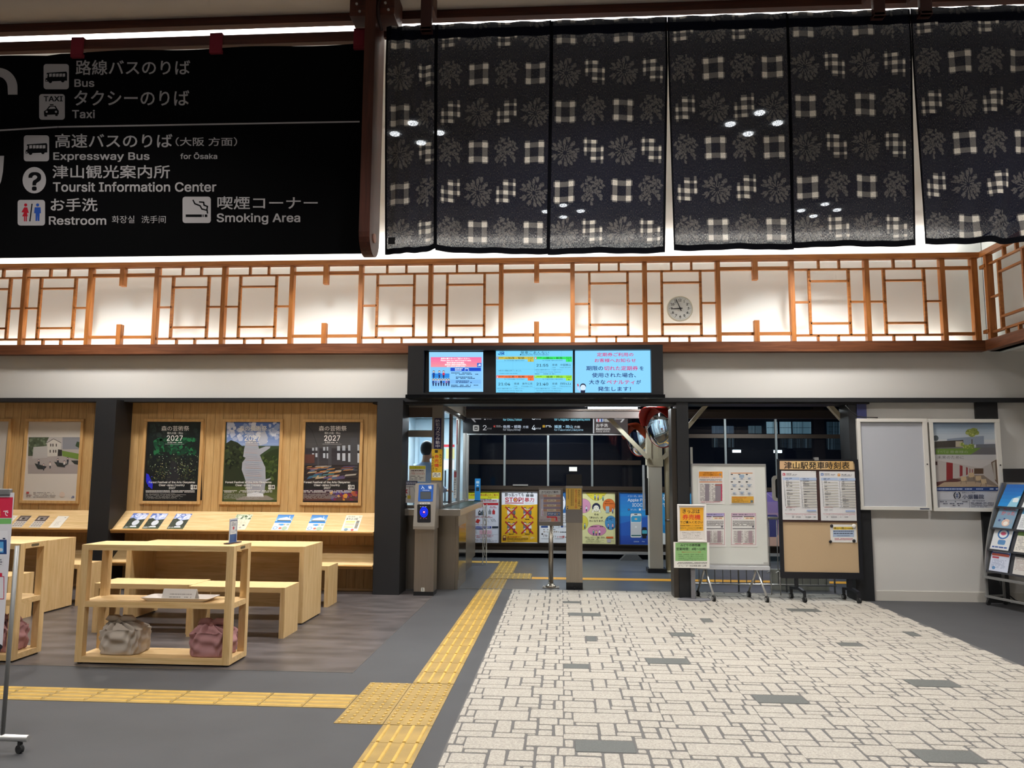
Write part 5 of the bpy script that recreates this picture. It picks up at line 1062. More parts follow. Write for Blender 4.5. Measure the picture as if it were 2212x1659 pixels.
b = MB(); b.box(-3, 7.5, YW-.03, YW+.02, .085, .135); b.build('silver_sill', M_ALU, WB)
for x in [at(q, 1000, Y=YW).x for q in (1090, 1184, 1279, 1568, 1678)]: b = MB(); b.box(x-.018, x+.018, YW-.01, YW+.04, 1.26, 2.52); b.build('mullion', mat('mullion_grey', '#8e9596', .4, metal=.4), WB)
b = MB(); b.box(-3, 1.4, YW+.005, YW+.03, 1.64, 1.72); b.build('mid_rail', M_BRONZE, WB)
b = MB(); b.box(1.4, 5.1, YW+.005, YW+.03, 2.12, 2.19); b.build('mid_rail', M_BRONZE, WB)
b = MB(); b.box(-3, 1.3, YW+.02, YW+.03, 1.26, 1.64); b.box(-3, 1.3, YW+.02, YW+.03, 1.72, 2.52); b.box(1.3, 7.5, YW+.02, YW+.03, 1.26, 2.52); b.build('glazing', M_NIGHTG, WB)
for x in (1.16, 4.52, -2.2): b = MB(); b.box(x-.09, x+.09, YW+.06, YW+.2, 0, 2.75); b.build('dark_column', mat('dark_brown_column', '#2a1f1c', .5), WB)
b = MB(); b.prism([(1.0, YW-.2, 0), (1.4, YW-.2, 0), (1.3, YW-.2, .10), (1.1, YW-.2, .10)], (0, .16, 0)); b.build('column_foot', mat('foot_concrete', '#4a4a4b', .8), WB)
b = MB(); b.box(-.62-.25, -.62+.02, YW-.035, YW, 1.262, 1.285); b.build('bracket', M_ALU, WB)
b = MB(); p = at(1238, 1013, Y=YW-.01); b.box(p.x-.07, p.x+.07, YW-.004, YW, p.z-.04, p.z+.035); b.build('blank_label', M_WHITE, WB)
# bronze poster frames
CP = (1000, 1030, 9.2167); CQ = (1220, 1030, 8.5077)
def board(x0, x1, y0, y1, crop, col, label, draw, clip=None):
    p = Print((0, YW-.055, 0), RX, UZ, crop=crop); a, c = p.p(x0, y1), p.p(x1, y0)
    t = thing('poster_board', ((a[0]+c[0])/2, YW-.03, a[1]), label, 'poster', 'posters along the windbreak'); bb = MB(); w_ = .015
    X0, X1, Z0, Z1 = a[0]-w_, c[0]+w_, a[1]-w_, c[1]+w_
    bb.box(X0, X1, YW-.07, YW-.022, Z1-w_, Z1); bb.box(X0, X1, YW-.07, YW-.022, Z0, Z0+w_); bb.box(X0, X0+w_, YW-.07, YW-.022, Z0+w_, Z1-w_); bb.box(X1-w_, X1, YW-.07, YW-.022, Z0+w_, Z1-w_); bb.build('frame', M_BRONZE, t)
    p.slab(a[0], a[1], c[0], c[1], .008, col); draw(p); return p.build('poster', PAPER, t)
def q1(p):
    p.rect(40, 297, 728, 440, '#d8d62e'); p.dashes(60, 300, 370, 312, 1, '#3a3a20', .8, .9, False); p.text('構内への危険物持込禁止のご案内', 20, 335, 700, 385, '#a8322a', .02); p.dashes(495, 400, 690, 412, 1, '#8a3a2a', .8, .9, False)
    p.dashes(350, 436, 610, 456, 1, '#2a2a34', .8, .95, False); p.dashes(350, 466, 670, 490, 1, '#8a2a30', .8, .95, False); p.line([(20, 505), (728, 505)], 5, '#a8983a'); p.rect(60, 518, 706, 565, '#b0202c', r=6)
    for x in (290, 530): p.dashes(x, 582, x+150, 625, 2, '#a83040', .5, .9)
    for x, y, c in ((95, 650, '#b0282c'), (305, 665, '#3a3e48'), (362, 665, '#4c5a6a'), (508, 645, '#7c8088'), (585, 645, '#b02a2e'), (125, 850, '#6a6e74')):
        p.rect(x, y+25, x+55, y+100 if y < 800 else y+80, c, r=8); p.rect(x+17, y, x+38, y+30, c)
    p.disc(335, 712, 12, '#d8d8dc'); p.poly([(190, 665), (205, 655), (230, 700), (200, 690)], '#e07a40'); p.poly([(248, 900), (285, 835), (345, 860), (310, 930)], '#b2322c')
    for x in (420, 450, 475, 555, 590, 620): p.line([(x, 835), (x+38, 895)], 5 if x > 500 else 3, '#55585e')
    p.dashes(100, 775, 690, 815, 2, '#a84a50', .4); p.dashes(120, 945, 640, 960, 1, '#7a4a50', .6); p.rect(100, 985, 565, 1025, '#2a3a90'); p.text('構内に持ち込み可能となる場合', 120, 990, 540, 1018, '#dfe2f2', .01); p.rect(580, 985, 705, 1022, '#1e2a3a')
    p.dashes(110, 1035, 425, 1050, 1, '#2a3a80', .8); p.dashes(110, 1068, 300, 1140, 5, '#55555e', .4); p.rect(328, 1062, 572, 1145, '#d8b4c4'); p.dashes(340, 1070, 560, 1140, 4, '#a04a70', .3); p.line([(584, 1035), (705, 1035), (705, 1145), (584, 1145), (584, 1035)], 2, '#8a8a92')
    p.text('駅や列車で不審物を見つけた際は触れず、', 110, 1162, 615, 1186, '#a83040', .01); p.text('駅係員、乗務員にお知らせください', 160, 1195, 575, 1218, '#a83040', .01); p.dashes(100, 1235, 690, 1295, 4, '#55555e', .4)
board(20, 730, 295, 1306, CP, '#cdd0de', 'yellow and white dangerous goods poster with bottles and a red can, nearest the office', q1)
def q2(p):
    p.poly([(765, 560), (900, 545), (1100, 565), (1300, 560), (1486, 548), (1486, 1306), (765, 1306)], '#cf9f1a'); p.text('酔っ払っても', 836, 318, 1216, 396, '#2a2a2c', .03); p.text('STOP!', 840, 410, 1208, 502, '#ab2230', .05); p.text('暴力', 1226, 415, 1418, 498, '#ab2230', .03); p.rect(838, 514, 1208, 530, '#ab2230'); p.text('VIOLENCE', 1226, 514, 1418, 532, '#55504c')
    p.disc(1046, 456, 24, '#d8a840'); p.rect(1036, 440, 1056, 474, '#a8702a')
    for x in (1288, 1372): p.disc(x, 330, 20, '#c8c8cc'); p.rect(x-34, 348, x+34, 398, '#5a5c60'); p.disc(x, 322, 12, '#3a3c40')
    for cx, cy in ((962, 714), (1282, 714), (962, 1008), (1282, 1008)):
        person(p, cx-50, cy-115, 215, hair='#3a3a40', body='#d6d4d4' if cx < 1100 and cy < 900 else '#6a6c70', leg='#c4c2c2'); person(p, cx+55, cy-105, 210, hair='#3a3a40', body='#5c6468' if cy < 900 else '#d0cecc', leg='#4a4640'); p.line([(cx-30, cy-70), (cx+30, cy-65)], 14, '#c8c4c0')
        p.line([(cx-112, cy-115), (cx+112, cy+115)], 24, '#a8202c'); p.line([(cx+112, cy-115), (cx-112, cy+115)], 24, '#a8202c'); p.dashes(cx-45, cy+122, cx+45, cy+140, 1, '#3a3018', .8, 1, False)
    p.rect(795, 1168, 862, 1262, '#5a3420', r=10); p.rect(806, 1180, 850, 1212, '#e0b060'); p.text('暴力は犯罪です', 882, 1182, 1155, 1208, '#9a2c24', .02); p.dashes(1180, 1180, 1330, 1210, 2, '#e0c080', .5); p.dashes(880, 1226, 1300, 1242, 1, '#3a2a18', .8, .9, False); p.dashes(880, 1250, 1320, 1290, 3, '#8a6a2a', .4); p.dashes(1345, 1190, 1430, 1245, 4, '#e6d2a4', .5)
board(765, 1486, 295, 1308, CP, '#dcdce4', 'yellow and white STOP violence poster with four red crosses', q2)
def q3(p):
    p.rect(1520, 300, 2230, 1310, '#d4d4d8'); p.rect(1920, 300, 2230, 720, '#2d5f96'); p.disc(1880, 520, 160, '#e2e4ec', 200); p.dashes(1965, 430, 2030, 480, 3, '#3a5a8a', .5); p.text('110番', 1880, 1172, 2030, 1220, '#a83030', .04); p.rect(1555, 975, 1692, 1014, '#2b4478'); p.rect(1800, 978, 1920, 1018, '#34363c'); p.rect(1810, 984, 1912, 1012, '#d8dade', r=4); p.rect(1948, 964, 1998, 1008, '#2b4478'); p.dashes(2010, 970, 2200, 1010, 2, '#4a5a6a', .5)
    p.dashes(1600, 1042, 1900, 1058, 1, '#3a3a40', .8); p.text('ホーム非常ボタン', 1600, 1074, 1918, 1114, '#7a5428', .04); p.dashes(1935, 1090, 2200, 1112, 1, '#3a3a40', .8); p.disc(1580, 1140, 18, '#3a3230'); p.dashes(1600, 1150, 1700, 1200, 3, '#5a4a40', .5); p.dashes(1785, 1170, 1870, 1210, 2, '#5a5550', .5); p.dashes(2040, 1190, 2200, 1215, 1, '#3a3a40', .8); p.dashes(1560, 1225, 2200, 1240, 1, '#7a7a80', .6)
    for y in (760, 800, 850, 900): p.dashes(1990, y, 2200, y+26, 2, '#5a5a66', .4)
board(1520, 2232, 295, 1310, CP, '#d4d4d8', 'blue and white emergency button poster behind the guide board', q3)
def bub(p, x, y, rx, ry, c): p.disc(x, y, rx+3, '#3a2e3a', ry+3); p.disc(x, y, rx, c, ry)
def q4(p):
    p.poly([(378+400*i/20, 292+(148*math.sin(math.pi*i/20))**1.0) for i in range(21)], '#3a2e3a'); p.poly([(381+394*i/20, 292+144*math.sin(math.pi*i/20)) for i in range(21)], '#dfcf45'); bub(p, 345, 535, 128, 130, '#cf8fae'); bub(p, 812, 525, 112, 120, '#d76f2e'); bub(p, 330, 840, 98, 130, '#cfc14a'); bub(p, 845, 845, 105, 128, '#4a8dc0'); bub(p, 592, 985, 168, 100, '#cf86a8'); p.rect(925, 280, 960, 1235, '#4b4037') if 0 else None
    p.rect(500, 1082, 700, 1090, '#dcd69c'); p.text('「ようす」', 415, 340, 510, 358, '#3a2e2a')
    p.disc(578, 560, 76, '#1d2142', 80); p.disc(578, 580, 52, '#f0ead8', 56); p.disc(552, 566, 6, '#2a2a3a'); p.disc(604, 566, 6, '#2a2a3a'); p.disc(578, 610, 14, '#c8b8a8', 9)
    for s in (-1, 1): p.poly([(578+s*40, 600), (578+s*62, 596), (578+s*90, 655), (578+s*50, 655)], '#efe8cf'); p.line([(578+s*60, 590), (578+s*92, 655)], 3, '#2a2a3a')
    p.text('その', 538, 675, 622, 712, '#2a2430', .01); p.text('「声かけ」が', 452, 730, 700, 770, '#2a2430', .01); p.text('力になります。', 446, 790, 722, 830, '#2a2430', .01); p.dashes(475, 905, 705, 922, 1, '#5a2a40', .8, .9, False); p.text('安心につながる', 735, 482, 895, 502, '#5a2410', .01); p.dashes(750, 435, 870, 470, 2, '#7a3410', .4); p.dashes(765, 748, 905, 805, 3, '#16324a', .5)
    for x, y, c in ((555, 320, '#5f9ab8'), (612, 330, '#9a8ab8'), (702, 340, '#6fae9c'), (398, 530, '#c8d4e0'), (880, 570, '#7f9ac8'), (368, 850, '#6fa0a8'), (800, 855, '#8a8ac0'), (880, 855, '#d8a0b0'), (528, 965, '#6fb09c'), (578, 975, '#d8c060'), (638, 965, '#e8e4e0')): person(p, x, y, 105, body=c, leg='#3a3a5a')
    p.rect(752, 540, 818, 660, '#9fb4bc'); p.text('「声かけ・サポート」運動、拡大中。', 372, 1098, 738, 1130, '#3a3020', .01); p.dashes(395, 1140, 730, 1152, 1, '#4a4030', .7); p.dashes(385, 1160, 740, 1210, 5, '#8a8468', .4); p.rect(760, 1098, 892, 1128, '#d0602e', r=8); p.rect(775, 1145, 845, 1205, '#b4a8b0'); p.dashes(850, 1150, 915, 1200, 4, '#a8a488', .4)
board(262, 922, 290, 1228, CQ, '#dcd69c', 'pale yellow poster with a child face and coloured speech bubbles', q4)
def q5(p):
    p.grad(1008, 295, 1665, 720, '#2a6fc0', '#2b8fd0', 6); p.poly([(1008, 860), (1260, 800), (1665, 700), (1665, 1240), (1008, 1240)], '#2a5bb4'); p.grad(1008, 1080, 1665, 1240, '#2a50a8', '#25449a', 4); p.text('イコーゼ。次のスムーズへ。', 1155, 338, 1640, 372, '#dfe8f4', .01); p.text('Apple Pay', 1156, 400, 1508, 466, '#e8eef6', .01); p.text('ICOCA', 1240, 486, 1476, 548, '#e8eef6', .01)
    p.rect(1160, 584, 1196, 618, '#20305a', r=5); p.disc(1178, 600, 8, '#e8b0b0'); p.dashes(1210, 586, 1335, 618, 2, '#a8c4e8', .5); p.rect(1362, 582, 1400, 620, '#dfe6ee', r=5); p.dashes(1412, 586, 1540, 618, 2, '#a8c4e8', .5)
    p.rect(1204, 668, 1414, 1122, '#2a3a5a', r=28); p.rect(1210, 674, 1408, 1116, '#dfe2e4', r=24); p.rect(1276, 682, 1336, 698, '#15171c', r=7); p.poly([(1245, 718), (1405, 718), (1405, 810), (1390, 830), (1222, 830), (1218, 745)], '#3a9ac8'); p.disc(1308, 776, 24, '#d4e0d8', 18); p.disc(1308, 776, 12, '#d88a4a'); p.rect(1216, 838, 1402, 1060, '#c9cacc'); p.rect(1222, 1066, 1402, 1092, '#3a6a6a'); p.disc(1308, 920, 18, '#e6e6e6')
    p.rect(1424, 925, 1504, 970, '#1a1a20', r=6); p.rect(1408, 960, 1518, 1086, '#101016', r=20); p.rect(1422, 980, 1512, 1045, '#4aa6b8', r=8); p.rect(1424, 1080, 1500, 1130, '#1a1a20', r=8)
    p.text('ICOCA', 1268, 1178, 1365, 1202, '#c8d8f0', .01); p.text('Pay', 1420, 1178, 1470, 1202, '#c8d8f0', .01)
board(1005, 1668, 293, 1242, CQ, '#2a6fc0', 'blue mobile payment poster with a phone and a smart watch', q5)
def q6(p): p.rect(1690, 293, 2010, 1240, '#2b8cc4'); p.text('ぐるっと', 1740, 320, 1990, 440, '#e8eef2', .02); p.text('おでかけ', 1740, 480, 1990, 560, '#e8eef2', .02); p.disc(1975, 690, 50, '#d87a90', 50); p.disc(1985, 810, 60, '#d87a90', 40); p.disc(1860, 950, 150, '#2178b0', 70); p.poly([(1690, 1010), (1850, 1040), (2010, 1050), (2010, 1240), (1690, 1240)], '#d8d8d4')
board(1716, 2350, 293, 1240, CQ, '#2b8cc4', 'bright blue and white poster half hidden behind the cream pipe', q6)
def q7(p):
    p.grad(1540, 1060, 1800, 1180, '#6a5a9a', '#c09a8a', 5)
    for i in range(7): p.rect(1546+i*36, 1112, 1572+i*36, 1160, '#3a3a6a', r=5)
    for i in range(12): p.line([(1580+i*18, 1062), (1600+i*18, 1070+i*2)], .8, '#a894c0')
board(1540, 1745, 1062, 1178, (0, 0, 1), '#a08a98', 'large purple and orange poster of a train seen between the two notice boards', q7)
# ---- hanging direction sign over the platform
YH = 12.0
CH = (1000, 860, 4.7064)
HS = thing('hanging_sign', (-.2, YH, 2.09), 'long black hanging sign with white platform numbers and a grey restroom field', 'sign')
a, c = at(1008, 937, Y=YH), at(1356, 905, Y=YH)
b = MB(); b.box(-1.48, c.x, YH, YH+.12, a.z, 2.60); b.build('sign_box', M_BLACKP, HS)
b = MB(); b.box(-1.48, c.x, YH-.006, YH+.12, a.z-.014, a.z); b.build('silver_edge', M_ALU, HS)
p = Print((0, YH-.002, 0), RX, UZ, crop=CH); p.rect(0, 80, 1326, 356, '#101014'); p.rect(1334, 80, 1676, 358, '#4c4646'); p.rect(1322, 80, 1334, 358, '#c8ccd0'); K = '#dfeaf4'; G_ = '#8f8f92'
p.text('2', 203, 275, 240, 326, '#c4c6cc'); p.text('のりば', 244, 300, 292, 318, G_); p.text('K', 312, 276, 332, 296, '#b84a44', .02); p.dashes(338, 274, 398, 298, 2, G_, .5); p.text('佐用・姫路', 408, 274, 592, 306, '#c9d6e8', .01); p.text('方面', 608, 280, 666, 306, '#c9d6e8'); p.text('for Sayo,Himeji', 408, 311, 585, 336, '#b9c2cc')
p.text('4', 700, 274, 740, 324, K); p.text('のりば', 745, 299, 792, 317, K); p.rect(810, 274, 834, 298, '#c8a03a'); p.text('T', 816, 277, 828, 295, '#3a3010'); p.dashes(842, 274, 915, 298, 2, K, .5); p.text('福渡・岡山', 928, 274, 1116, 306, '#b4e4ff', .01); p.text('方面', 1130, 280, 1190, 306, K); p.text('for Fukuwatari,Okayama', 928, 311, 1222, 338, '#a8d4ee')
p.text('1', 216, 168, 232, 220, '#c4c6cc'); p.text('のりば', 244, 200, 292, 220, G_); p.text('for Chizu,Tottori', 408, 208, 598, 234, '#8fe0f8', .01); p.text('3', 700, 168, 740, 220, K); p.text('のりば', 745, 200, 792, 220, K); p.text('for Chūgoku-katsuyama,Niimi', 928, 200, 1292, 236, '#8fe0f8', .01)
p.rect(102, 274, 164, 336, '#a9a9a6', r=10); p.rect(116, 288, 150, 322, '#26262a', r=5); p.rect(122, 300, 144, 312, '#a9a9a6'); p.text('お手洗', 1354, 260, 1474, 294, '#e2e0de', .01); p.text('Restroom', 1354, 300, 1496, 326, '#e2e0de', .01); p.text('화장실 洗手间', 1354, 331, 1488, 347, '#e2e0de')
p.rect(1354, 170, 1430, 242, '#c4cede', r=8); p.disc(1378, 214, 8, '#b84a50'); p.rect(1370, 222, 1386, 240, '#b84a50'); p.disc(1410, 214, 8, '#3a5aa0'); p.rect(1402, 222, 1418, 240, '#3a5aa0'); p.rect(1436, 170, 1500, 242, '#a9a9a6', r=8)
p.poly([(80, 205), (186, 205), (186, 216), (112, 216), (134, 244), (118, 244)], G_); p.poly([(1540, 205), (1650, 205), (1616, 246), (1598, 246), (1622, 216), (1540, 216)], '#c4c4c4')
p.build('sign_face', colmat('sign_face_added_glow', .3, emit=.75), HS)  # face is no lamp: emission added for the light its letters reflect
# ---- roof beams and lamps of the platform
t = thing('platform_beam', (1.7, 11.6, 2.36), 'brown steel roof beam crossing over the platform', 'beam')
z0, z1 = at(1200, 903, Y=11.6).z, at(1200, 889, Y=11.6).z; b = MB(); b.box(-1.45, 6.5, 11.6, 11.75, z0, z1+.01); b.build('beam', mat('brown_steel', '#4a3d36', .45), t)
b = MB(); b.box(-1.45, 6.5, 11.56, 11.79, z1+.01, z1+.03); b.build('top_flange', M_BRONZE, t)
t = thing('platform_beam', (0, 10.3, 2.4), 'cream purlin under the platform roof just beyond the opening', 'beam')
zc = at(1200, 874, Y=10.35).z; b = MB(); b.box(-1.48, 3.5, 10.35, 10.40, zc-.012, zc+.035); b.build('beam', M_CREAM, t)
def tube_lamp(x0, x1, y, z, label, on=9, grp=None, hanger=True):
    t = thing('tube_lamp', ((x0+x1)/2, y, z), label, 'lamp', grp); b = MB(); b.tube([(x0, y, z), (x1, y, z)], .012, 10); b.build('tube', mat('tube_glow%d' % on, '#eaf6ff', .4, emit=on), t)
    b = MB(); b.prism([(x0-.04, y-.05, z+.014), (x0-.04, y+.05, z+.014), (x0-.04, y+.03, z+.08), (x0-.04, y-.03, z+.08)], (x1-x0+.08, 0, 0)); b.box(x0-.03, x0, y-.012, y+.012, z-.02, z+.03); b.box(x1, x1+.03, y-.012, y+.012, z-.02, z+.03)
    if hanger: b.box((x0+x1)/2-.02, (x0+x1)/2+.02, y-.02, y+.02, z+.08, 2.75)
    b.build('housing', M_BLACK, t); return t
q = at(1270, 881.5, Y=11.2); q2_ = at(1377, 882, Y=11.2); tube_lamp(q.x, q2_.x, 11.2, q.z, 'lit white tube lamp under the platform roof above the hanging sign', 9)
area('platform_lamp', (.8, 11.2, 2.5), 1.1, 85, (.9, .97, 1), (0, 0, 0), .1); area('platform_lamp', (-.3, 12.9, 2.7), 1.2, 60, (.9, .97, 1), (0, 0, 0), .2); area('platform_lamp', (3.4, 12.2, 2.7), 1.2, 60, (.9, .97, 1), (0, 0, 0), .2)
# ---- cream post with braces, pipe, mirrors
YC = 12.0
t = thing('platform_post', (1.42, YC+.1, 0), 'cream steel platform post with diagonal braces', 'post')
def PX_(x, y, Y=YC): return at(x, y, Y=Y)
b = MB(); x0, x1 = PX_(1402, 1100).x, PX_(1431, 1100).x; b.box(x0, x1, YC, YC+.22, .06, 1.62, .006); b.build('casing', mat('casing_white', '#c6c0b2', .5), t)
b = MB(); b.box(x0-.02, x0+.05, YC, YC+.24, 1.62, 2.75); b.box(x1-.05, x1+.01, YC, YC+.24, 1.62, 2.75); b.box(x0+.05, x1-.05, YC+.03, YC+.2, 1.62, 2.75); b.box(x0-.01, x1+.02, YC-.012, YC, 1.60, 1.72); b.build('steel_shaft', M_CREAM, t)
b = MB(); b.box(x0-.03, x1+.05, YC-.03, YC+.26, 0, .06); b.build('foot', M_BLACK, t)
def brace(a, c, w_, Y): A, B = PX_(*a, Y), PX_(*c, Y); bb = MB(); bb.bar(A, B, .06, w_, up=(0, 1, 0)); return bb
brace((1278, 865), (1400, 990), .075, YC-.07).build('brace', M_CREAM, t); brace((1431, 990), (1480, 945), .075, YC+.02).build('brace', M_CREAM, t)
b = MB(); q = PX_(1392, 1000); b.box(q.x-.03, q.x, YC-.01, YC+.03, .95, 1.62); b.build('sign_strip', mat('strip_white', '#b9bcc0', .5), t); b = MB(); b.box(q.x+.005, q.x+.05, YC-.02, YC+.0, .86, 1.42); b.build('black_channel', M_BLACKP, t)
t = thing('drain_pipe', (1.66, 12.05, 0), 'round cream downpipe standing beside the cream post', 'pipe'); q = PX_(1446, 1100)
b = MB(); b.cyl((q.x, YC+.1, 1.37), (0, 0, 1), .055, 2.75, 20); b.build('pipe', mat('pipe_cream', '#b9b096', .5), t); b = MB(); b.cyl((q.x, YC+.1, .78), (0, 0, 1), .060, .03, 20); b.build('clamp', M_GREYM, t); b = MB(); b.cyl((q.x+.02, YC+.08, 0.015), (0, 0, 1), .10, .03, 20); b.build('foot_ring', M_CREAM, t)
t = thing('notice_bar', (1.62, 11.4, 1.3), 'slim vertical steel bar with a small blue and white notice beside the black post', 'sign')
q = PX_(1450, 1000, 11.0); b = MB(); b.box(q.x-.012, q.x+.012, 11.0, 11.02, 0, 1.75); b.build('bar', M_GREYM, t); p = Print((q.x-.03, 10.998, 1.50), RX, UZ, size=(.075, .24), uv=(8, 24)); p.slab(0, 0, .075, .24, .003, '#c9ccd0'); p.rect(1, 3, 5, 14, '#3a5f98'); p.build('notice', PAPER, t)
M_MIR = mat('mirror', '#f2f4f6', .03, metal=1); M_RED = mat('red_hood', '#a3261b', .4); M_ORED = mat('orange_hood', '#b8482a', .4)
def mirror(cpx, Y, r, n, label, hood):
    c = at(*cpx, Y=Y); n = Vector(n).normalized(); t = thing('traffic_mirror', c, label, 'mirror', 'convex safety mirrors'); u = Vector((0, 0, 1)); x = u.cross(n).normalized(); y = n.cross(x)
    b = MB(); b.lathe(c, n, [(r, 0)]+[(r*math.cos(math.radians(a)), r*.28*math.sin(math.radians(a))) for a in range(0, 91, 10)], 40); b.build('mirror_face', M_MIR, t)
    b = MB(); b.tube([c+x*(r*math.cos(6.2832*i/40))+y*(r*math.sin(6.2832*i/40)) for i in range(40)], .012, 8, closed=True); b.lathe(c-n*.05, n, [(r*.5, 0), (r, .05)], 32); b.build('rim', M_RED, t)
    b = MB(); ns = 26; A = []; B = []; A2 = []; B2 = []
    for i in range(ns+1):
        a = math.radians(5+170*i/ns); d = x*math.cos(a)+y*math.sin(a); L = hood*(.25+.75*math.sin(a)); A.append(b.bm.verts.new(c+d*(r+.012))); B.append(b.bm.verts.new(c+d*(r+.012)+n*L)); A2.append(b.bm.verts.new(c+d*(r+.018))); B2.append(b.bm.verts.new(c+d*(r+.018)+n*L))
    for i in range(ns): b._f([A[i], A[i+1], B[i+1], B[i]], True); b._f([A2[i], A2[i+1], B2[i+1], B2[i]], True); b._f([B[i], B[i+1], B2[i+1], B2[i]])
    b.build('hood', M_RED if r > .27 else M_ORED, t); b = MB(); b.bar(c-n*.05, c-n*.05+Vector((.12, .1, 0)), .03, .03); b.build('bracket', M_CREAM, t)
mirror((1428, 922), 11.3, .30, (-.78, -.60, -.16), 'large convex mirror with deep red hood on the cream post', .24)
mirror((1377, 950), 12.4, .26, (-.84, -.52, -.16), 'smaller convex mirror with orange-red hood left of the cream post', .22)
# ---- building across the tracks, seen through the glazing on the right
YB = 24
FB = thing('building_across', (8, YB, 0), 'night-lit building with tall pale blue windows across the tracks', 'building')
b = MB(); b.box(-8, 22, YB+.1, YB+.5, -1, 12); b.build('wall', mat('far_wall', '#20262c', .8), FB)
CR_ = (1480, 870, 5.8211)
def win(x0, y0, x1, y1, col, e, nx, ny, label=None):
    p = Print((0, YB, 0), RX, UZ, crop=CR_, step=.002); a, c = p.p(x0, y1), p.p(x1, y0); p.slab(a[0], a[1], c[0], c[1], .05, col)
    for i in range(1, nx): x = x0+(x1-x0)*i/nx; p.line([(x, y0), (x, y1)], 5, '#10161c')
    for i in range(1, ny): y = y0+(y1-y0)*i/ny; p.line([(x0, y), (x1, y)], 5, '#10161c')
    for i in range(int((x1-x0)/24)): x = random.uniform(x0+4, x1-8); p.line([(x, y0+3), (x, y1-3)], 3, random.choice(['#4f6a7c', '#8fb0c0', '#3a5264']))
    p.build('window', colmat('far_window%d' % (e*100), .4, emit=e*2.0), FB)
win(340, 292, 610, 385, '#4f6478', .35, 1, 1); win(1030, 240, 1330, 388, '#7fa3b4', .55, 4, 2); win(1360, 240, 1700, 388, '#5f8496', .4, 3, 2); win(1790, 240, 2040, 430, '#2f4450', .3, 4, 3); win(340, 445, 620, 580, '#262c30', .3, 3, 2); win(800, 290, 960, 385, '#54707e', .3, 2, 1); win(1170, 450, 1700, 575, '#262e32', .3, 5, 2); win(1790, 445, 2040, 590, '#24323a', .3, 3, 2)
for i, (x0, x1, y) in enumerate(((600, 695, 610), (1120, 1210, 614), (1640, 1722, 618))):
    a, c = at(1480+x0/5.8211, 870+y/5.8211, Y=19), at(1480+x1/5.8211, 870+y/5.8211, Y=19)
    t = thing('tube_lamp', ((a.x+c.x)/2, 19, a.z), ['lit lamp beyond the glazing, left of three', 'lit lamp beyond the glazing, middle of three', 'lit lamp beyond the glazing, right of three'][i], 'lamp', 'lamps across the tracks')
    b = MB(); b.box(a.x, c.x, 18.95, 19.05, a.z-.03, a.z+.03); b.build('tube', mat('far_tube', '#dff4ff', .4, emit=7), t); b = MB(); b.box(a.x-.5, c.x+.1, 18.9, 19.1, a.z+.04, a.z+.09); b.box(a.x+.1, a.x+.14, 18.98, 19.02, a.z+.09, 4.6); b.build('housing', M_BLACK, t)
structure('floor', mat('track_bed', '#15161a', .9), lambda b: b.box(-10, 22, 14.6, 26, -1.2, -1))
b = MB(); b.box(-6, 16, 18.6, 19.4, 4.6, 4.75); b.build('far_canopy', M_BLACK, None, 'dark canopy carrying the lamps across the tracks', 'canopy')
# ---- cream knee braces at the opening
t = thing('knee_brace', (1.8, 9.95, 2.2), 'cream diagonal brace at the upper left of the right opening', 'brace'); A, B = at(1531, 868, Y=9.96), at(1484, 924, Y=9.96); b = MB(); b.bar(A, B, .05, .085, up=(0, 1, 0)); b.build('brace', M_CREAM, t)
t = thing('knee_brace', (3.4, 9.95, 2.2), 'cream diagonal brace at the upper right of the right opening', 'brace'); A, B = at(1784, 868, Y=9.96), at(1833, 922, Y=9.96); b = MB(); b.bar(A, B, .05, .085, up=(0, 1, 0)); b.cyl((B.x-.03, 9.93, B.z+.05), (0, 1, 0), .012, .01, 10); b.build('brace', M_CREAM, t)
# ---- railing and gate parts behind the boards
YR = 10.25
t = thing('railing', (2.5, YR, 0), 'stainless railing with vertical bars behind the notice boards', 'railing')
b = MB(); b.tube([(1.62, YR, .93), (3.48, YR, .93)], .017, 10); b.build('top_rail', M_ALU, t); b = MB(); b.tube([(1.62, YR, .09), (3.48, YR, .09)], .012, 8); b.build('bottom_rail', M_ALU, t)
for i in range(19): b = MB(); b.tube([(1.66+.1*i, YR, 0 if i % 6 == 0 else .09), (1.66+.1*i, YR, .93)], .011 if i % 6 == 0 else .006, 8); b.build('bar', M_GREYM, t)
b = MB(); b.box(2.72, 3.46, 10.45, 10.50, 0, .26); b.build('kerb_panel', mat('kerb_grey', '#8a8c84', .6), None, 'low pale grey kerb panel behind the timetable board', 'panel')
for x, lb in ((2.60, 'left'), (2.71, 'right')):
    b = MB(); b.tube([(x-.05, 9.98, .27), (x-.02, 9.98, .29), (x, 9.98, .28), (x, 9.98, 0)], .007, 8); b.build('floor_bolt', M_ALU, None, 'slim steel drop bolt standing between the two boards, '+lb+' one', 'bolt', 'drop bolts between the boards')
t = thing('rounded_sign', (2.75, 10.6, 0), 'white rounded board on a post, half hidden behind the timetable board', 'sign'); q = at(1680, 1055, Y=10.6)
b = MB(); b.prism([(x, 10.6, z) for x, z in rrect(q.x-.07, q.z-.17, q.x+.25, q.z+.17, .05)], (0, .03, 0)); b.build('board', M_WHITE, t); b = MB(); b.prism([(x, 10.598, z) for x, z in rrect(q.x-.03, q.z-.13, q.x+.22, q.z+.13, .03)], (0, -.002, 0)); b.build('picture', M_BLACK, t); b = MB(); b.tube([(q.x+.1, 10.63, 0), (q.x+.1, 10.63, q.z-.1)], .02, 10); b.build('post', M_GREYM, t)
b = MB(); q = at(1494, 966, Y=10.1); b.box(q.x-.015, q.x+.012, 10.1, 10.12, 0, q.z); b.build('white_upright', M_WHITE, None, 'thin white upright rising behind the whiteboard beside the black post', 'post')
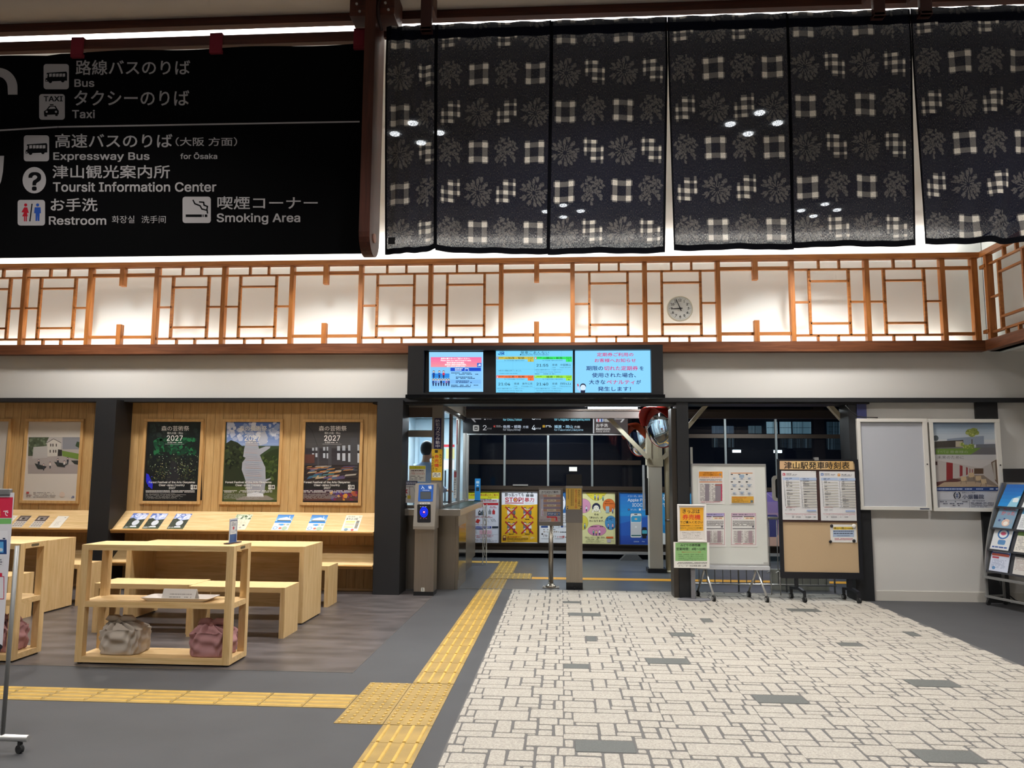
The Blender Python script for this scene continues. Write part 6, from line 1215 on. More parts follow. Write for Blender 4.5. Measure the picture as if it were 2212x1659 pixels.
# ================================================================== BOARDS ON WHEELS
def caster(parent, x, y, r=.035, col=None):
    b = MB(); b.cyl((x, y, r), (1, .25, 0), r, .024, 22); o = b.build('caster', M_RUBBER, parent); q = MB(); q.cyl((x-.016, y-.004, r), (1, .25, 0), r*.6, .006, 18); q.box(x-.006, x+.006, y-.006, y+.006, r, r*2+.02); q.build('hub', col or M_GREYM, o)
YV = 9.58
WBD = thing('whiteboard', (2.0, YV, 0), 'white magnetic board on wheels with four timetable sheets', 'whiteboard')
a, c = at(1500, 1226, Y=YV), at(1657, 1003, Y=YV); X0, X1, Z0, Z1 = at(1495.5, 1010, Y=YV).x, at(1655.5, 1100, Y=YV).x, a.z, c.z
b = MB(); b.box(X0, X1, YV, YV+.03, Z0+.05, Z1-.015); b.build('board_surface', mat('board_white', '#c9cac4', .3), WBD)
b = MB(); b.box(X0-.008, X1+.008, YV-.006, YV+.036, Z1-.018, Z1+.004); b.box(X0-.012, X0, YV-.004, YV+.034, Z0+.03, Z1-.018); b.box(X1, X1+.010, YV-.004, YV+.034, Z0+.03, Z1-.018); b.box(X0-.008, X1+.008, YV-.006, YV+.036, Z0+.03, Z0+.05); b.build('frame', M_ALU, WBD)
b = MB(); b.box(X0+.02, X1+.006, YV-.06, YV-.006, Z0-.012, Z0+.028); b.build('pen_tray', mat('tray_grey', '#b4b5b8', .5), WBD)
for x in (X0+.13, X1-.13):
    b = MB(); b.tube([(x, YV+.02, Z0), (x+.03, YV-.05, .22), (x+.06, YV-.17, .075)], .013, 10); b.tube([(x, YV+.02, Z0), (x-.03, YV+.1, .22), (x-.06, YV+.2, .075)], .013, 10); b.build('leg', M_ALU, WBD)
    caster(WBD, x+.06, YV-.17, .036); caster(WBD, x-.06, YV+.20, .036)
p = Print((0, YV-.0065, 0), RX, UZ, crop=(1490, 1000, 6.9118)); a, c = p.p(1103, 1512), p.p(1170, 1485); p.slab(a[0], a[1], c[0], c[1], .0005, '#a8a6a2'); p.build('maker_label', PAPER, WBD)
CW = (1490, 1000, 6.9118)
def tbl(p, x0, y0, x1, y1, cols, red=()):
    p.rect(x0, y0, x1, y1, '#cfcac6'); n = 14
    for i in range(n): p.dashes(x0+3, y0+(y1-y0)*i/n+1, x1-3, y0+(y1-y0)*(i+1)/n-1, 1, '#6a6468', .45, .75, False)
    for a_, c_, col in cols: p.rect(x0+(x1-x0)*a_, y0, x0+(x1-x0)*c_, y1, col)
def w1(p):
    p.rect(137, 128, 488, 228, '#d68a2c', r=10); p.text('一部列車の運行および', 195, 140, 412, 158, '#4a2a10', .02); p.text('代行バスの運転について', 195, 168, 430, 188, '#4a2a10', .02); p.rect(148, 204, 308, 224, '#e8dcc8'); p.rect(318, 204, 470, 224, '#e8dcc8'); p.dashes(160, 208, 296, 220, 1, '#a84a30', .8, .9, False); p.dashes(326, 208, 462, 220, 1, '#a84a30', .8, .9, False); p.rect(440, 158, 470, 188, '#8a8078')
    p.dashes(146, 240, 482, 270, 3, '#5a4a5a', .5, .9, False); p.rect(144, 278, 484, 290, '#d07a40'); tbl(p, 150, 312, 312, 566, ((.48, .86, '#857c84'),)); tbl(p, 322, 312, 492, 566, ((.34, .86, '#857c84'), (.84, .94, '#b82a50'))); p.rect(375, 325, 472, 338, '#a85a50'); p.dashes(160, 572, 460, 598, 3, '#b85a70', .4)
def w2(p):
    p.rect(612, 146, 938, 158, '#c88450')
    for j in range(3):
        for i in range(3):
            x, y = 612+i*112, 165+j*110; p.rect(x, y, x+32, y+14, '#2e3034'); p.line([(x+8, y+82), (x+96, y+82)], 3, '#8a929a'); p.line([(x+50, y+15), (x+50, y+80)], 2, '#9aa4b0'); p.rect(x+34, y+58, x+70, y+82, '#8f98a8'); p.rect(x+(16 if (i+j) % 2 else 20), y+(10 if i == 1 and j == 0 else 44), x+88, y+56, '#8ea0b4' if (i+j) % 2 else '#c4c8cc'); p.line([(x+8, y+82), (x+8, y+92)], 2, '#8a929a'); p.line([(x+96, y+82), (x+96, y+92)], 2, '#8a929a')
    p.rect(624, 500, 952, 596, '#c9993c'); p.dashes(632, 510, 940, 524, 1, '#a84a20', .6, .9); p.dashes(632, 530, 880, 590, 5, '#6a4a18', .4, .85); p.rect(905, 556, 944, 592, '#5a6a74')
def w34(p, x0, hd, dx):
    p.line([(x0, 752), (x0+362, 752), (x0+362, 1222), (x0, 1222), (x0, 752)], 5, '#a8505c'); p.rect(x0+4, 752, x0+358, 792, hd); p.text('姫新線 一部列車の運休について', x0+20, 762, x0+322, 780, '#2a2440', .015)
    p.rect(x0+8, 796, x0+168, 808, '#4a3a48'); p.rect(x0+184, 796, x0+344, 808, '#4a3a48'); p.rect(x0+8, 810, x0+168, 842, '#e0d4dc'); p.rect(x0+184, 810, x0+350, 842, '#e8dcc0'); p.text('6月14日（火）', x0+24, 818, x0+150, 836, '#8a3a60', .01); p.text('始発～終電', x0+212, 816, x0+320, 836, '#b8402a', .02)
    p.dashes(x0+20, 862, x0+345, 945, 5, '#3a3638', .45, .92, False); p.rect(x0+308, 936, x0+338, 966, '#6a6670'); p.rect(x0+18, 976, x0+350, 986, '#4a464e'); tbl(p, x0+30, 1012, x0+178, 1186, ((.42, .8, '#9c8a90'),)); tbl(p, x0+192, 1012, x0+340, 1186, ((.42, .8, '#9c8a90'),)); p.dashes(x0+50, 1198, x0+330, 1210, 1, '#b04a58', .6, .9, False)
SH = 'timetable notices on the whiteboard'
sheet('notice_sheet', 'orange-headed timetable sheet, upper left on the whiteboard', CW, YV-.0025, 128, 115, 508, 612, '#d4d2cf', w1, GLOSSP, .001, 'notice', SH)
sheet('notice_sheet', 'sheet of nine small station maps, upper right on the whiteboard', CW, YV-.0025, 590, 108, 970, 618, '#cfcdc9', w2, GLOSSP, .001, 'notice', SH)
sheet('notice_sheet', 'purple-headed timetable sheet with a curled corner, lower left on the whiteboard', CW, YV-.0025, 150, 744, 530, 1250, '#d8d5d3', lambda p: w34(p, 158, '#a49ac8', 0), GLOSSP, .001, 'notice', SH)
sheet('notice_sheet', 'mauve-headed timetable sheet, lower right on the whiteboard', CW, YV-.0025, 615, 744, 992, 1250, '#d4d2cf', lambda p: w34(p, 622, '#b9a0b4', 0), GLOSSP, .001, 'notice', SH)
# ---- poster stand in front of the whiteboard
YT = 9.47
PS = thing('poster_stand', (1.57, 9.5, 0), 'white poster stand with yellow ticket machine notice on an oval foot', 'sign')
b = MB(); P_ = [(1.57+.20*math.cos(2*math.pi*i/40), 9.50+.12*math.sin(2*math.pi*i/40)) for i in range(40)]; b.prism([(x, y, 0) for x, y in P_], (0, 0, .008)); b.prism([(1.57+(x-1.57)*.95, 9.5+(y-9.5)*.95, .008) for x, y in P_], (0, 0, .006)); M_SG = mat('stand_silver', '#77767a', .45, metal=.2); b.build('foot', M_SG, PS)
b = MB(); b.box(1.535, 1.583, 9.49, 9.51, .012, .80); b.build('pole', M_SG, PS)
CZ = (1440, 1080, 10.367)
p = Print((0, YT, 0), RX, UZ, crop=CZ); a, c = p.p(262, 925), p.p(868, 112); p.slab(a[0], a[1], c[0], c[1], .006, '#dcd6d0')
p.rect(300, 170, 825, 690, '#e0a32c'); K = '#241f1e'; p.text('きっぷは', 360, 208, 742, 300, K, .02); p.text('券売機', 355, 322, 758, 442, '#cf3a24', .035); p.text('でご購入ください', 300, 468, 812, 528, K, .018); p.text('新幹線等長距離きっぷ（当日含む）や', 300, 560, 812, 590, '#4a2c14', .005); p.text('当日のきっぷはみどりの券売機で', 300, 612, 812, 644, '#3a4a14', .01); p.text('ご購入いただけます', 430, 658, 690, 680, '#4a2c14')
for y, t_ in ((714, '各種割引をご利用のお客様は'), (752, 'みどりの券売機でオペレーターを'), (790, 'お呼びいただくか、駅係員に'), (826, 'お声がけください')): p.text(t_, 340+(y-714)*.3, y, 770-(y-714)*.3, y+22, '#55504c')
p.dashes(320, 864, 800, 880, 1, '#8a8680', .6, .9, False); p.build('notice', PAPER, PS)
b = MB(); X_, Z_ = p.p(250, 940), p.p(882, 98); x0, z0, x1, z1 = X_[0], X_[1], Z_[0], Z_[1]; f_ = .022
for q in ((x0, x1, z1-f_, z1), (x0, x1, z0, z0+f_), (x0, x0+f_, z0+f_, z1-f_), (x1-f_, x1, z0+f_, z1-f_)): b.box(q[0], q[1], YT-.012, YT+.010, q[2], q[3], .004)
b.build('snap_frame', mat('snap_frame_white', '#e2dedb', .4), PS)
p = Print((0, YT-.003, 0), RX, UZ, crop=CZ); a, c = p.p(165, 1518), p.p(950, 950); p.slab(a[0], a[1], c[0], c[1], .004, '#dedbd4'); p.rect(195, 958, 905, 1366, '#84b072')
p.text('みどりの券売機', 310, 985, 756, 1042, '#20241e', .02); p.text('営業時間：4時～23時', 216, 1066, 872, 1130, '#20241e', .02); p.text('現金またはクレジット決済', 335, 1152, 765, 1182, '#a8442a', .008)
for y, t_ in ((1208, '新幹線・在来線特急（自由席・指定席）を含む'), (1250, '長距離きっぷがご購入いただけます。'), (1292, 'e5489等でご予約されたきっぷも'), (1332, 'みどりの券売機でお受け取りください。')): p.text(t_, 262, y, 835, y+28, '#2c3a2a')
p.dashes(235, 1388, 905, 1440, 2, '#4a4a44', .5, .92, False); p.text('オペレーター対応時間 8時～20時', 262, 1456, 890, 1494, '#26241f', .012); p.build('hours_notice', PAPER, PS)
# ---- timetable board
YK = 9.56
TB = thing('timetable_board', (3.05, YK, 0), 'black-framed cork board on wheels titled with black brush lettering on wood', 'notice board')
CT = (1680, 980, 7.9); pp = Print((0, YK, 0), RX, UZ, crop=(0, 0, 1))
L_ = at(1687, 1130, Y=YK).x; R_ = at(1857, 1130, Y=YK).x; T_ = at(1770, 992, Y=YK).z; B_ = at(1772, 1250, Y=YK).z; fr = mat('navy_black_frame', '#15161c', .4)
b = MB(); b.box(L_-.02, R_+.01, YK-.012, YK+.03, T_-.035, T_); b.box(L_-.02, R_+.01, YK-.012, YK+.03, B_, B_+.075); b.box(L_-.02, L_+.02, YK-.012, YK+.03, B_+.075, T_-.035); b.box(R_-.03, R_+.01, YK-.012, YK+.03, B_+.075, T_-.035); b.build('frame', fr, TB)
b = MB(); b.box(L_+.02, R_-.03, YK, YK+.02, B_+.075, T_-.035); b.build('cork', mat('cork', '#b79d7b', .8, var=.08, vscale=200, bump=.2, bscale=300), TB)
zt1, zt0 = at(1765, 996, Y=YK).z, at(1765, 1014.5, Y=YK).z
p = Print((0, YK-.018, 0), RX, UZ, crop=CT); a, c = p.p(32, 268), p.p(1302, 130); p.slab(a[0]+.005, a[1], c[0]-.01, c[1], .016, '#c9a97c'); p.rect(235, 134, 700, 264, '#d0ae74'); p.rect(860, 134, 1225, 266, '#c49c5c'); p.rect(32, 132, 235, 262, '#c4a07a'); p.text('津山駅発車時刻表', 108, 138, 1225, 262, '#1c1814', .02); p.build('title_plate', PAPER, TB)
a, c = p.p(48, 1160), p.p(1378, 272); b = MB(); b.box(a[0], c[0]-.012, YK-.010, YK-.001, a[1], c[1]); b.build('backing_panel', mat('maroon_board', '#3a2320', .5), TB)
b = MB(); q = at(1763, 990, Y=YK); b.box(q.x-.025, q.x+.025, YK-.016, YK+.034, q.z-.025, q.z+.012); b.build('clip', M_GREYM, TB)
for x in (L_+.16, R_-.14):
    b = MB(); b.box(x-.02, x+.02, YK, YK+.02, .16, B_); b.bar((x-.02, YK+.17, .13), (x+.02, YK-.02, .15), .035, .03); b.bar((x+.02, YK-.02, .15), (x+.05, YK-.12, .12), .035, .03); b.box(x+.035, x+.065, YK-.135, YK-.105, .07, .13); b.box(x-.035, x-.005, YK+.155, YK+.185, .07, .14); b.build('leg', fr, TB); caster(TB, x+.05, YK-.12, .034, M_BLACKP); caster(TB, x-.02, YK+.17, .034, M_GREYM)
def tt(p, x0, x1, cols, badges):
    W = x1-x0; p.dashes(x1-100, 305, x1-10, 315, 1, '#8a8a8a', .6, .9, False)
    for (bx, ch, bc, nm) in badges: p.rect(x0+bx, 332+bx*.03, x0+bx+44, 376+bx*.03, bc, r=5); p.text(ch, x0+bx+12, 342+bx*.03, x0+bx+32, 368+bx*.03, '#e8e8ee', .02); p.text(nm, x0+bx+62, 336+bx*.03, x0+bx+150, 358+bx*.03, '#3a3a44', .01); p.dashes(x0+bx+170, 348+bx*.03, x0+bx+245, 358+bx*.03, 1, '#4a4a52', .8, .9, False); p.dashes(x0+bx+62, 366+bx*.03, x0+bx+230, 376+bx*.03, 1, '#6a6a74', .7, .9, False)
    for k in range(2):
        a0 = x0+20+k*(W/2-8); a1 = a0+W/2-24; dy = 6*k+(6 if x0 > 600 else 0); p.rect(a0-5, 405+dy, a1+5, 450+dy, '#a8b8d4'); p.text(cols[k], a0+38, 413+dy, a0+150, 430+dy, '#3a3f5a', .015); p.dashes(a0+40, 434+dy, a0+130, 441+dy, 1, '#5a6280', .7)
        for i in range(20):
            y = 454+dy+i*22.4; s = i*1.35
            if i % 2: p.rect(a0+40+s, y, a1+s*.6, y+22.4, '#bcb9b2')
            p.text(str(i+4), a0+6+s, y+4, a0+24+s if i > 5 else a0+16+s, y+18, '#33343a', .02)
            if random.random() < .55: p.dashes(a0+50+s, y+5, a0+random.choice((95, 100, 150))+s, y+15, 1, '#4a4a52', .9, .9, False)
    p.dashes(x0+70, 905, x0+260, 925, 2, '#a85a60', .5); p.dashes(x0+330, 905, x0+500, 925, 2, '#7a7a80', .4); p.dashes(x0+50, 955, x0+220, 966, 1, '#4a4a50', .6); p.rect(x1-175, 960+(6 if x0 > 600 else 0), x1-12, 985+(6 if x0 > 600 else 0), '#93a6c8')
    p.k += 1
    for i in range(40):
        x = x0+50+i*(W-60)/40; h = random.uniform(12, 34); p.line([(x, 1018+i*.2), (x+5, 1018+h+i*.2)], 3.4, random.choice(['#b0606a', '#8a6a70', '#c08088']))
    p.line([(x0+45, 1020), (x1-5, 1030)], 3, '#b05a64'); p.dashes(x0+45, 1070, x1-20, 1090, 1, '#6a6a6e', .6, .25, False)
GT = 'departure timetables on the cork board'
def tsheet(x0, x1, y0, y1, label, fn):
    p = Print((0, YK-.0125, 0), RX, UZ, crop=CT); xs = [p.p(x0, (y0+y1)/2)[0], p.p(x1, (y0+y1)/2)[0]]; a, c = p.p(x0, y1), p.p(x1, y0); p.slab(xs[0], a[1], xs[1], c[1], .001, '#d4d3d4'); fn(p); p.build('timetable_sheet', GLOSSP, None, label, 'timetable', GT)
tsheet(72, 668, 296, 1126, 'left timetable sheet with a red line badge on the cork board', lambda p: tt(p, 72, 668, ('佐用・姫路', '中国勝山・新見'), ((12, 'K', '#b83246', '姫新線'),)))
tsheet(724, 1330, 304, 1140, 'right timetable sheet with blue and orange line badges on the cork board', lambda p: tt(p, 724, 1330, ('智頭・鳥取', '福渡・岡山'), ((12, 'B', '#2f5f9c', '因美線'), (298, 'T', '#d08a28', '津山線'))))
def fare(p):
    p.rect(950, 1250, 1290, 1296, '#d8b93c'); p.text('津山～岡山', 955, 1254, 1168, 1292, '#2c2a2c', .02); p.text('所要時間', 1180, 1268, 1282, 1290, '#2c2a2c', .01); p.rect(942, 1304, 1304, 1422, '#9fb0c8'); p.dashes(948, 1312, 1290, 1330, 1, '#2c3448', .8, .92, False); p.dashes(956, 1352, 1284, 1370, 1, '#2c3448', .8, .92, False); p.dashes(1010, 1395, 1230, 1408, 1, '#5a6478', .7, .9, False); p.dashes(970, 1438, 1280, 1478, 2, '#a84a58', .5, .92, False)
p = Print((0, YK-.003, 0), RX, UZ, crop=CT); a, c = p.p(905, 1512), p.p(1340, 1212); p.slab(a[0], a[1], c[0], c[1], .001, '#dcdad6'); fare(p); p.build('fare_notice', PAPER, None, 'small white and blue travel time notice pinned low on the cork board', 'notice')
for i, (x, y, cl) in enumerate(((920, 1232, '#1c1a1c'), (1302, 1238, '#d8d4ce'), (900, 1500, '#1c1a1c'), (1302, 1488, '#1c1a1c'))):
    q = at(1680+x/7.9, 980+y/7.9, Y=YK-.008); r = .019 if i != 1 else .026; b = MB(); b.lathe((q.x, YK-.003, q.z), (0, -1, 0), [(r*.8, 0), (r, .004), (r*.9, .010), (r*.4, .012)], 20); b.build('round_magnet', mat('magnet'+cl, cl, .4), None, ['black round magnet at the top left of the travel time notice', 'large white round magnet at the top right of the travel time notice', 'black round magnet at the bottom left of the travel time notice', 'black round magnet at the bottom right of the travel time notice'][i], 'magnet', 'round magnets on the cork board')
# ================================================================== WALL POSTER CASES
M_CASE = mat('case_aluminium', '#e6e2da', .4, metal=.25)
def case(px0, px1, py0, py1, label):
    Y = 9.60; x0, x1 = at(px0, (py0+py1)/2, Y=Y).x, at(px1, (py0+py1)/2, Y=Y).x; z1, z0 = at((px0+px1)/2, py0, Y=Y).z, at((px0+px1)/2, py1, Y=Y).z
    t = thing('poster_case', ((x0+x1)/2, Y+.05, z0), label, 'poster case', 'aluminium poster cases on the white wall'); f_ = .042; b = MB()
    for q in ((x0, x1, z1-f_, z1), (x0, x1, z0, z0+f_), (x0, x0+f_, z0+f_, z1-f_), (x1-f_*1.3, x1, z0+f_, z1-f_)): b.box(q[0], q[1], Y, Y+.09, q[2], q[3], .003)
    b.box(x0+.01, x1-.01, Y+.03, Y+.095, z0+.01, z1-.01); b.build('frame', M_CASE, t)
    q = MB(); q.cyl((x1-f_*.65, Y-.002, (z0+z1)/2), (0, 1, 0), .008, .006, 12); q.build('lock', M_BLACKP, t)
    q = MB(); q.box(x1-.14, x1-.03, Y-.0015, Y, z0+.012, z0+.026); q.build('maker_label', mat('label_dark', '#3a3f52', .5), t)
    return t, x0+f_, x1-f_*1.3, z0+f_, z1-f_
GLZ = bpy.data.materials.new('clear_cover'); GLZ.use_nodes = True; g_ = GLZ.node_tree.nodes['Principled BSDF']; g_.inputs['Alpha'].default_value = .06; g_.inputs['Roughness'].default_value = .04; g_.inputs['Base Color'].default_value = (.02, .02, .02, 1)
t, x0, x1, z0, z1 = case(1855, 2008, 904, 1102, 'empty aluminium poster case with plain white backing')
b = MB(); b.box(x0, x1, 9.622, 9.629, z0, z1); b.build('white_backing', mat('case_backing', '#c6c8cf', .45), t); b = MB(); b.box(x0, x1, 9.612, 9.615, z0, z1); b.build('cover', GLZ, t)
t, x0, x1, z0, z1 = case(2013, 2166, 905, 1105, 'aluminium poster case showing a clinic building and corridor')
CC = (1830, 860, 3.6073); p = Print((0, 9.6285, 0), RX, UZ, crop=CC); p.local(x0, z0, x1, z1, '#c9cad2')
bx0, bx1 = 660, 1178
def fitc(pts): return pts
p.grad(668, 186, 1172, 300, '#8fa4bc', '#c2ccd6', 6); p.grad(668, 300, 1172, 345, '#c2ccd6', '#d0d4d6', 2)
p.poly([(778, 318), (880, 308), (1065, 294), (1066, 360), (778, 372)], '#8f9aac'); p.poly([(1003, 360), (1172, 356), (1172, 392), (1003, 388)], '#6d7078'); p.poly([(680, 338), (905, 326), (905, 384), (680, 388)], '#4c4640'); p.rect(845, 336, 900, 380, '#b9ad98'); p.disc(690, 312, 22, '#5a6468', 22)
p.poly([(678, 388), (1172, 384), (1172, 440), (680, 440)], '#6c6a6e'); p.poly([(690, 395), (1045, 388), (960, 440), (690, 438)], '#6f8f3e'); p.rect(968, 320, 976, 388, '#5a5040')
for cx, cy, r in ((955, 262, 30), (985, 254, 30), (1005, 270, 24), (972, 282, 28), (940, 270, 20), (925, 380, 24), (965, 376, 26), (895, 360, 18)): p.disc(cx, cy, r, '#8f9a4c' if cy < 300 else '#7c9440', r*.75, 10); p.blobs(cx-r, cy-r*.7, cx+r, cy+r*.7, 10, (3, 8), ['#a8b060', '#74823c', '#b8bc70'])
p.text('すべては', 700, 408, 790, 430, '#aab498'); p.text('患者様の', 800, 408, 940, 430, '#aab498'); p.rect(680, 441, 1180, 480, '#c3c0c0'); p.text('未来のために', 702, 449, 908, 474, '#5a5654')
p.poly([(684, 480), (1180, 480), (1188, 692), (692, 692)], '#b9b0aa'); p.poly([(684, 481), (1180, 481), (1040, 545)], '#c8c2be'); p.poly([(690, 655), (985, 600), (1060, 600), (1188, 692), (692, 692)], '#8a7a6c'); p.rect(686, 494, 702, 522, '#4a2a28')
for x0_, x1_, y0_, y1_ in ((772, 822, 500, 648), (876, 898, 522, 612), (926, 938, 536, 602), (952, 958, 545, 596), (972, 978, 550, 594)): p.poly([(x0_, y0_), (x1_, y0_+6), (x1_, y1_-8), (x0_, y1_)], '#8a2a2c')
p.poly([(690, 655), (765, 645), (830, 625), (900, 640), (788, 672), (700, 690)], '#5c3430'); p.rect(988, 548, 1060, 590, '#5c4432'); p.poly([(1120, 500), (1176, 470), (1186, 692), (1150, 640)], '#6a5444'); p.poly([(1130, 505), (1150, 492), (1160, 640), (1145, 630)], '#b0a89c')
p.poly([(755, 655), (985, 650), (1180, 690), (692, 692)], '#b29a80')
for x, y in ((905, 630), (1060, 650), (1020, 625), (965, 600)): p.poly([(x-22, y-18), (x+20, y-20), (x+26, y+14), (x-20, y+20)], '#c8ad88'); p.line([(x-16, y+14), (x-22, y+40)], 3, '#6a5038'); p.line([(x+18, y+10), (x+22, y+38)], 3, '#6a5038')
p.rect(692, 694, 1190, 722, '#26407c'); p.dashes(700, 702, 1180, 714, 1, '#b8c4e0', .8, .9, False)
p.ring(855, 758, 24, 7, '#24467e', 26, 120, 240); p.ring(855, 758, 24, 7, '#24467e', 26, -60, 60); p.line([(855, 738), (855, 780)], 4, '#24467e'); p.line([(842, 750), (868, 750)], 4, '#24467e'); p.line([(842, 766), (868, 764)], 4, '#24467e')
p.text('医療法人 仁風会', 894, 732, 994, 742, '#4a4e5a'); p.text('小畑醫院', 896, 750, 1064, 786, '#39405a', .015)
p.line([(712, 795), (950, 795), (953, 856), (715, 856), (712, 795)], 2, '#55586a')
for y in (806, 822, 836): p.dashes(722, y-4, 942, y+5, 1, '#6a6a78', .8, .45, False)
p.dashes(958, 797, 1115, 804, 1, '#55586a', .8); p.text('TEL:0868-27-2111', 960, 811, 1142, 828, '#2f3550', .02); p.dashes(960, 832, 1142, 862, 3, '#55586a', .4); p.build('poster', GLOSSP, t)
b = MB(); b.box(x0, x1, 9.612, 9.615, z0, z1); b.build('cover', GLZ, t)
# ================================================================== LEAFLET RACK AT THE RIGHT EDGE
RO = Vector((4.90, 9.50, 0)); rr = Vector((.25, -.968, 0)).normalized(); nn = Vector((-rr.y, rr.x, 0)); nn = -nn if nn.x > 0 else nn   # nn faces the hall (-X)
back = -nn
LR_ = thing('leaflet_rack', RO, 'grey wheeled leaflet rack with curved side at the right edge of the view', 'rack')
def prof(z): t_ = (z-.36)/1.05; return .02+.30*t_**1.7
def sidepanel(o):
    b = MB(); P = [o+back*prof(.36+1.05*i/14)+Vector((0, 0, .36+1.05*i/14)) for i in range(15)]; Q = [o+back*(prof(.36+1.05*i/14)+.06+.20*(1-i/14))+Vector((0, 0, .36+1.05*i/14)) for i in range(14, -1, -1)]
    b.prism(P+Q, rr*.018); b.build('side_panel', M_GREYM, LR_)
for k in (0, 1.02): sidepanel(RO+rr*k)
b = MB(); 
for k in (.0, 1.0):
    for d in (.03, .26): b.bar(RO+rr*(k+.01)+back*d+Vector((0, 0, .055)), RO+rr*(k+.01)+back*d+Vector((0, 0, .37)), .022, .022)
b.bar(RO+back*.03+Vector((0, 0, .10)), RO+rr*1.02+back*.03+Vector((0, 0, .10)), .05, .02); b.bar(RO+back*.03+Vector((0, 0, .32)), RO+rr*1.02+back*.03+Vector((0, 0, .32)), .09, .02); b.bar(RO+back*.02+Vector((0, 0, .10)), RO+back*.27+Vector((0, 0, .10)), .03, .02); b.build('base_frame', M_GREYM, LR_)
for k in (.02, .98):
    for d in (.03, .26): q = RO+rr*k+back*d; b = MB(); b.cyl((q.x, q.y, .026), rr, .026, .02, 16); b.build('caster', M_RUBBER, LR_)
DS = [('#3c62ac', '#c9d0e2'), ('#2a2c30', '#c9c6c2'), ('#5a7a9a', '#d8d8d4'), ('#dfe2e6', '#3a6aa8'), ('#6a8a4a', '#d8d4cc'), ('#b0a89a', '#ddd8d0'), ('#dfe0dc', '#7a98b0'), ('#4a88b0', '#dde2e6'), ('#8a6a5a', '#e0dcd4'), ('#1f6fb4', '#2f9fd0'), ('#3a8ac0', '#dfe6ea'), ('#7a7a84', '#e2e2e2')]
LBL = ['blue-headed flyer in the bottom row of the rack, nearest the wall', 'black and white flyer in the bottom row of the rack, second from the wall', 'white flyer in the bottom row of the rack, third from the wall', 'white leaflet with a blue ring in the second row, nearest the wall', 'green photo leaflet in the second row, second from the wall', 'beige leaflet in the second row, third from the wall', 'white leaflet with red lettering in the third row, nearest the wall', 'pale leaflet in the third row, second from the wall', 'brown leaflet in the third row, third from the wall', 'deep blue leaflet in the top row, nearest the wall', 'light blue leaflet in the top row, second from the wall', 'grey leaflet in the top row, third from the wall']
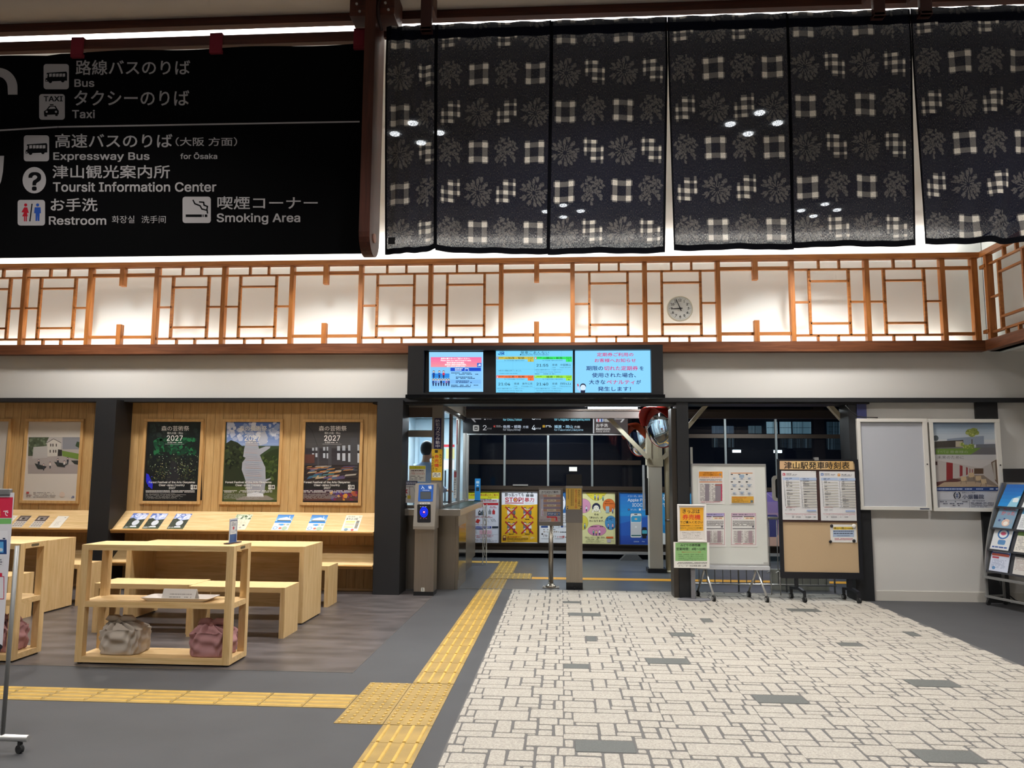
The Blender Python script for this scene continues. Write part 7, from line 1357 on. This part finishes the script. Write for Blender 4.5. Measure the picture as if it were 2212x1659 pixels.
for r_ in range(4):
    zb = .40+.245*r_; d0, d1 = prof(zb), prof(zb+.28); tilt = Vector((back.x*(d1-d0+.04), back.y*(d1-d0+.04), .28)).normalized()
    b = MB(); b.bar(RO+rr*.02+back*(d0+.012)+Vector((0, 0, zb-.008)), RO+rr*1.02+back*(d0+.012)+Vector((0, 0, zb-.008)), .010, .022); b.build('shelf', mat('rack_dark', '#3c3e44', .5), LR_)
    b = MB(); o_ = RO+rr*.025+back*(d0+.045)+Vector((0, 0, zb)); b.prism([o_, o_+rr*.99, o_+rr*.99+tilt*.27, o_+tilt*.27], back*.004); b.build('row_backing', mat('rack_dark', '#3c3e44', .5), LR_)
    for k in range(3):
        o_ = RO+rr*(.04+.335*k)+back*(d0+.022)+Vector((0, 0, zb+.002)); ca, cb = DS[r_*3+k]; i = r_*3+k
        p = Print(o_, rr, tilt, size=(.265, .295 if r_ else .30), uv=(100, 141)); p.slab(0, 0, .265, .29, .006, cb); p.rect(0, 4, 100, 50 if i != 3 else 12, ca if i != 6 else cb)
        if i == 3: p.rect(0, 0, 100, 141, '#d4d7da'); p.disc(52, 50, 30, '#3a70ac'); p.disc(52, 50, 22, '#dfe4ea'); p.disc(52, 48, 14, '#c85a7a', 10); p.rect(34, 84, 74, 112, '#5a88b8', r=8); p.dashes(10, 122, 90, 132, 1, '#3a5a9a', .8, .9, False)
        elif i == 6: p.text('知らん', 22, 14, 90, 34, '#b83a40', .02); p.text('かった', 20, 40, 92, 62, '#c85a50', .02); p.disc(60, 108, 22, '#d8b8a8'); p.disc(60, 112, 12, '#e8e4dc'); p.rect(76, 84, 92, 112, '#8a98a8', r=6); p.disc(22, 96, 7, '#4a5a8a'); p.disc(46, 86, 5, '#3a4a7a')
        elif i == 0: p.rect(6, 14, 94, 38, '#d8dcec'); p.rect(4, 44, 96, 58, '#c8604a'); p.rect(8, 62, 44, 72, '#b8485a'); p.dashes(10, 76, 90, 124, 8, '#7a88a8', .35); p.disc(24, 124, 9, '#5a88b8')
        elif i == 1: p.rect(10, 14, 34, 34, '#c8c8c4'); p.rect(44, 12, 60, 30, '#2a2a2e'); p.dashes(8, 54, 92, 120, 9, '#a08888', .35)
        elif i == 9: p.grad(0, 0, 100, 141, '#1d5fae', '#2a8ad0', 6); p.poly([(60, 90), (100, 70), (100, 141), (50, 141)], '#8fc4dc'); p.rect(68, 86, 96, 112, '#dfe8ee', r=6)
        else: p.dashes(8, 58, 92, 130, 9, '#7a7a80', .35)
        p.build('leaflet', GLOSSP, None, LBL[i], 'leaflet', 'leaflets in the right-hand rack')
b = MB(); o_ = RO+back*.36+Vector((0, 0, 1.415)); b.prism([o_, o_+rr*.4, o_+rr*.4+Vector((0, 0, .16)), o_+Vector((0, 0, .16))], back*.02); b.build('topper', M_BLACKP, LR_)
t = thing('power_cable', (5.3, 9.4, 0), 'loose black cable lying behind the foot of the leaflet rack', 'cable')
b = MB(); b.tube([(5.12, 9.60, .30), (5.16, 9.58, .16), (5.24, 9.5, .06), (5.35, 9.42, .012), (5.6, 9.3, .012), (5.9, 9.2, .012)], .008, 8); b.build('cord', M_RUBBER, t)
b = MB(); A, B = at(1832, 868, Y=9.63), at(1868, 900, Y=9.66); b.tube([at(1826, 876, Y=9.60), at(1838, 889, Y=9.60), at(1852, 899, Y=9.60), at(1866, 901.5, Y=9.60), at(1896, 902, Y=9.60)], .006, 8); b.build('wall_cable', M_RUBBER, None, 'black cable drooping from the corner post onto the empty poster case', 'cable')
